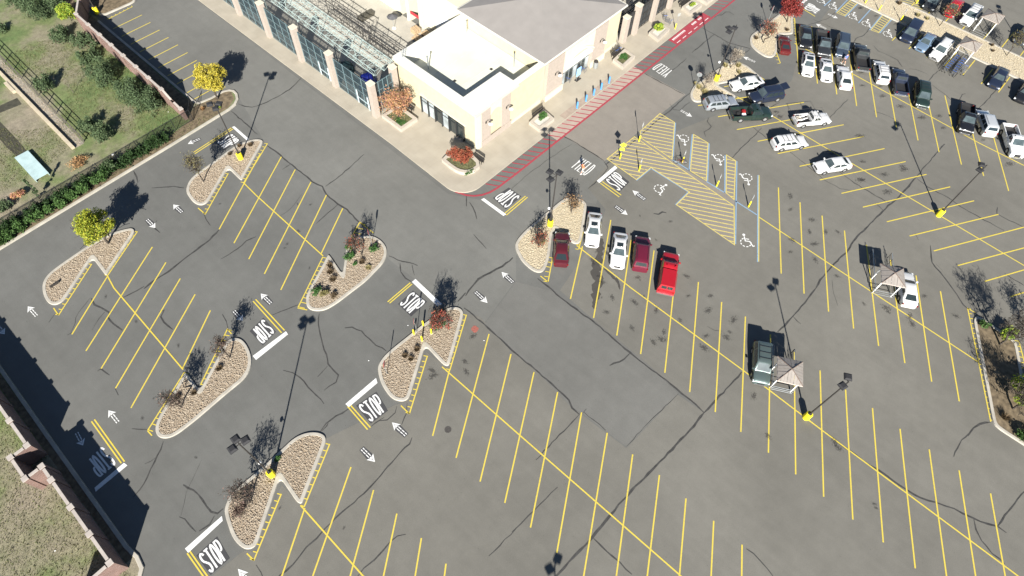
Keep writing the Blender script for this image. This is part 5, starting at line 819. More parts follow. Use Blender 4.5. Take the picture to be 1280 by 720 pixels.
def leafcards(C, size, flat=.0, asp=1.5, up=None):
    """C: (n,3) centres -> (n*4,3) quads with random orientation"""
    n = len(C); u = RNG.normal(size=(n, 3)); 
    if up is not None: u = u * .55 + np.asarray(up)
    u /= np.linalg.norm(u, axis=1)[:, None]; v = RNG.normal(size=(n, 3)); v -= (v * u).sum(1)[:, None] * u; v /= np.linalg.norm(v, axis=1)[:, None]
    s = size * RNG.uniform(.6, 1.35, (n, 1)); a = u * s * asp * .5; b_ = v * s * .5
    return np.stack([C - a, C + b_ * .9, C + a, C - b_ * .9], 1).reshape(-1, 3)
def skeleton(att, base, rt, droop=0, r0=.012, sides=4, fork=None, joints=None):
    """branches grown from base to every attractor through the nearest existing node"""
    nodes_ = [Vector(base)]; par = [-1]; fork = Vector(fork) if fork is not None else None
    if fork is not None:
        for i in range(1, 4): nodes_.append(Vector(base).lerp(fork, i / 3) + Vector((random.uniform(-.03, .03), random.uniform(-.03, .03), 0))); par.append(i - 1)
    start = len(nodes_) - 1; f = nodes_[start]
    for p in sorted([Vector(a) for a in att], key=lambda p: (p - f).length):
        best = None
        for i in range(start, len(nodes_)):
            q = nodes_[i]; d = (p - q).length + max(0, q.z - p.z) * 1.5
            if best is None or d < best[0]: best = (d, i)
        i = best[1]; q = nodes_[i]; L = (p - q).length; k = max(1, int(L / .6))
        for s_ in range(1, k + 1):
            w_ = q.lerp(p, s_ / k); 
            if s_ < k: w_ = w_ + Vector((random.uniform(-1, 1), random.uniform(-1, 1), random.uniform(.1, .9))) * L * .07
            nodes_.append(w_); par.append(i if s_ == 1 else len(nodes_) - 2)
    cnt = [0] * len(nodes_); ch = [0] * len(nodes_)
    for i in range(len(nodes_)): 
        if par[i] >= 0: ch[par[i]] += 1
    for i in range(len(nodes_) - 1, -1, -1):
        if ch[i] == 0: cnt[i] += 1
        if par[i] >= 0: cnt[par[i]] += cnt[i]
    tot = max(cnt); rr = lambda c: max(r0, rt * (c / tot) ** .5); mb = MB()
    for i in range(1, len(nodes_)): mb.bar(nodes_[par[i]], nodes_[i], rr(cnt[par[i]]) if par[i] <= start else min(rr(cnt[par[i]]), rr(cnt[i]) * 1.5), 5 if rr(cnt[i]) > .05 else 3, rr(cnt[i]))
    return mb, nodes_
def cloud(n, c, r, shell=.0, nb=14, br=.42, low=.75):
    """lumpy crown volume"""
    c = np.asarray(c, float); r = np.asarray(r, float); B = RNG.normal(size=(nb, 3)); B /= np.linalg.norm(B, axis=1)[:, None]; B *= RNG.uniform(.35, .78, (nb, 1)); B[:, 2] = np.abs(B[:, 2]) * RNG.choice([1, 1, -low], nb)
    br_ = RNG.uniform(br * .7, br * 1.25, nb); k = RNG.integers(0, nb, n); D = RNG.normal(size=(n, 3)); D /= np.linalg.norm(D, axis=1)[:, None]; D *= (RNG.random((n, 1)) ** (1 / 2.4)) * br_[k][:, None]
    return c + (B[k] + D) * r
def tree(name, p, label, cat, h, c, r, trunk, leaves=None, nleaf=0, ls=.14, natt=60, bark=None, group=None, fork=.3, spread=None, r0=.012, nb=14, lbr=.42, fromatt=False, z0=.1, up=None, twigs=0):
    """c: crown centre relative to the base, r: radii"""
    root = empty(name, (*p, z0), 0, label, cat, group); c = Vector(c); r = Vector(r)
    A = cloud(natt, c, r, nb=max(8, nb)); A[:, 2] = np.maximum(A[:, 2], h * .12)
    mb, nd = skeleton([tuple(a) for a in A], (0, 0, 0), trunk, r0=r0, fork=(c.x * fork, c.y * fork, max(.1, (c.z - r.z) * .8)))
    mb.obj('trunk', bark or BARKD, root, smooth=True)
    if twigs:
        k = RNG.integers(0, natt, twigs); P = A[k] + RNG.normal(0, .16, (twigs, 3)); tag(tri_obj('twigs', leafcards(P, .045, asp=9, up=(0, 0, .9)), bark or BARKD, root, 4), kind='stuff')
    if nleaf:
        if fromatt: k = RNG.integers(0, natt, nleaf); P = A[k] + RNG.normal(0, fromatt, (nleaf, 3))
        else: P = cloud(nleaf, c, r, nb=nb, br=lbr)
        P[:, 2] = np.maximum(P[:, 2], .06); tri_obj('foliage', leafcards(P, ls, up=up), leaves, root, 4)
    return root
tree('autumn_tree', (23.07,72.73), 'bright yellow autumn tree in the bed at the end of the brick wall', 'tree', 5.6, (0, 0, 3.4), (2.5, 2.5, 2.0), .14, L_YEL, 11000, .12, 130, nb=46, lbr=.25, bark=BARKD)
tree('autumn_tree', (0.99,61.18), 'rounded yellow and green tree at the tip of the left gravel island', 'tree', 5.4, (0, 0, 3.1), (2.5, 2.6, 2.1), .14, L_YG, 11500, .12, 130, nb=44, lbr=.26)
# bare or nearly bare trees in the islands
def bare(p, h, label, tint=None, nl=260, wide=.9, nat=130, bark=BARKD, fr=.16, ls=.10, cat='tree', name='bare_tree', tr=.075, zc=.62):
    return tree(name, p, label, cat, h, (0, 0, h * zc), (wide, wide, h * .4), tr, tint or L_TAN, int(nl * 1.0), ls, int(nat * 1.7), bark, fromatt=fr, r0=.017, nb=14, twigs=int(h * 130))
bare((13.58,61.45), 5.0, 'thin dark tree with a few olive leaves on the topmost left island', L_OLV, 420, 1.3, 150, fr=.25)
bare((19.86,39.32), 3.3, 'small bare tree beside the notch of the planted island', L_RED, 150, .9, 90); bare((19.58,40.74), 1.6, 'low red-tipped shrub at the kerb notch of the planted island', L_RED, 220, .6, 40, cat='shrub', name='shrub', tr=.03)
bare((2.15,39.16), 3.7, 'bare dark tree near the stop lettering end of its gravel island', L_PUR, 380, 1.1, 170, fr=.2); bare((-4.18,37.95), 3.5, 'bare dark tree leaning over the lower left part of the long gravel island', L_PUR, 380, 1.1, 170, fr=.2)
bare((-4.75,25.62), 4.3, 'tall bare tree beside the lamp post at the bottom left', L_PUR, 320, 1.3, 200, fr=.2); bare((-5.87,25.32), 1.4, 'low purplish bare shrub on the bottom left gravel island', L_PUR, 500, .8, 90, fr=.12, cat='shrub', name='shrub', tr=.03)
tree('red_berry_tree', (19.44,25.81), 'leafy tree covered in bright red leaves on the central gravel island', 'tree', 3.9, (0, 0, 2.1), (1.7, 1.7, 1.6), .07, L_FLW, 1000, .12, 260, nb=20, lbr=.22, r0=.016, twigs=1100); 
tree('green_shrub', (19.48,26.33), 'green bush growing under the red leafy tree', 'shrub', 1.5, (0, 0, .7), (.9, .9, .6), .03, L_ROS, 900, .12, 30)
bare((34.66,25.41), 2.9, 'small tree with red and green leaves left of the maroon sedan', L_RED, 420, 1.1, 130, fr=.18); tree('green_shrub', (35.19,25.51), 'low straggly green shrub under the red-leaved tree near the maroon sedan', 'shrub', 1, (0, 0, .5), (.7, .7, .4), .03, L_OLV, 350, .1, 30)
bare((41.31,26.02), 3.0, 'small tan-leaved tree on the island behind the white sedan with sunroof', L_TAN, 420, 1.25, 130, fr=.2)
bare((71.22,26.5), 3.4, 'thin bare tree on the pale island left of the lamp post', None, 0, .8, 90, BARKG); bare((77.72,26.39), 3.2, 'thin bare tree on the pale island right of the lamp post', None, 0, .8, 90, BARKG); bare((79.74,26.84), 1.8, 'whitish leafless shrub on top of the pale island', None, 0, .9, 120, BARKW, cat='shrub', name='shrub', tr=.03)
bare((86.08,25.98), 4.0, 'sparse tree with rusty leaves beside the upper stop sign', L_RED, 560, 1.4, 150, fr=.24); tree('dark_red_tree', (93.18,26.02), 'dense dark red tree at the upper end of its pale island', 'tree', 4.2, (0, 0, 2.4), (1.9, 1.9, 1.8), .09, L_DRED, 3200, .17, 60, nb=16)
tree('bare_tree', (53.26,-22.96), 'bare dark tree in the right-hand bed, the lower of the two', 'tree', 4.4, (0, 0, 2.8), (2.6, 2.4, 2.0), .12, None, 0, .1, 420, r0=.016, nb=20, twigs=1700); tree('bare_tree', (59.8,-19.24), 'bare dark tree at the tip of the right-hand bed', 'tree', 5.2, (0, 0, 3.4), (2.3, 2.3, 2.2), .12, None, 0, .1, 420, r0=.016, nb=20, twigs=1800); bare((62.99,-21.75), 4.5, 'bare tree reaching in from the right edge of the photo', L_OLV, 300, 1.6, 160)
tree('lime_shrub', (54.88,-23.29), 'large yellow-green shrub at the right edge of the right-hand bed', 'shrub', 2.4, (0, 0, 1.2), (2.1, 2.1, 1.2), .05, L_GRN, 4200, .14, 40); tree('lime_shrub', (61.39,-19.36), 'yellow-green shrub under the kerb corner of the right-hand bed', 'shrub', 1.5, (0, 0, .7), (1.2, .9, .6), .04, L_GRN, 1100, .14, 30); tree('green_shrub', (60.8,-17.01), 'small green shrub at the narrow tip of the right-hand bed', 'shrub', .9, (0, 0, .4), (.6, .6, .4), .03, L_HED, 420, .12, 20); tree('green_shrub', (50.74,-24.82), 'dark green shrub at the lower kerb of the right-hand bed', 'shrub', 1.1, (0, 0, .5), (.9, .9, .5), .03, L_HED, 800, .13, 20)
tree('sparse_tree', (109.45,8.41), 'sparse olive-leaved tree in the median beside the red car', 'tree', 4.2, (0, 0, 2.8), (1.5, 1.5, 1.2), .06, L_OLV, 320, .11, 150, fromatt=.3, twigs=500); tree('sparse_tree', (109.8,-1.84), 'sparse olive-leaved tree in the median near the right edge', 'tree', 4.2, (0, 0, 2.8), (1.6, 1.6, 1.2), .06, L_OLV, 380, .11, 150, fromatt=.3, twigs=500)
# tree and shrubs in the planters
tree('orange_tree', (37.41,52.54), 'orange and pink leaved tree in the square planter', 'tree', 5.2, (0, 0, 2.6), (2.2, 2.2, 2.4), .08, L_ORG, 4200, .11, 230, nb=30, r0=.016, fork=.1, fromatt=.2, z0=.5, up=(0, 0, .4)); tree('red_tree', (37.28,40.7), 'round red-leaved tree in the rounded corner planter', 'tree', 3.4, (0, 0, 1.8), (1.8, 1.8, 1.5), .07, L_RED, 5000, .11, 90, z0=.5, nb=26, lbr=.3)
tree('spiky_plant', (50.48,38.82), 'spiky dark green plants in the planter left of the bollards', 'plant', .9, (0, 0, .45), (.9, .6, .4), .03, L_ROS, 260, .2, 24, z0=.5, up=(0, 0, 1)); tree('leafy_plant', (76.89,38.74), 'leafy yellow-green plant in the planter before the mesh fence', 'plant', 1.2, (0, 0, .6), (.9, .7, .5), .03, L_GRN, 420, .22, 24, z0=.5, up=(0, 0, .6)); tree('small_plant', (85.29,38.35), 'small pale green plant in the planter near the top edge', 'plant', .9, (0, 0, .4), (.6, .4, .3), .03, L_GRN, 160, .2, 16, z0=.5, up=(0, 0, .6)); tree('ground_cover', (68.1,38.54), 'dense dark green ground cover filling the planter right of the entrance', 'plant', .5, (0, 0, .12), (.95, .75, .2), .02, L_ROS, 900, .12, 20, z0=.5)
tree('planter_flowers', (36.74,40.58), 'low green plants at the foot of the red planter tree', 'plant', .5, (.3, -1.5, .1), (1, .5, .2), .02, L_ROS, 400, .1, 20, z0=.45); tree('planter_grass', (36.96,51.72), 'low green plants at the foot of the orange planter tree', 'plant', .5, (0, 0, .1), (.9, .9, .18), .02, L_ROS, 500, .1, 20, z0=.45)
# ornamental grass clumps and low shrubs in the islands
def clump(p, label, mat, s=.5, n=260, cat='grass clump', name='grass_clump', group=None):
    r = empty(name, (*p, .1), 0, label, cat, group); a = RNG.uniform(0, 6.28, n); q = RNG.uniform(.0, .3, n) * s; L = RNG.uniform(.6, 1.1, n) * s; lean = RNG.uniform(.15, .9, n); B = np.stack([np.cos(a) * q, np.sin(a) * q, np.zeros(n)], 1); D = np.stack([np.cos(a) * np.sin(lean), np.sin(a) * np.sin(lean), np.cos(lean)], 1); T = B + D * L[:, None]; W = np.stack([-np.sin(a), np.cos(a), np.zeros(n)], 1) * .022
    tri_obj('blades', np.stack([B - W, B + W, (T + B) / 2 + W + D * .02, T], 1).reshape(-1, 3), mat, r, 4); return r
for p, l, mt_, s in (((16.4,40.69), 'small brown grass clump nearest the notch of the planted island', L_BRN, .45), ((15.86,39.94), 'brown grass clump in the middle of a row of three by the kerb notch', L_BRN, .55), ((15.43,38.92), 'large brown grass clump at the end of a row of three by the kerb notch', L_BRN, .6), ((19.17,38.44), 'brown grass clump below the small bare tree of the planted island', L_BRN, .55), ((19.14,37.3), 'tan grass clump near the right kerb of the planted island', L_STR, .5),
    ((15.98,25.88), 'brown grass clump next to the notch of the central island', L_BRN, .5), ((14.62,26.23), 'brown grass clump, leftmost of three on the central island', L_BRN, .45), ((14.8,25.51), 'dark brown grass clump, lowest of three on the central island', L_BRN, .45), ((0.71,38.79), 'brown grass clump above the kerb notch on the long left island', L_BRN, .5), ((-3.77,39.1), 'small brown grass clump beside the lower bare tree of the long left island', L_BRN, .4), ((-2.46,38.33), 'dark grass clump next to the notch of the long left island', L_BRN, .45),
    ((20.01,63.28), 'thin dry grass clump beside the yellow lamp base of the top left island', L_BRN, .4), ((21.08,62.39), 'dry grass clump at the rounded end of the top left island', L_BRN, .45), ((18.38,62.97), 'dry grass clump left of the lamp base on the top left island', L_BRN, .4),
    ((77.44,27.16), 'straw-coloured grass clump behind the lamp post on the pale island', L_STR, .6), ((78.77,25.83), 'straw-coloured grass clump at the kerb corner of the pale island', L_STR, .65), ((70.85,27.33), 'straw-coloured grass clump near the left end of the pale island', L_STR, .65), ((70.58,26.21), 'straw-coloured grass clump above the silver wagon', L_STR, .7), ((77.65,24.99), 'straw grass clump above the white sedan on the pale island', L_STR, .5), ((74.95,26.51), 'small straw grass clump right of the yellow lamp base', L_STR, .4), ((71.23,28.12), 'small straw grass clump at the far left of the pale island', L_STR, .4),
    ((86.12,27.25), 'grey-brown grass clump left of the rusty tree', L_BRN, .5), ((89.07,26.3), 'olive grass clump right of the rusty tree', L_OLV, .6), ((91.26,24.93), 'grey-brown grass clump near the yellow kerb ladder', L_BRN, .45), ((109.25,11.98), 'olive grass clump in the median beside the yellow sign post', L_STR, .6), ((109.56,10.54), 'small olive grass clump in the median', L_STR, .45), ((110.11,15.44), 'dark grass clump at the upper end of the median', L_BRN, .6), ((110.45,0.65), 'small dark grass clump in the middle of the median', L_BRN, .4), ((109.2,0.06), 'tiny dark grass clump by the lower kerb of the median', L_BRN, .35), ((51.58,-22.68), 'brown shrub clump in the mulch of the right-hand bed', L_BRN, .7), ((20.51,72.28), 'rusty brown clump in the mulch behind the lamp', L_TAN, .45)):
    clump(p, l, mt_, s)
for p, l, mt_, s in (((18.73,40.01), 'tall green rose bush along the left kerb of the planted island', L_ROS, .75), ((19.46,41.03), 'green bush at the upper left kerb of the planted island', L_ROS, .6), ((21.28,38.81), 'round dark green bush near the right end of the planted island', L_ROS, .75), ((18.47,38.86), 'tiny green plant in the middle of the planted island', L_ROS, .3), ((13.18,39.02), 'green bush at the lower left end of the planted island', L_ROS, .7), ((13.65,38.08), 'brownish green bush at the lower end of the planted island', L_OLV, .7), ((-0.8,26.96), 'small green plant right of the bottom left lamp base', L_ROS, .4), ((22.07,71.13), 'yellow-green plant at the foot of the yellow tree', L_GRN, .5), ((14.18,37.23), 'dry shrub beside the lower kerb of the planted island', L_BRN, .5)):
    tree('green_shrub', p, l, 'shrub', s, (0, 0, s * .45), (s, s * .8, s * .5), .02, mt_, int(520 * s), .11, 20)
# evergreens of the field
def conifer(p, h, rr, label, n=2600, ls=.13, cat='evergreen', name='evergreen', mat=None, stems=3, c=(0, 0), nb=26):
    root = empty(name, (*p, .1), 0, label, cat, None); A = []
    for s_ in range(stems): a = 6.28 * s_ / stems + .5; A.append((rr * .45 * math.cos(a), rr * .45 * math.sin(a)))
    mb = MB()
    for x, y in A: mb.bar((0, 0, 0), (x, y, h * .75), .06, 5, .02)
    mb.obj('trunk', BARKD, root); P = []
    for q in range(nb * stems):
        x, y = A[q % stems]; t_ = random.random(); z = h * (.08 + .9 * t_); w_ = rr * .62 * (1 - t_ * .75); a = random.uniform(0, 6.28); k = max(8, n // (nb * stems)); P.append(np.array([x + w_ * math.cos(a) * random.uniform(.5, 1), y + w_ * math.sin(a) * random.uniform(.5, 1), z]) + RNG.normal(0, 1, (k, 3)) * np.array([.17, .17, .13]) * rr * .8)
    tri_obj('foliage', leafcards(np.concatenate(P), ls, up=(0, 0, .5)), mat or L_CON, root, 4); return root
conifer((14.46,86.15), 3.0, 2.0, 'large dark green evergreen in front of the brick wall, upper of the two', 4600); conifer((15.2,80.27), 2.8, 1.9, 'dark evergreen clump in front of the brick wall, left half of the lower pair', 4200); conifer((16.01,77.28), 2.6, 2.0, 'broad evergreen clump beside the end section of the brick wall', 4200)
conifer((8.36,90.28), 1.9, 1.35, 'small lone evergreen in the middle of the bare field', 2200); conifer((8.48,78.87), 1.9, 1.15, 'small evergreen near the end of the rail fence, the left one of a pair', 1800); conifer((9.1,76.42), 2.1, 1.3, 'small evergreen near the end of the rail fence, the right one of a pair', 2200)
conifer((14.72,98.57), 1.7, 1.4, 'spreading evergreen left of the upper brick wall', 2200); conifer((16.17,95.63), 1.5, 1.3, 'low evergreen close to the upper brick wall', 1800); conifer((14.83,105.69), 2.6, 1.9, 'tall dark evergreen near the upper left corner', 3600); conifer((17.51,105.7), 3.0, 2.0, 'dark evergreen at the top edge beside the yellow shrub', 3800); conifer((14.45,110.37), 2.0, 1.8, 'evergreen in the upper left corner of the field', 2800); conifer((15.47,91.44), 1.2, 1.5, 'low spreading evergreen below the brick wall near the yellow shrub', 1800); conifer((9.66,106.16), 1.0, 1.0, 'small evergreen at the left edge of the field', 900)
tree('yellow_shrub', (17.61,101.6), 'bright yellow-green shrub outside the corner of the brick wall', 'shrub', 2.6, (0, 0, 1.4), (1.5, 1.9, 1.2), .05, L_GRN, 2600, .15, 40)
for p, h_, l in (((13.9,91.13), 2.1, 'dark pointed evergreen beside the wall, upper one'), ((16.74,93.57), 2.0, 'thin dark evergreen in the shade outside the wall')): conifer(p, h_, .8, l, 1100, stems=1)
tree('orange_shrub', (4.74,74.64), 'sparse orange shrub at the end of the rail fence', 'shrub', 1.0, (0, 0, .4), (1.5, 1.3, .35), .03, L_TAN, 900, .1, 40); tree('orange_shrub', (-2.69,74.77), 'small bright orange shrub in the lower left of the field', 'shrub', 1.0, (0, 0, .55), (.8, .7, .5), .03, L_ORG, 800, .12, 30); tree('olive_shrub', (7.1,71.08), 'grey-green shrub where the hedge meets the chain-link fence', 'shrub', 1.7, (0, 0, .9), (1.1, .9, .8), .04, L_CON, 1500, .12, 30); tree('green_shrub', (-4.66,74.2), 'green shrub at the left edge beside the ditch', 'shrub', 1.2, (0, 0, .5), (1.2, 1.2, .5), .04, L_CON, 1100, .12, 30)
tree('bare_sapling', (10.41,87.1), 'thin leafless sapling in the bare field', 'tree', 2.6, (0, 0, 1.7), (.45, .45, .9), .035, None, 0, .1, 45, bark=BARKG, r0=.01); conifer((-1.25,72.94), 3.2, .42, 'slim columnar evergreen behind the hedge near the blue deck', 1000, stems=1, mat=L_CON, name='columnar_tree')
# hedge along the kerb: a dark back row and rounded bushes in front
HL = ['first rounded green hedge bush at the left edge of the photo', 'second rounded hedge bush from the left edge', 'third rounded hedge bush from the left edge', 'fourth rounded hedge bush from the left edge', 'fifth rounded hedge bush from the left edge', 'sixth rounded hedge bush from the left edge', 'seventh rounded hedge bush from the left edge', 'eighth rounded hedge bush, large, above the yellow and green tree', 'ninth rounded hedge bush, large, above the yellow and green tree', 'tenth rounded hedge bush from the left edge', 'rounded hedge bush at the right end of the hedge']
for p, l, s in zip([(-7.2,69.51),(-6.05,69.61),(-4.78,69.77),(-3.44,70.04),(-2.38,69.87),(-1.22,69.87),(0.1,69.8),(1.53,70.07),(3.05,70.11),(4.57,70.08),(5.68,70.22)], HL, (.8, .75, .8, .75, .7, .75, .85, 1.0, 1.05, .8, .7)):
    tree('hedge_bush', p, l, 'shrub', 1.3, (0, 0, .62), (s * .95, s * .9, .72), .03, L_HED, int(1700 * s), .12, 16, group='rounded bushes in front of the dark hedge', nb=22)
hd = empty('hedge', (-2, 71.0, .1), 0, 'long dark green hedge along the chain-link fence behind the rounded bushes', 'hedge')
n = 15000; X = RNG.uniform(-12, 14.6, n); Y = RNG.normal(0, .36, n); Z = RNG.uniform(.05, 1, n) ** .8 * (1.05 + .2 * np.sin(X * 2.1) + .15 * np.sin(X * 5.3)); tri_obj('foliage', leafcards(np.stack([X + 2, Y - .15, Z], 1), .15), L_HED2, hd, 4)
mb = MB()
for k in range(32): mb.bar((-9.8 + k * .82, -.35, 0), (-9.8 + k * .82 + random.uniform(-.1, .1), -.35, 1.1), .03, 4, .01)
mb.obj('stems', BARKD, hd)
# ================================================================= LAMP POSTS
HEADM = M('lamp_head_metal', (.022, .022, .024), .75, .1, 3)
def lamp(p, heads, label, h=9.2, cam_=False):
    r = empty('lamp_post', (*p, 0.0 if abs(p[0]) < 900 else 0), 0, label, 'street lamp', 'tall parking lot lamp posts'); mb = MB(); mb.lathe([(.34, 0), (.34, .98), (.30, 1.05), (.12, 1.08)], 18); mb.obj('yellow_base', YPOST, r, smooth=True, sharp=40)
    mb = MB(); mb.bar((0, 0, 1.08), (0, 0, h), .085, 8, .06); mb.obj('pole', STEELD, r); mb = MB(); mb.box(-.17, .17, -.17, .17, 1.085, 1.14); mb.obj('base_plate', STEELD, r)
    hub = h - .15
    for q in heads:
        d = Vector((q[0] - p[0], q[1] - p[1])); L = max(.5, d.length); a = math.atan2(d.y, d.x); d.normalize(); mb = MB(); mb.bar((0, 0, hub), (d.x * (L - .3), d.y * (L - .3), hub + .02), .04, 6); mb.obj('arm', STEELD, r)
        mb = MB(); s = .34; mb.V = [(-s, -s, -.02), (s, -s, -.02), (s, s, -.02), (-s, s, -.02), (-s, -s, .1), (s, -s, .1), (s, s, .1), (-s, s, .1), (-s * .6, -s * .6, .2), (s * .6, -s * .6, .2), (s * .6, s * .6, .2), (-s * .6, s * .6, .2)]; mb.F = [(0, 3, 2, 1), (0, 1, 5, 4), (1, 2, 6, 5), (2, 3, 7, 6), (3, 0, 4, 7), (4, 5, 9, 8), (5, 6, 10, 9), (6, 7, 11, 10), (7, 4, 8, 11), (8, 9, 10, 11)]; mb.I = [0] * 10
        o = mb.obj('lamp_head', HEADM, r); o.location = (d.x * L, d.y * L, hub); o.rotation_euler = (0, 0, a); mb = MB(); mb.box(-.26, .26, -.26, .26, -.05, -.022); mb.obj('lens', M('lamp_lens', (.5, .5, .48), .2, .05, 2), o)
    if cam_:
        mb = MB(); mb.bar((0, 0, 3.0), (.0, .35, 3.0), .03, 5); mb.obj('camera_bracket', STEELD, r); bm = bmesh.new(); bmesh.ops.create_uvsphere(bm, u_segments=10, v_segments=8, radius=.16); me = bpy.data.meshes.new('security_camera'); bm.to_mesh(me); bm.free(); me.materials.append(WPOST); o = link('security_camera', me, r); o.location = (0, .45, 2.92)
    return r
lamp((-2.09,26.13), [(-2.05,26.68),(-1.55,26.04),(-2.69,26.19)], 'three-headed lamp post with white camera on the bottom left gravel island', 9.3, True); lamp((18.93,61.48), [(18.7,61.58),(19.24,61.04),(18.53,60.61)], 'three-headed lamp post on the top left gravel island near the yellow tree', 9.2)
lamp((38.04,26.56), [(37.92,27.42),(38.39,26.6),(37.15,26.66)], 'three-headed lamp post on the island left of the white sedan with sunroof', 9.0, True); lamp((37.68,-7.82), [(38.14,-7.57),(37.04,-7.62)], 'two-headed lamp post next to the brown roofed cart shelter in the lower right bays', 9.0); lamp((72.65,-6.95), [(71.47,-6.67),(72.56,-6.77)], 'two-headed lamp post standing in the empty right bays, yellow base on the centre line', 9.0); lamp((74.05,26.51), [(72.95,26.99),(73.5,26.44),(72.27,26.52)], 'three-headed lamp post on the pale island near the white and silver cars', 9.0, True)
lamp((-2.1, -8.9), [(q[0] - 12.04, q[1] - 10.54) for q in ((10.57,1.86), (9.44,1.82))], 'lamp post below the bottom edge of the photo, only its shadow showing'); lamp((108.8, -7.2), [(109.3, -7), (108.2, -7.6)], 'lamp post in the median past the right edge, its shadow crossing the corner shelter'); lamp((21.13,100.76), [(21, 101.5), (22.2, 102.6)], 'lamp post at the upper left bed, yellow base by the brick wall corner'); 
# ================================================================= SIGNS
SIGNR = M('stop_red', (.50, .02, .02), .45, .06, 3)
def stop_sign(p, a, label, h=2.1):
    r = empty('stop_sign', (*p, .1), a, label, 'stop sign', 'stop signs on the islands'); mb = MB(); mb.bar((0, 0, 0), (0, 0, h + .7), .035, 6); mb.obj('post', STEEL, r)
    oc = [(.38 * math.cos(rad(22.5 + 45 * k)), .38 * math.sin(rad(22.5 + 45 * k))) for k in range(8)]; mb = MB(); mb.V = [(.045, y, z + h + .35) for y, z in oc] + [(.06, y, z + h + .35) for y, z in oc]; mb.F = [tuple(range(8))[::-1], tuple(range(8, 16))] + [(i, (i + 1) % 8, 8 + (i + 1) % 8, 8 + i) for i in range(8)]; mb.I = [0] * 10; f = mb.obj('sign_face', SIGNR, r)
    mb = MB(); mb.poly([(.042, y, z + h + .35) for y, z in oc]); mb.obj('sign_back', STEEL, f)
    mb = MB(); W = MB()
    for i, ch in enumerate('STOP'):
        for st in GLY[ch]:
            cl = st[-1] == 'c'; st = st[:-1] if cl else st; ribbon(W, [(-.27 + i * .145 + x * .2, -.12 + y * .24) for x, y in st], .03, 0, cl)
    V = [(.0635, v[0], v[1] + h + .35) for v in W.V]; mesh_obj('lettering', V, W.F, WPOST, f)
    return r
for q, l, a in (((12.02,26.09), 'stop sign at the left kerb of the central gravel island', -50), ((17.36,27.43), 'stop sign beside the yellow bollards at the upper kerb of the central island', 140), ((21.6,39.62), 'stop sign above the dark green bush of the planted island', 150), ((86.64,26.87), 'red stop sign under the rusty tree at the top right', 295), ((70.31,27.64), 'stop sign at the left end of the pale island', 20), ((90.86,28.06), 'stop sign at the upper kerb of the dark red tree island', 100)): stop_sign(q, rad(a), l)
BLUES = M('blue_sign', (.03, .10, .42), .5, .06, 3)
def bay_sign(p, a, label, h=2.1, mat=None, w_=.32, hh=.48, tilt=0):
    r = empty('bay_sign', (*p, 0), a, label, 'sign', 'yellow based sign posts of the accessible bays'); mb = MB(); mb.lathe([(.08, 0), (.08, 1.0), (.06, 1.06), (.03, 1.08)], 12); mb.obj('yellow_bollard', YPOST, r, smooth=True, sharp=40); mb = MB(); mb.bar((0, 0, 1.08), (0, 0, h), .03, 6); mb.obj('post', STEEL, r); mb = MB(); mb.box(.032, .05, -w_ / 2, w_ / 2, h - hh, h); f = mb.obj('sign_plate', mat or WPOST, r)
    if not mat: mb = MB(); mb.box(.0505, .054, -w_ / 2 + .04, w_ / 2 - .04, h - hh * .6, h - .05); mb.obj('symbol_panel', BLUES, f)
    return r
for q, l in (((57.29,10.86), 'yellow based sign post at the head of the accessible bay nearest the open bays'), ((57.31,15.54), 'yellow based sign post at the head of the middle accessible bay'), ((57.58,20.96), 'yellow based sign post beside the parked bicycle'), ((52.58,24.14), 'yellow based sign post at the notch of the big hatched area'), ((106.5,19.46), 'yellow based sign post of the top right bays, leftmost'), ((106.21,17), 'yellow based sign post of the top right bays, second from the left'), ((106.26,13.41), 'yellow based sign post at the end of the hatched strip by the median'), ((112.47,13.53), 'yellow based sign post beside the dark minivan at the top')): bay_sign(q, rad(112), l)
bay_sign((56.68,27.23), rad(112), 'tall sign post at the upper corner of the hatched walkway', 3.3, None, .4, .6)
r = bay_sign((52.5,27.16), rad(215), 'yellow-green pedestrian crossing sign by the hatched walkway tip', 2.9, M('fluorescent_yellow_green', (.72, .85, .04), .5, .04, 3), .02, .02); dm = MB(); q = .43
dm.V = [(.052, y, z) for y, z in ((0, 2.5 - q), (q, 2.5), (0, 2.5 + q), (-q, 2.5))] + [(.066, y, z) for y, z in ((0, 2.5 - q), (q, 2.5), (0, 2.5 + q), (-q, 2.5))]; dm.F = [(0, 3, 2, 1), (4, 5, 6, 7), (0, 1, 5, 4), (1, 2, 6, 5), (2, 3, 7, 6), (3, 0, 4, 7)]; dm.I = [0] * 6; f = dm.obj('diamond_plate', M('fluorescent_yellow_green', (.72, .85, .04)), r); dm = MB(); dm.box(.052, .066, -.3, .3, 1.55, 1.95); dm.obj('arrow_plate', M('fluorescent_yellow_green', (.72, .85, .04)), r)
dm = MB(); dm.bar((.07, .03, 2.35), (.07, .07, 2.58), .035, 5); dm.bar((.07, .02, 2.36), (.07, -.07, 2.2), .025, 5); dm.bar((.07, .03, 2.36), (.07, .1, 2.2), .025, 5); dm.box(.066, .075, .03, .13, 2.62, 2.72); dm.obj('walking_figure', BLACK, f)
r = bay_sign((79.38,37.33), rad(250), 'yellow based pedestrian sign by the leafy planter before the mesh fence', 2.8, M('pale_sign_back', (.3, .31, .29), .5, .05, 3), .5, .5)
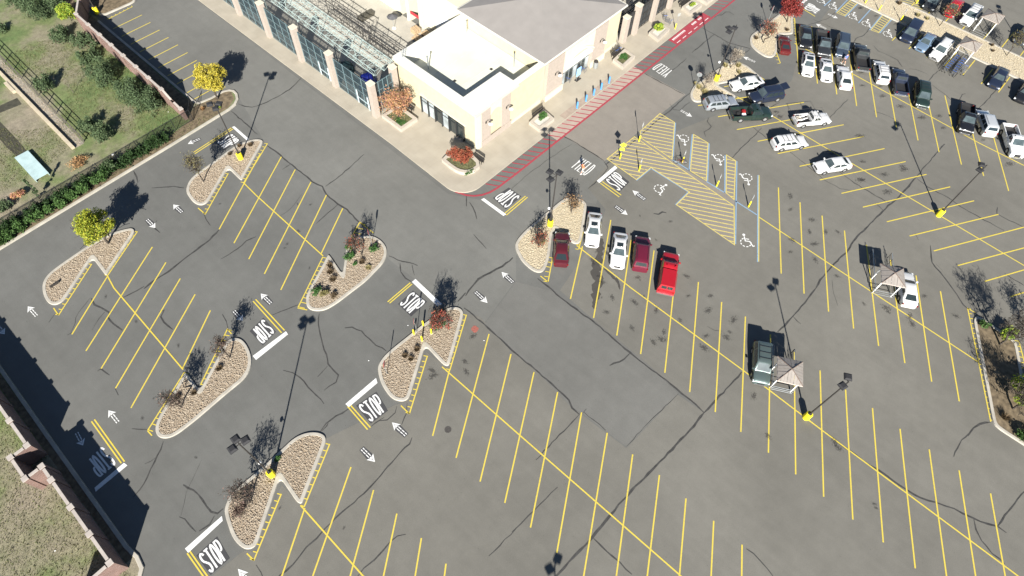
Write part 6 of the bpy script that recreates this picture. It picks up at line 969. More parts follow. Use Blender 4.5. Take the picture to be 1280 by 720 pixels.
for q, l in zip([(17,27.47),(18.4,27.53),(17.07,26.28),(18.34,26.19)], ('yellow guard bollard at the kerb of the central island, left of four', 'yellow guard bollard of four, nearest the stop bar', 'yellow guard bollard of four, lowest one in the gravel', 'yellow guard bollard of four, nearest the red leafy tree')):
    r = empty('guard_bollard', (*q, .1), 0, l, 'bollard', 'yellow guard bollards on the central island'); mb = MB(); mb.lathe([(.09, 0), (.09, .95), (.07, 1.03), (.02, 1.06)], 12); mb.obj('post', YPOST, r, smooth=True, sharp=40); mb = MB(); mb.lathe([(.16, 0), (.16, .03), (.092, .04)], 12); mb.obj('footing', CONC, r)
# ================================================================= CARS
def carpaint(name, col, metal=.3, rough=.35):
    m, t, b = nodes(name); b.inputs['Base Color'].default_value = (*col, 1); b.inputs['Metallic'].default_value = metal; b.inputs['Roughness'].default_value = rough; b.inputs['Coat Weight'].default_value = .6; b.inputs['Coat Roughness'].default_value = .06
    n = tex(t, scale=3, detail=4); t.links.new(ramp(t, n, [(.3, g3(max(0, rough - .06))), (.7, g3(rough + .08))]), b.inputs['Roughness']); return m
PAINT = {'white': carpaint('white_car_paint', (.56, .56, .55), 0), 'silver': carpaint('silver_car_paint', (.36, .39, .42), .5), 'pale': carpaint('pale_silver_car_paint', (.55, .57, .58), .4), 'maroon': carpaint('maroon_car_paint', (.085, .012, .018), .2), 'plum': carpaint('plum_car_paint', (.13, .012, .03), .2), 'red': carpaint('red_car_paint', (.36, .01, .018), .1), 'dred': carpaint('dark_red_car_paint', (.10, .012, .012), .2),
    'black': carpaint('black_car_paint', (.012, .013, .016), .2), 'navy': carpaint('navy_car_paint', (.018, .026, .05), .3), 'greyblue': carpaint('grey_blue_car_paint', (.05, .07, .10), .4), 'green': carpaint('dark_green_car_paint', (.018, .035, .03), .3), 'greengrey': carpaint('grey_green_car_paint', (.10, .135, .13), .45), 'blue': carpaint('light_blue_car_paint', (.20, .29, .40), .5), 'charcoal': carpaint('charcoal_car_paint', (.03, .033, .036), .3)}
TRIM = M('car_trim', (.02, .02, .021), .6, .1, 5); CHROME = M('chrome_bumper', (.55, .56, .57), .2, .05, 3, metal=.9); HL_ = M('headlight_glass', (.6, .63, .65), .12, .05, 4); TL_ = M('taillight_red', (.16, .008, .008), .2, .05, 4); RIM = M('alloy_rim', (.40, .41, .42), .35, .1, 5, metal=.6)
# kind: length, width, height, belt, nose, hood start height etc.   profile of the lower body: (x, half width, top z)
def body_mesh(name, L, W, prof, zl=.24, taper=.86):
    """prof: list of (x fraction -1..1 rear..front, half-width factor, top height)"""
    mb = MB(); sec = []
    for xf, wf, zt in prof:
        x = xf * L / 2; w_ = wf * W / 2; row = []
        for yf, zf in ((.80, 0), (.97, .10), (1.0, .38), (.985, .70), (.93, .90), (.80, .975), (.45, 1.0), (0, 1.012)):
            row.append((x, w_ * yf, zl + (zt - zl) * zf))
        full = [(a, -b_, c) for a, b_, c in row] + [(a, b_, c) for a, b_, c in row[:-1]][::-1]; sec.append(full)
    n = len(sec[0])
    for s_ in sec: mb.V += s_
    for i in range(len(sec) - 1):
        for j in range(n): k = (j + 1) % n; mb.F.append((i * n + j, (i + 1) * n + j, (i + 1) * n + k, i * n + k)); mb.I.append(0)
    mb.F.append(tuple(range(n))); mb.F.append(tuple((len(sec) - 1) * n + j for j in range(n))[::-1]); mb.I += [0, 0]
    return mb
def lerp(a, b, t): return tuple(a[i] + (b[i] - a[i]) * t for i in range(3))
class Kind: pass
def make_kind(kind):
    """returns list of (part name, mesh, material key, children)"""
    parts = []
    def add(name, mb, mat, smooth=False, sharp=35, sub=None):
        me = bpy.data.meshes.new(name); me.from_pydata([tuple(v) for v in mb.V], [], mb.F); me.materials.append(mat if mat != 'paint' else PAINT['white'])
        if smooth: me.polygons.foreach_set('use_smooth', [True] * len(me.polygons)); me.set_sharp_from_angle(angle=rad(sharp))
        bm = bmesh.new(); bm.from_mesh(me); bmesh.ops.recalc_face_normals(bm, faces=bm.faces); bm.to_mesh(me); bm.free()
        parts.append((name, me, mat == 'paint', sub)); return me
    K = {
     'sedan': dict(L=4.75, W=1.82, H=1.44, prof=[(-1, .78, .66), (-.985, .86, .92), (-.93, .91, 1.0), (-.72, .97, 1.02), (-.35, 1, .98), (.1, 1, .95), (.4, .99, .93), (.62, .97, .87), (.82, .93, .79), (.94, .86, .70), (.985, .74, .58), (1, .6, .48)], cab=(.43, .10, -.50, -.84), nw=2),
     'coupe': dict(L=4.5, W=1.78, H=1.36, prof=[(-1, .78, .66), (-.985, .86, .90), (-.93, .91, .98), (-.72, .97, 1.0), (-.35, 1, .95), (.1, 1, .92), (.4, .99, .88), (.62, .97, .82), (.82, .93, .74), (.94, .86, .66), (.985, .74, .56), (1, .6, .46)], cab=(.38, .0, -.40, -.80), nw=1),
     'wagon': dict(L=4.7, W=1.82, H=1.56, prof=[(-1, .86, .9), (-.985, .92, .99), (-.9, .96, 1.0), (-.5, 1, 1.0), (.1, 1, .98), (.42, .99, .96), (.62, .97, .90), (.82, .93, .82), (.94, .86, .72), (.985, .74, .6), (1, .6, .5)], cab=(.48, .15, -.80, -.97), nw=3),
     'suv': dict(L=4.75, W=1.88, H=1.78, prof=[(-1, .88, .95), (-.985, .94, 1.08), (-.9, .97, 1.1), (-.5, 1, 1.09), (.1, 1, 1.07), (.44, .99, 1.06), (.64, .97, 1.0), (.84, .94, .93), (.95, .88, .82), (.99, .78, .7), (1, .66, .56)], cab=(.50, .20, -.84, -.975), nw=3, rail=1),
     'minivan': dict(L=5.0, W=1.95, H=1.78, prof=[(-1, .88, .9), (-.985, .94, 1.06), (-.9, .97, 1.08), (-.5, 1, 1.07), (.1, 1, 1.04), (.5, .99, 1.0), (.7, .96, .92), (.86, .92, .82), (.95, .85, .72), (.99, .74, .6), (1, .6, .5)], cab=(.62, .28, -.86, -.97), nw=3),
     'pickup': dict(L=5.6, W=1.95, H=1.82, prof=[(-.06, .97, 1.16), (.0, 1, 1.17), (.3, 1, 1.16), (.5, .99, 1.15), (.66, .98, 1.10), (.86, .96, 1.04), (.95, .93, .96), (.985, .88, .82), (1, .8, .62)], cab=(.52, .26, -.02, -.09), nw=2, bed=1),
     'small_pickup': dict(L=5.0, W=1.75, H=1.62, prof=[(-.12, .97, 1.02), (.0, 1, 1.02), (.3, 1, 1.01), (.5, .99, 1.0), (.66, .98, .95), (.86, .96, .88), (.95, .93, .80), (.985, .86, .7), (1, .78, .56)], cab=(.47, .18, -.10, -.16), nw=2, bed=1)}
    k = K[kind]; L, W, H = k['L'], k['W'], k['H']; hl = L / 2; bx = k['cab']
    belt = lambda xf: np.interp(xf, [p[0] for p in k['prof']], [p[2] for p in k['prof']])
    mb = body_mesh('body', L, W, k['prof'])
    add('body', mb, 'paint', True, 38)
    # cabin: four corner posts up to a crowned roof, lathed as rings so it stays rounded
    fb, ft, rt_, rb = [b_ * hl for b_ in bx]; zb_f, zb_r = belt(bx[0]) - .02, belt(bx[3]) - .02; wb = W / 2 * .93; wt = W / 2 * (.70 if kind in ('sedan', 'coupe') else .78)
    def ring(x0, x1, wy, z0, z1, cr): # front x0, rear x1
        return [(x0 - cr * .0, -wy + cr, z0), (x0, 0, z0 + .0), (x0, wy - cr, z0), (x0 - cr, wy, z0), ((x0 + x1) / 2, wy, (z0 + z1) / 2), (x1 + cr, wy, z1), (x1, wy - cr, z1), (x1, 0, z1), (x1, -wy + cr, z1), (x1 + cr, -wy, z1), ((x0 + x1) / 2, -wy, (z0 + z1) / 2), (x0 - cr, -wy, z0)]
    rings = [ring(fb, rb, wb, zb_f, zb_r, .10), ring(ft + .04, rt_ - .02, wt + .015, H - .09, H - .10, .10), ring(ft - .10, rt_ + .10, wt - .07, H - .03, H - .04, .12), ring(ft - .45, rt_ + .45, wt - .35, H, H, .1)]
    mb = MB(); n = 12
    for r in rings: mb.V += r
    for q in range(3):
        for i in range(n): j = (i + 1) % n; mb.F.append((q * n + i, q * n + j, (q + 1) * n + j, (q + 1) * n + i)); mb.I.append(0)
    mb.F.append(tuple(3 * n + i for i in range(n))); mb.I.append(0)
    add('cabin', mb, 'paint', True, 32)
    def glass(name, P, m=(.06, .94, .08, .9), off=.012, mat=GLASS):
        """P: bottom-left, bottom-right, top-right, top-left"""
        a, b_, c, d = [Vector(p) for p in P]; nn = (b_ - a).cross(d - a).normalized(); cen = (a + b_ + c + d) / 4
        if nn.dot(cen - Vector((0, 0, cen.z - .3 if abs(nn.z) > .3 else cen.z))) < 0: nn = -nn
        if nn.z < -.05: nn = -nn
        def at(u, v): return (a.lerp(b_, u)).lerp(d.lerp(c, u), v) + nn * off
        mb = MB(); mb.V = [tuple(at(m[0], m[2])), tuple(at(m[1], m[2])), tuple(at(m[1] - (.02), m[3])), tuple(at(m[0] + .02, m[3]))]; mb.F = [(0, 1, 2, 3)]; mb.I = [0]; add(name, mb, mat)
    R0, R1 = rings[0], rings[1]
    glass('windshield', (R0[0], R0[2], R1[2], R1[0]), (.03, .97, .10, .98), mat=WSG)
    glass('rear_window', (R0[8], R0[6], R1[6], R1[8]), (.06, .94, .14 if kind in ('sedan', 'coupe') else .3, .93))
    nw = k['nw']
    for s_ in (0, 1):
        a, b_, c, d = (R0[3], R0[5], R1[5], R1[3]) if s_ == 0 else (R0[11], R0[9], R1[9], R1[11])
        cuts = {1: [(.10, .86)], 2: [(.07, .49), (.52, .92)], 3: [(.06, .36), (.39, .66), (.69, .95)]}[nw]
        for u0, u1 in cuts: glass('side_window', (a, b_, c, d), (u0, u1, .16, .92))
    if k.get('bed'):
        x1 = bx[3] * hl - .0 + .04; x0 = -hl; w_ = W / 2; zt = belt(bx[3] + .01); y1 = w_
        for nm, bxs in (('bed_side', (x0 + .05, x1, y1 - .11, y1, .42, zt)), ('bed_side', (x0 + .05, x1, -y1, -y1 + .11, .42, zt)), ('tailgate', (x0, x0 + .07, -y1 + .06, y1 - .06, .5, zt - .02)), ('bed_front', (x1 - .06, x1 + .02, -y1 + .115, y1 - .115, .5, zt - .01))):
            add(nm, MB().box(*bxs), 'paint')
        add('bed_floor', MB().box(x0 + .075, x1 - .065, -y1 + .115, y1 - .115, .55, .66), TRIM); add('chassis', MB().box(x0 + .1, x1, -y1 + .15, y1 - .15, .3, .5), TRIM)
        add('rear_bumper', MB().box(x0 - .12, x0 - .005, -y1 + .04, y1 - .04, .42, .60), CHROME)
    else: add('rear_bumper', MB().box(-hl - .03, -hl + .05, -W * .38, W * .38, .36, .56), 'paint'); 
    add('front_bumper', MB().box(hl - .06, hl + .035, -W * .34, W * .34, .30, .48), 'paint' if kind not in ('pickup', 'suv') else CHROME)
    add('grille', MB().box(hl - .10, hl + .012, -W * .2, W * .2, .49, .49 + (.16 if kind != 'pickup' else .34)), TRIM)
    wr = .33 if kind in ('sedan', 'coupe', 'wagon', 'small_pickup') else .38; zf = .6
    for sy in (-1, 1):
        xh = hl * .955; zz = belt(.94) - .12; add('headlight', MB().box(xh - .16, xh + .045, sy * W * .40 - .13, sy * W * .40 + .09, zz - .09, zz + .065), HL_)
        zz = (.78 if kind in ('sedan', 'coupe') else .95); add('taillight', MB().box(-hl - .012, -hl + .10, sy * W * .41 - .11, sy * W * .41 + .055, zz - .09, zz + .10), TL_)
        xm = (bx[0] - .06) * hl; zm = belt(bx[0]) + .06; add('side_mirror', MB().box(xm - .07, xm + .07, min(sy * W * .47, sy * W * .58), max(sy * W * .47, sy * W * .58), zm - .06, zm + .09), 'paint')
    # door, hood and sill gaps: thin dark strips a hair proud of the panels
    gp = MB(); zg = belt(0)
    for s_ in (-1, 1):
        for xg in ([bx[0] * hl * .8, (bx[0] + bx[3]) / 2 * hl * .6 + .05] + ([bx[3] * hl * .78] if nw > 1 and not k.get('bed') else [])): gp.box(xg, xg + .018, min(s_ * W / 2 * .99, s_ * (W / 2 + .004)), max(s_ * W / 2 * .99, s_ * (W / 2 + .004)), .36, zg - .14)
        gp.box(-hl * .4, hl * .45, min(s_ * W / 2 * .97, s_ * (W / 2 + .006)), max(s_ * W / 2 * .97, s_ * (W / 2 + .006)), .27, .33)
    xa, xb = fb + .12, hl * .93
    for s_ in (-1, 1): gp.bar((xa, s_ * W * .40, belt(xa / hl) + .006 - .02), (xb, s_ * W * .34, belt(xb / hl) - .012), .011, 4)
    gp.bar((xa, -W * .40, belt(xa / hl) - .012), (xa, W * .40, belt(xa / hl) - .012), .016, 4); add('panel_gaps', gp, TRIM)
    wheel = MB(); wy = .11; P = []
    for x, r in ((-wy, wr * .9), (-wy, wr), (wy, wr), (wy, wr * .62), (wy - .03, wr * .60)): P.append((x, r))
    nseg = 16; 
    for y, r in P: wheel.V += [(r * math.cos(2 * math.pi * i / nseg), y, r * math.sin(2 * math.pi * i / nseg)) for i in range(nseg)]
    for q in range(len(P) - 1):
        for i in range(nseg): j = (i + 1) % nseg; wheel.F.append((q * nseg + i, q * nseg + j, (q + 1) * nseg + j, (q + 1) * nseg + i)); wheel.I.append(0)
    wheel.F.append(tuple(range(nseg))[::-1]); wheel.I.append(0)
    rim = MB(); rim.V = [(wr * .6 * math.cos(2 * math.pi * i / 10), wy - .02, wr * .6 * math.sin(2 * math.pi * i / 10)) for i in range(10)] + [(0, wy + .0, 0)]; rim.F = [(i, (i + 1) % 10, 10) for i in range(10)]; rim.I = [0] * 10
    me_r = bpy.data.meshes.new('rim'); me_r.from_pydata(rim.V, [], rim.F); me_r.materials.append(RIM); me_w = bpy.data.meshes.new('wheel'); me_w.from_pydata(wheel.V, [], wheel.F); me_w.materials.append(RUB)
    arch = MB(); ra = wr * 1.16; arch.V = [(ra * math.cos(math.pi * i / 10), 0, ra * math.sin(math.pi * i / 10)) for i in range(11)] + [(-ra, 0, -.12), (ra, 0, -.12)]; arch.F = [tuple(range(13))]; me_a = bpy.data.meshes.new('wheel_arch'); me_a.from_pydata(arch.V, [], arch.F); me_a.materials.append(TRIM)
    o = Kind(); o.parts = parts; o.wheel, o.rim, o.arch, o.wr, o.L, o.W, o.H, o.k = me_w, me_r, me_a, wr, L, W, H, k; o.ft, o.rt, o.wt = ft, rt_, wt
    xw = (.60 if not k.get('bed') else .64) * hl; xr = -.58 * hl
    o.wpos = [(xw, 1), (xw, -1), (xr, 1), (xr, -1)]; o.belt = belt; return o
KINDS = {}
WSG = M('windshield_glass', (.06, .08, .085), .09, .35, 1.3, spec=.8)
def car(kind, col, N, T, label, cat='car', roof=None, extra=None, scale=1.0):
    if kind not in KINDS: KINDS[kind] = make_kind(kind)
    k = KINDS[kind]; N = Vector(N); T = Vector(T); c = (N + T) / 2; a = math.atan2(N.y - T.y, N.x - T.x); name = {'sedan': 'sedan', 'coupe': 'coupe', 'wagon': 'wagon', 'suv': 'suv', 'minivan': 'minivan', 'pickup': 'pickup_truck', 'small_pickup': 'pickup_truck'}[kind]
    r = empty(name, (c.x, c.y, 0.005), a, label, cat, 'vehicles parked in the bays'); r.scale = (scale,) * 3
    for nm, me, pt_, _ in k.parts:
        o = link(nm, me, r)
        if pt_: o.material_slots[0].link = 'OBJECT'; o.material_slots[0].material = PAINT[col]
    for x, s_ in k.wpos:
        w_ = link('wheel', k.wheel, r); y = k.W / 2 - .085; w_.location = (x, s_ * y, k.wr); w_.rotation_euler = (0, 0, 0 if s_ > 0 else math.pi); q = link('rim', k.rim, w_)
        A_ = link('wheel_arch', k.arch, r); A_.location = (x, s_ * (k.W / 2 + .004), k.wr + .02)
    if roof == 'sunroof': MB().box(k.ft - .75, k.ft - .18, -.36, .36, k.H - .06, k.H + .008).obj('sunroof', GLASS, r)
    if roof == 'bigroof': MB().box((k.ft + k.rt) / 2 - .25, k.ft - .15, -.46, .46, k.H - .06, k.H + .008).obj('sunroof', GLASS, r)
    if roof == 'rack' or k.k.get('rail'):
        for s_ in (-1, 1): MB().bar((k.ft - .3, s_ * (k.wt - .13), k.H + .035), (k.rt + .35, s_ * (k.wt - .13), k.H + .035), .02, 4).obj('roof_rail', TRIM, r)
        if roof == 'rack':
            for x in np.linspace(k.ft - .5, k.rt + .6, 3): MB().box(x - .02, x + .02, -k.wt + .13, k.wt - .13, k.H + .045, k.H + .07).obj('roof_bar', TRIM, r)
    if roof == 'topper': # hard cover over the bed
        x1 = k.k['cab'][3] * k.L / 2; x0 = -k.L / 2 + .05; w0, w1 = k.W / 2 - .02, k.W / 2 - .22; z0, z1 = 1.172, 1.80; mb = MB(); mb.V = [(x0, -w0, z0), (x1, -w0, z0), (x1, w0, z0), (x0, w0, z0), (x0 + .25, -w1, z1), (x1, -w1, z1), (x1, w1, z1), (x0 + .25, w1, z1)]; mb.F = [(4, 5, 6, 7), (0, 1, 5, 4), (1, 2, 6, 5), (2, 3, 7, 6), (3, 0, 4, 7)]; mb.I = [0] * 5; mb.obj('bed_topper', PAINT[col], r)
        for y0, y1 in ((-.62, -.04), (.04, .62)): mb = MB(); f = lambda z: x0 + .25 * (z - z0) / (z1 - z0) - .012; mb.quad((f(1.35), y0, 1.35), (f(1.35), y1, 1.35), (f(1.68), y1, 1.68), (f(1.68), y0, 1.68)); mb.obj('rear_pane', GLASS, r)
    if extra: extra(r, k)
    return r
def ladder_rack(r, k):
    for x in (-2.3, -.35, 1.2):
        if x < 1: 
            for s_ in (-1, 1): MB().bar((x, s_ * .8, 1.05), (x, s_ * .8, 1.85), .018, 4).obj('rack_post', STEELD, r)
        MB().bar((x, -.8, 1.85), (x, .8, 1.85), .018, 4).obj('rack_bar', STEELD, r)
    for s_ in (-1, 1): MB().bar((-2.4, s_ * .8, 1.87), (1.3, s_ * .8, 1.87), .018, 4).obj('rack_rail', STEELD, r)
    random.seed(3)
    for i in range(9): x = random.uniform(-2.2, -.9); y = random.uniform(-.5, .5); o = MB().box(-.35, .35, -.07, .07, 0, .06).obj('load_board', (WPOST, CONC)[i % 2], r); o.location = (x, y, .68 + i * .065); o.rotation_euler = (0, 0, random.uniform(-.4, .4))
def bed_tools(r, k):
    o = MB().box(-.22, .22, -.2, .2, 0, .36).obj('red_tool_box', M('red_plastic', (.3, .015, .015), .4, .1, 4), r); o.location = (-1.0, .25, .68); o = MB().box(-.3, .2, -.2, .2, 0, .3).obj('white_sack', WPOST, r); o.location = (-1.1, -.35, .68); o = MB().lathe([(.26, 0), (.26, .16), (.1, .17)], 14).obj('spare_tyre', RUB, r); o.location = (-1.8, 0, .68)
def open_gate(r, k):
    o = MB().box(-.05, .0, -.6, .6, 0, .85).obj('open_tailgate', PAINT['navy'], r); o.location = (-k.L / 2 + .42, 0, k.H - .0); o.rotation_euler = (0, rad(-75), 0)
random.seed(11)
car('sedan', 'maroon', (37.93,24.61), (34.27,21.74), 'dark maroon sedan parked tight against the gravel island notch')
car('sedan', 'white', (38.86,20.9), (42.75,23.56), 'white sedan with dark sunroof parked beside the gravel island', roof='sunroof')
car('sedan', 'white', (38.56,16.95), (42.47,19.48), 'white sedan with dark sunroof between the island-side white sedan and the plum car', roof='sunroof')
car('suv', 'plum', (43.76,17.23), (40.18,14.95), 'plum-red suv between the white sedan and the bright red pickup', cat='suv')
car('pickup', 'red', (44.31,13.54), (39.46,10.94), 'bright red pickup truck with a matching bed topper', cat='pickup truck', roof='topper')
car('sedan', 'white', (73.94,24), (77.81,21.48), 'white sedan with dark roof glass parked against the pale island', roof=None)
car('wagon', 'silver', (71.57,22.02), (68.3,24.45), 'silver-blue wagon with roof bars at the lower end of the pale island', roof='rack', cat='wagon')
car('suv', 'navy', (73.8,20.67), (77.51,18.29), 'dark navy suv with its tailgate raised', cat='suv', extra=open_gate)
car('pickup', 'green', (72.96,17.39), (68.99,20.88), 'black-green pickup truck with red and white things in its open bed', cat='pickup truck', extra=bed_tools)
car('small_pickup', 'white', (78.04,10.94), (73.84,14.21), 'white pickup truck carrying boards under a ladder rack', cat='pickup truck', extra=ladder_rack)
car('wagon', 'white', (71.84,11.18), (68.07,13.99), 'white wagon with roof bars in the row left of the lone white sedan', cat='wagon', roof='rack')
car('sedan', 'white', (68.38,7.9), (72.2,5.15), 'lone white sedan at the end of its row in the middle of the empty bays')
car('coupe', 'dred', (89.17,24.46), (85.7,22.21), 'dark red sedan squeezed beside the pale gravel island', scale=.92)
car('sedan', 'black', (89.15,20.69), (93.24,23.21), 'black sedan facing down, first in the top row beside the island')
car('pickup', 'charcoal', (89.04,17.75), (93.95,20.62), 'charcoal pickup truck facing down between the black sedan and blue-grey suv', cat='pickup truck')
car('suv', 'greyblue', (90.49,15.66), (95.56,18.07), 'dark blue-grey suv facing down, third in the top row', cat='suv')
car('pickup', 'charcoal', (95.03,15.06), (90.37,12.19), 'dark pickup truck with empty black bed, parked next to the white wagon', cat='pickup truck')
car('sedan', 'white', (83.63,17.4), (88.05,19.75), 'white sedan with a big dark roof glass, nose to nose under the black sedan', roof='bigroof')
car('coupe', 'white', (84.74,14.96), (88.39,17.14), 'white coupe, middle one of three white cars in a row')
car('sedan', 'white', (88.89,14.66), (85.19,12.27), 'white sedan showing its dark rear window, right one of three white cars in a row')
car('wagon', 'white', (93.79,11.34), (90.09,8.97), 'white wagon between the dark pickup and the navy pickup', cat='wagon', roof='rack')
car('pickup', 'navy', (93.92,8.49), (89.5,5.93), 'navy pickup truck next to the white wagon with roof bars', cat='pickup truck', scale=.95)
car('suv', 'green', (88.89,2.55), (93.59,4.84), 'very dark green suv facing down with bright windshield glare', cat='suv', roof='rack')
car('pickup', 'black', (88.64,-3.65), (93.49,-1.78), 'black pickup truck facing down beside the pale silver suv', cat='pickup truck')
car('suv', 'pale', (94.13,-3.66), (90.4,-6.19), 'pale silver suv beside the black pickup truck near the right edge', cat='suv')
car('pickup', 'white', (89.11,-10.38), (93.66,-7.48), 'white pickup truck cut by the right edge of the photo', cat='pickup truck')
car('minivan', 'navy', (101.18,10.61), (106.43,11.15), 'dark navy minivan in the bay beside the yellow sign post by the median', cat='minivan')
car('sedan', 'blue', (101.11,8.19), (105.1,8.28), 'light blue sedan facing down the median bays', scale=.95)
car('suv', 'white', (100.7,5.78), (104.95,5.78), 'white suv between the light blue sedan and the cart shelter full of carts', cat='suv', scale=.97)
car('sedan', 'navy', (100.87,-2.99), (104.92,-2.71), 'dark navy sedan alone in the bay below the median near the right edge')
car('sedan', 'black', (100.56,-6.89), (104.58,-6.74), 'black sedan mostly outside the right edge of the photo')
car('minivan', 'charcoal', (111.34,11.47), (116.67,11.89), 'dark minivan nosing to the median at the top edge', cat='minivan')
car('sedan', 'red', (112.07,8.46), (117.13,8.77), 'bright red sedan nosing to the median behind the sparse tree')
car('suv', 'white', (111.6,5.72), (117.09,5.9), 'white suv nosing to the median beside the corner cart shelter', cat='suv', roof='rack')
car('sedan', 'greyblue', (112.65,-2.06), (118.87,-2.08), 'dark blue-grey sedan at the right edge beyond the median')
car('suv', 'greengrey', (37.44,-2.54), (41.39,-0.27), 'grey-green suv with roof bars parked beside the lower cart shelter', cat='suv', roof='rack')
car('sedan', 'white', (60.72,-7.7), (57.38,-9.58), 'white sedan half hidden behind the cart shelter roof')
# ================================================================= SHOPPING CARTS AND SHELTERS
m, t, b = nodes('shingle_roof'); wv = t.nodes.new('ShaderNodeTexWave'); wv.inputs['Scale'].default_value = .9; co = t.nodes.new('ShaderNodeTexCoord'); t.links.new(co.outputs['Object'], wv.inputs['Vector']); b.inputs['Roughness'].default_value = .7
t.links.new(ramp(t, tex(t, scale=2, detail=4), [(.3, (.225, .202, .18)), (.7, (.27, .243, .215))]), b.inputs['Base Color']); TANR = m; RIDGE = M('brown_ridge_cap', (.15, .11, .09), .7, .1, 4)
CARTM = M('cart_wire', (.17, .185, .21), .35, .15, 4, metal=.5)
def cart_meshes():
    b1 = MB()
    for i in range(8):
        x = -.42 + i * .12; b1.bar((x, -.25, .95 if i < 2 else .9), (x, -.2, .45), .012, 3); b1.bar((x, .25, .95 if i < 2 else .9), (x, .2, .45), .012, 3); b1.bar((x, -.2, .45), (x, .2, .45), .012, 3)
    for y in (-.25, .25): b1.bar((-.45, y, .95), (.45, y, .88), .016, 4)
    for x in (-.45, .45): b1.bar((x, -.25, .92), (x, .25, .92), .016, 4); b1.bar((x, -.22, .68), (x, .22, .68), .012, 3)
    for y in (-.22, .22): b1.bar((-.45, y, .68), (.45, y, .66), .012, 3)
    b2 = MB(); [b2.bar((-.4, y, .12), (.45, y, .2), .02, 4) for y in (-.22, .22)]; [b2.bar((-.38, y, .12), (-.45, y, .9), .018, 4) for y in (-.22, .22)]
    b3 = MB(); b3.bar((-.55, -.26, 1.0), (-.55, .26, 1.0), .016, 6); b4 = MB(); [b4.lathe([(.05, 0), (.05, .08)], 8, (x, y)) for x in (-.38, .42) for y in (-.2, .2)]
    return [('basket', b1, CARTM), ('chassis', b2, CARTM), ('handle', b3, M('blue_handle', (.03, .12, .5), .4, .1, 3)), ('casters', b4, RUB)]
cart0 = None
def cart(p, a, label):
    global cart0
    if cart0 is None:
        cart0 = empty('shopping_cart', (*p, .02), a, label, 'shopping cart', 'shopping carts'); [mb.obj(n_, m_, cart0) for n_, mb, m_ in cart_meshes()]; return cart0
    r = copy_tree(cart0); r.location = (*p, .02); r.rotation_euler = (0, 0, a); r['label'] = label; return r
def shelter(c, a, label, roofw=2.6, roofl=2.5, length=5.2, back=-1.25):
    """c: ground point under the roof centre, a: direction in which the open rails run"""
    r = empty('cart_shelter', (*c, 0), a, label, 'cart shelter', 'cart shelters with hipped tan roofs'); hw = 1.02; e = 2.55
    for x in (-.95, .95):
        for y in (-hw, hw): MB().box(x - .05, x + .05, y - .05, y + .05, 0, e).obj('post', WPOST, r)
    for y in (-hw, hw):
        for z in (.28, .62, .96):
            MB().bar((back, y + math.copysign(.075, y), z), (length, y + math.copysign(.075, y), z), .028, 5).obj('side_rail', STEEL if z > .9 else STEELD, r)
        for x in (2.2, 3.6, length - .05): MB().bar((x, y + math.copysign(.02, y), 0), (x, y + math.copysign(.02, y), 1.0), .028, 5).obj('rail_post', STEELD, r)
    for z in (.28, .62, .96): MB().bar((back, -hw - .07, z), (back, hw + .07, z), .028, 5).obj('end_rail', STEEL, r)
    for x in (-.95, .95): MB().box(x - .04, x + .04, -hw + .055, hw - .055, e - .25, e - .12).obj('tie_beam', WPOST, r)
    W2, L2 = roofw / 2, roofl / 2; C = [(L2, -W2), (L2, W2), (-L2, W2), (-L2, -W2)]; ap = (0, 0, e + .52)
    for i in range(4):
        p0, p1 = C[i], C[(i + 1) % 4]; n_ = 8
        for q in range(n_):   # standing roof panels, each a strip running up the slope
            u0, u1 = q / n_, (q + 1) / n_; g = .004
            A_ = Vector((*p0, e)).lerp(Vector((*p1, e)), u0 + g); B_ = Vector((*p0, e)).lerp(Vector((*p1, e)), u1 - g)
            def topz(u): # where the strip edge meets the hip
                t_ = 1 - abs(2 * u - 1); return t_
            n3 = Vector((p0[0] + p1[0], p0[1] + p1[1], 0)) * .5; inn = -n3
            TA = A_ + inn * topz(u0 + g) + Vector((0, 0, .52 * topz(u0 + g))); TB = B_ + inn * topz(u1 - g) + Vector((0, 0, .52 * topz(u1 - g))); lift = Vector((0, 0, .03 * (q % 2)))
            mb = MB(); dz = Vector((0, 0, -.035)); P = [A_ + lift, B_ + lift, TB + lift, TA + lift]; mb.V = [tuple(v) for v in P] + [tuple(v + dz) for v in P]; mb.F = [(0, 1, 2, 3), (0, 4, 5, 1), (7, 6, 5, 4)]; mb.I = [0] * 3; mb.obj('roof_panel', TANR, r)
        mb = MB(); mb.bar((*p0, e + .02), (ap[0], ap[1], ap[2] + .02), .045, 5); mb.obj('hip_cap', RIDGE, r); mb = MB(); a_ = Vector((*p0, e - .06)); b_ = Vector((*p1, e - .06)); mb.bar(a_, b_, .05, 4); mb.obj('fascia', M('tan_fascia', (.36, .31, .27), .7, .05, 3), r)
    return r
def mean(*P): return (sum(p[0] for p in P) / len(P), sum(p[1] for p in P) / len(P))
S1 = mean((39.88, -2.24), (41.32, -4.27), (38.86, -5.71), (37.57, -3.49)); S2 = mean((58.18, -4.75), (59.36, -6.84), (57.19, -8.15), (55.9, -6.09))
shelter(S1, rad(29), 'tan roofed cart shelter beside the grey-green suv and lamp post', 2.5, 2.75, 3.6); shelter(S2, rad(29), 'tan roofed cart shelter with the white sedan behind it', 2.5, 2.6, 4.6)
shelter((104.1, 3.0), rad(180), 'tan roofed cart shelter full of carts at the lower side of the median', 2.5, 2.7, 4.9); shelter((113.2, 3.1), rad(0), 'tan roofed cart shelter at the upper side of the median, empty of carts', 2.5, 2.7, 4.0, -2.0)
ci = 0
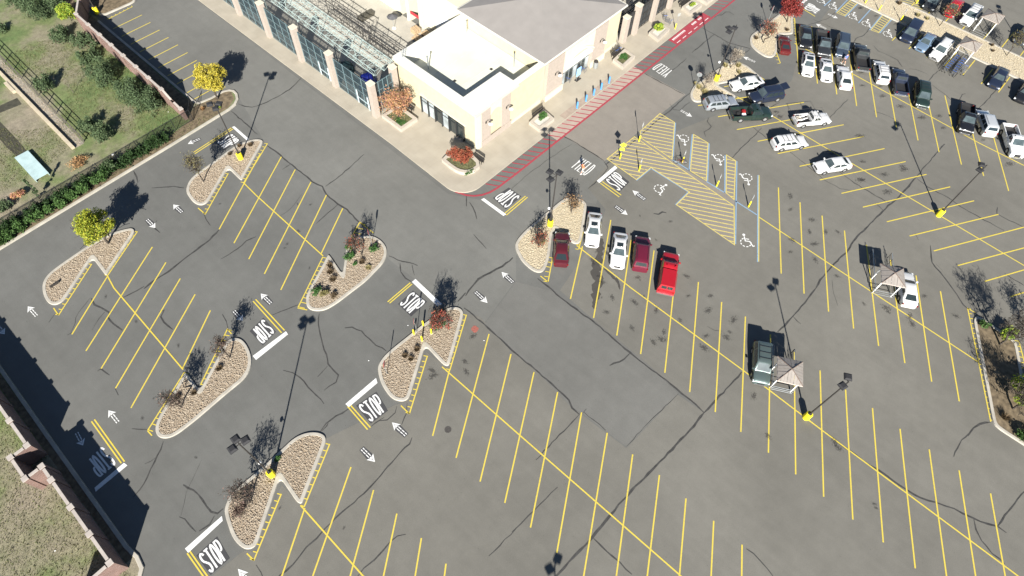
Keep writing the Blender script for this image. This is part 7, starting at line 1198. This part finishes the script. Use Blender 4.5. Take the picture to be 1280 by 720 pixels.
for row, y in enumerate((2.45, 3.45)):
    for k_ in range(7): cart((103.4 - k_ * .62, y + random.uniform(-.08, .08)), rad(random.uniform(-5, 5)), 'shopping cart in the %s nested line of the full shelter, %s from the roofed end' % ('lower' if row == 0 else 'upper', ('first', 'second', 'third', 'fourth', 'fifth', 'sixth', 'seventh')[k_]))
for i_, (q, l) in enumerate((((101.1,2.34), 'loose shopping cart at the mouth of the full shelter, the left one'), ((101.08,1.38), 'loose shopping cart at the mouth of the full shelter, the right one'))): cart(q, rad(170 + 25 * i_), l)
for q, l, a in (((59.11,41.31), 'shopping cart standing in front of the store doors', 20), ((69.22,40.43), 'shopping cart behind the planter with dark green ground cover, nearer the tower', 60), ((68.45,40.44), 'shopping cart behind the planter with dark green ground cover, nearer the planter', 65), ((80.28,39.98), 'shopping cart against the right garden fence by the leafy planter', 40), ((79.51,38.83), 'shopping cart beside the leafy planter before the mesh fence', 100), (G(1045.5,362 - 0) if False else (62.19,41.06), 'shopping cart next to the round trash can', 10)): cart(q, rad(a), l)
# ================================================================= PEOPLE
def skin_part(name, V, E, Rr, mat, parent, root=0, sub=1):
    me = bpy.data.meshes.new(name); me.from_pydata(V, E, []); me.materials.append(mat); o = link(name, me, parent); s = o.modifiers.new('skin', 'SKIN')
    for i, r_ in enumerate(Rr): me.skin_vertices[0].data[i].radius = (r_ if isinstance(r_, tuple) else (r_, r_)); me.skin_vertices[0].data[i].use_root = (i == root)
    s.use_smooth_shade = True; u = o.modifiers.new('sub', 'SUBSURF'); u.levels = sub; u.render_levels = sub; return o
def person(p, a, label, shirt, shorts, hair, st=.28):
    r = empty('person', (*p, .01), a, label, 'person'); SK = M('skin', (.45, .26, .18), .6, .08, 6)
    V = [(0, 0, .93), (0, 0, 1.12), (.01, 0, 1.30), (0.01, 0, 1.44), (.02, 0, 1.52), (.03, 0, 1.63), (.02, 0, 1.73),
         (0, .10, .88), (st * .5, .10, .50), (st * .55, .11, .10), (st * .55 + .14, .12, .04), (0, -.10, .88), (-st * .3, -.10, .50), (-st, -.10, .12), (-st + .12, -.11, .04),
         (0, .19, 1.40), (-.07, .25, 1.12), (.06, .26, .90), (.11, .26, .82), (0, -.19, 1.40), (.06, -.25, 1.13), (.24, -.24, 1.00), (.31, -.23, .97)]
    E = [(0, 1), (1, 2), (2, 3), (3, 4), (4, 5), (5, 6), (0, 7), (7, 8), (8, 9), (9, 10), (0, 11), (11, 12), (12, 13), (13, 14), (3, 15), (15, 16), (16, 17), (17, 18), (3, 19), (19, 20), (20, 21), (21, 22)]
    Rr = [(.11, .14), (.10, .13), (.11, .16), (.07, .10), .055, .095, .07, .085, .06, .042, .035, .085, .06, .042, .035, .055, .043, .034, .028, .055, .043, .034, .028]
    skin_part('body', V, E, Rr, SK, r)
    for s_ in ((18, 1), (22, -1)):   # fingers rooted in each hand
        h = Vector(V[s_[0]])
        for f in range(5): o_ = Vector((.05 + .012 * (2 - abs(f - 2)), (f - 2) * .016, -.055 if s_[0] == 18 else -.015)); q = skin_part('finger', [tuple(h), tuple(h + o_ * .6), tuple(h + o_ + Vector((0, 0, -.015)))], [(0, 1), (1, 2)], [.011, .009, .007], SK, r, sub=0)
    skin_part('shirt', [(0, 0, .90), (0, 0, 1.12), (.01, 0, 1.30), (.01, 0, 1.42), (0, .19, 1.40), (-.05, .24, 1.20), (0, -.19, 1.40), (.04, -.24, 1.22)], [(0, 1), (1, 2), (2, 3), (3, 4), (4, 5), (3, 6), (6, 7)], [(.14, .17), (.125, .155), (.13, .18), (.09, .13), .075, .062, .075, .062], shirt, r)
    skin_part('shorts', [(0, 0, .96), (0, 0, .90), (0, .10, .84), (st * .42, .10, .56), (0, -.10, .84), (-st * .22, -.10, .56)], [(0, 1), (1, 2), (2, 3), (1, 4), (4, 5)], [(.13, .16), (.13, .16), .11, .095, .11, .095], shorts, r)
    skin_part('hair', [(.01, 0, 1.66), (.01, 0, 1.75)], [(0, 1)], [.105, .07], hair, r)
    for y in (-.032, .032): MB().box(.118, .128, y - .012, y + .012, 1.64, 1.655).obj('eye', BLACK, r)
    MB().box(.115, .14, -.012, .012, 1.60, 1.635).obj('nose', SK, r)
    for q in (V[10], V[14]): MB().box(q[0] - .17, q[0] + .08, q[1] - .05, q[1] + .05, 0.0, .075).obj('shoe', WPOST, r)
    return r
person((47.16,29.12), rad(-20), 'person in an orange shirt and pale shorts walking across the YIELD lettering', M('orange_shirt', (.62, .20, .09), .8, .1, 8), M('pale_shorts', (.55, .50, .46), .8, .1, 8), M('dark_hair', (.03, .02, .015), .7, .2, 20))
person((90.43,15.08), rad(60), 'person in a blue shirt standing between the blue-grey suv and the white sedan', M('blue_shirt', (.10, .16, .5), .8, .1, 8), M('dark_trousers', (.03, .035, .05), .8, .1, 8), M('dark_hair', (.03, .02, .015)))
# bicycle leaning at the accessible sign
bk = empty('bicycle', (57.22,21.03) + (.02,), rad(130), 'dark bicycle with red parts leaning beside the accessible bay sign post', 'bicycle')
for x in (-.52, .52):
    mb = MB(); N_ = 20
    for i in range(N_): a0, a1 = 2 * math.pi * i / N_, 2 * math.pi * (i + 1) / N_; mb.bar((x + .33 * math.cos(a0), 0, .34 + .33 * math.sin(a0)), (x + .33 * math.cos(a1), 0, .34 + .33 * math.sin(a1)), .022, 4)
    wh = mb.obj('wheel', RUB, bk); mb = MB()
    for i in range(8): a0 = math.pi * i / 8; mb.bar((x - .32 * math.cos(a0), 0, .34 - .32 * math.sin(a0)), (x + .32 * math.cos(a0), 0, .34 + .32 * math.sin(a0)), .005, 3)
    mb.obj('spokes', STEEL, wh)
mb = MB(); RD = M('bike_red', (.12, .02, .02), .4, .1, 4)
for a_, c_ in (((-.52, 0, .34), (-.1, 0, .30)), ((-.52, 0, .34), (-.2, 0, .78)), ((-.1, 0, .30), (-.2, 0, .82)), ((-.1, 0, .30), (.38, 0, .78)), ((-.2, 0, .78), (.36, 0, .84)), ((.36, 0, .9), (.52, 0, .34))): mb.bar(a_, c_, .02, 5)
mb.obj('frame', RD, bk); mb = MB(); mb.bar((.36, -.28, .98), (.36, .28, .98), .016, 5); mb.bar((.36, 0, .88), (.36, 0, .98), .018, 5); mb.obj('handlebar', BLACK, bk); MB().box(-.33, -.08, -.07, .07, .84, .89).obj('saddle', BLACK, bk)
mb = MB(); mb.bar((-.1, -.14, .30), (-.1, .14, .30), .015, 4); mb.box(-.16, -.04, -.2, -.12, .28, .31); mb.box(-.16, -.04, .12, .2, .28, .31); mb.obj('pedals', BLACK, bk)
# small litter seen on the ground
for q, l in (((17.3,28.75), 'white scrap of paper on the asphalt left of the central island'), ((11.72,28.61), 'small white scrap on the asphalt below the lamp shadow'), ((21.61,21.59), 'small pale scrap beside the red sprayed mark'), ((17.13,75.07), 'white paper scrap in the field at the end of the brick wall'), ((-18.8,34.32), 'pale green scrap lying in the lower left grass')):
    o = MB(); o.V = [(-.055, -.045, .02), (.055, -.05, .04), (.06, .045, .02), (-.045, .055, .05)]; o.F = [(0, 1, 2), (0, 2, 3)]; o.I = [0, 0]; o = o.obj('paper_scrap', WPOST); o.location = (*q, .02 if q[0] > 0 and q[1] < 69 else .12); tag(o, l, 'litter')
for q, l in (((18.29,73.04), 'small white utility marker cap at the end of the brick wall'), ((8.25,72.95), 'white utility marker cap beside the hedge')): 
    r = empty('utility_marker', (*q, .1), 0, l, 'marker'); mb = MB(); mb.lathe([(.05, 0), (.05, .3)], 8); mb.obj('post', WPOST, r); mb = MB(); mb.lathe([(.16, .3), (.16, .38), (.05, .45)], 10); mb.obj('cap', WPOST, r)
tag(MB().box(-.5, .5, -.04, .04, 0, .3).obj('ground_light', STEELD), 'low dark bar light at the tip of the left gravel island', 'light').location = (*(-5.76,60.13), .12)
print('objects', len(bpy.data.objects), 'faces', sum(len(o.data.polygons) for o in bpy.data.objects if o.type == 'MESH'))
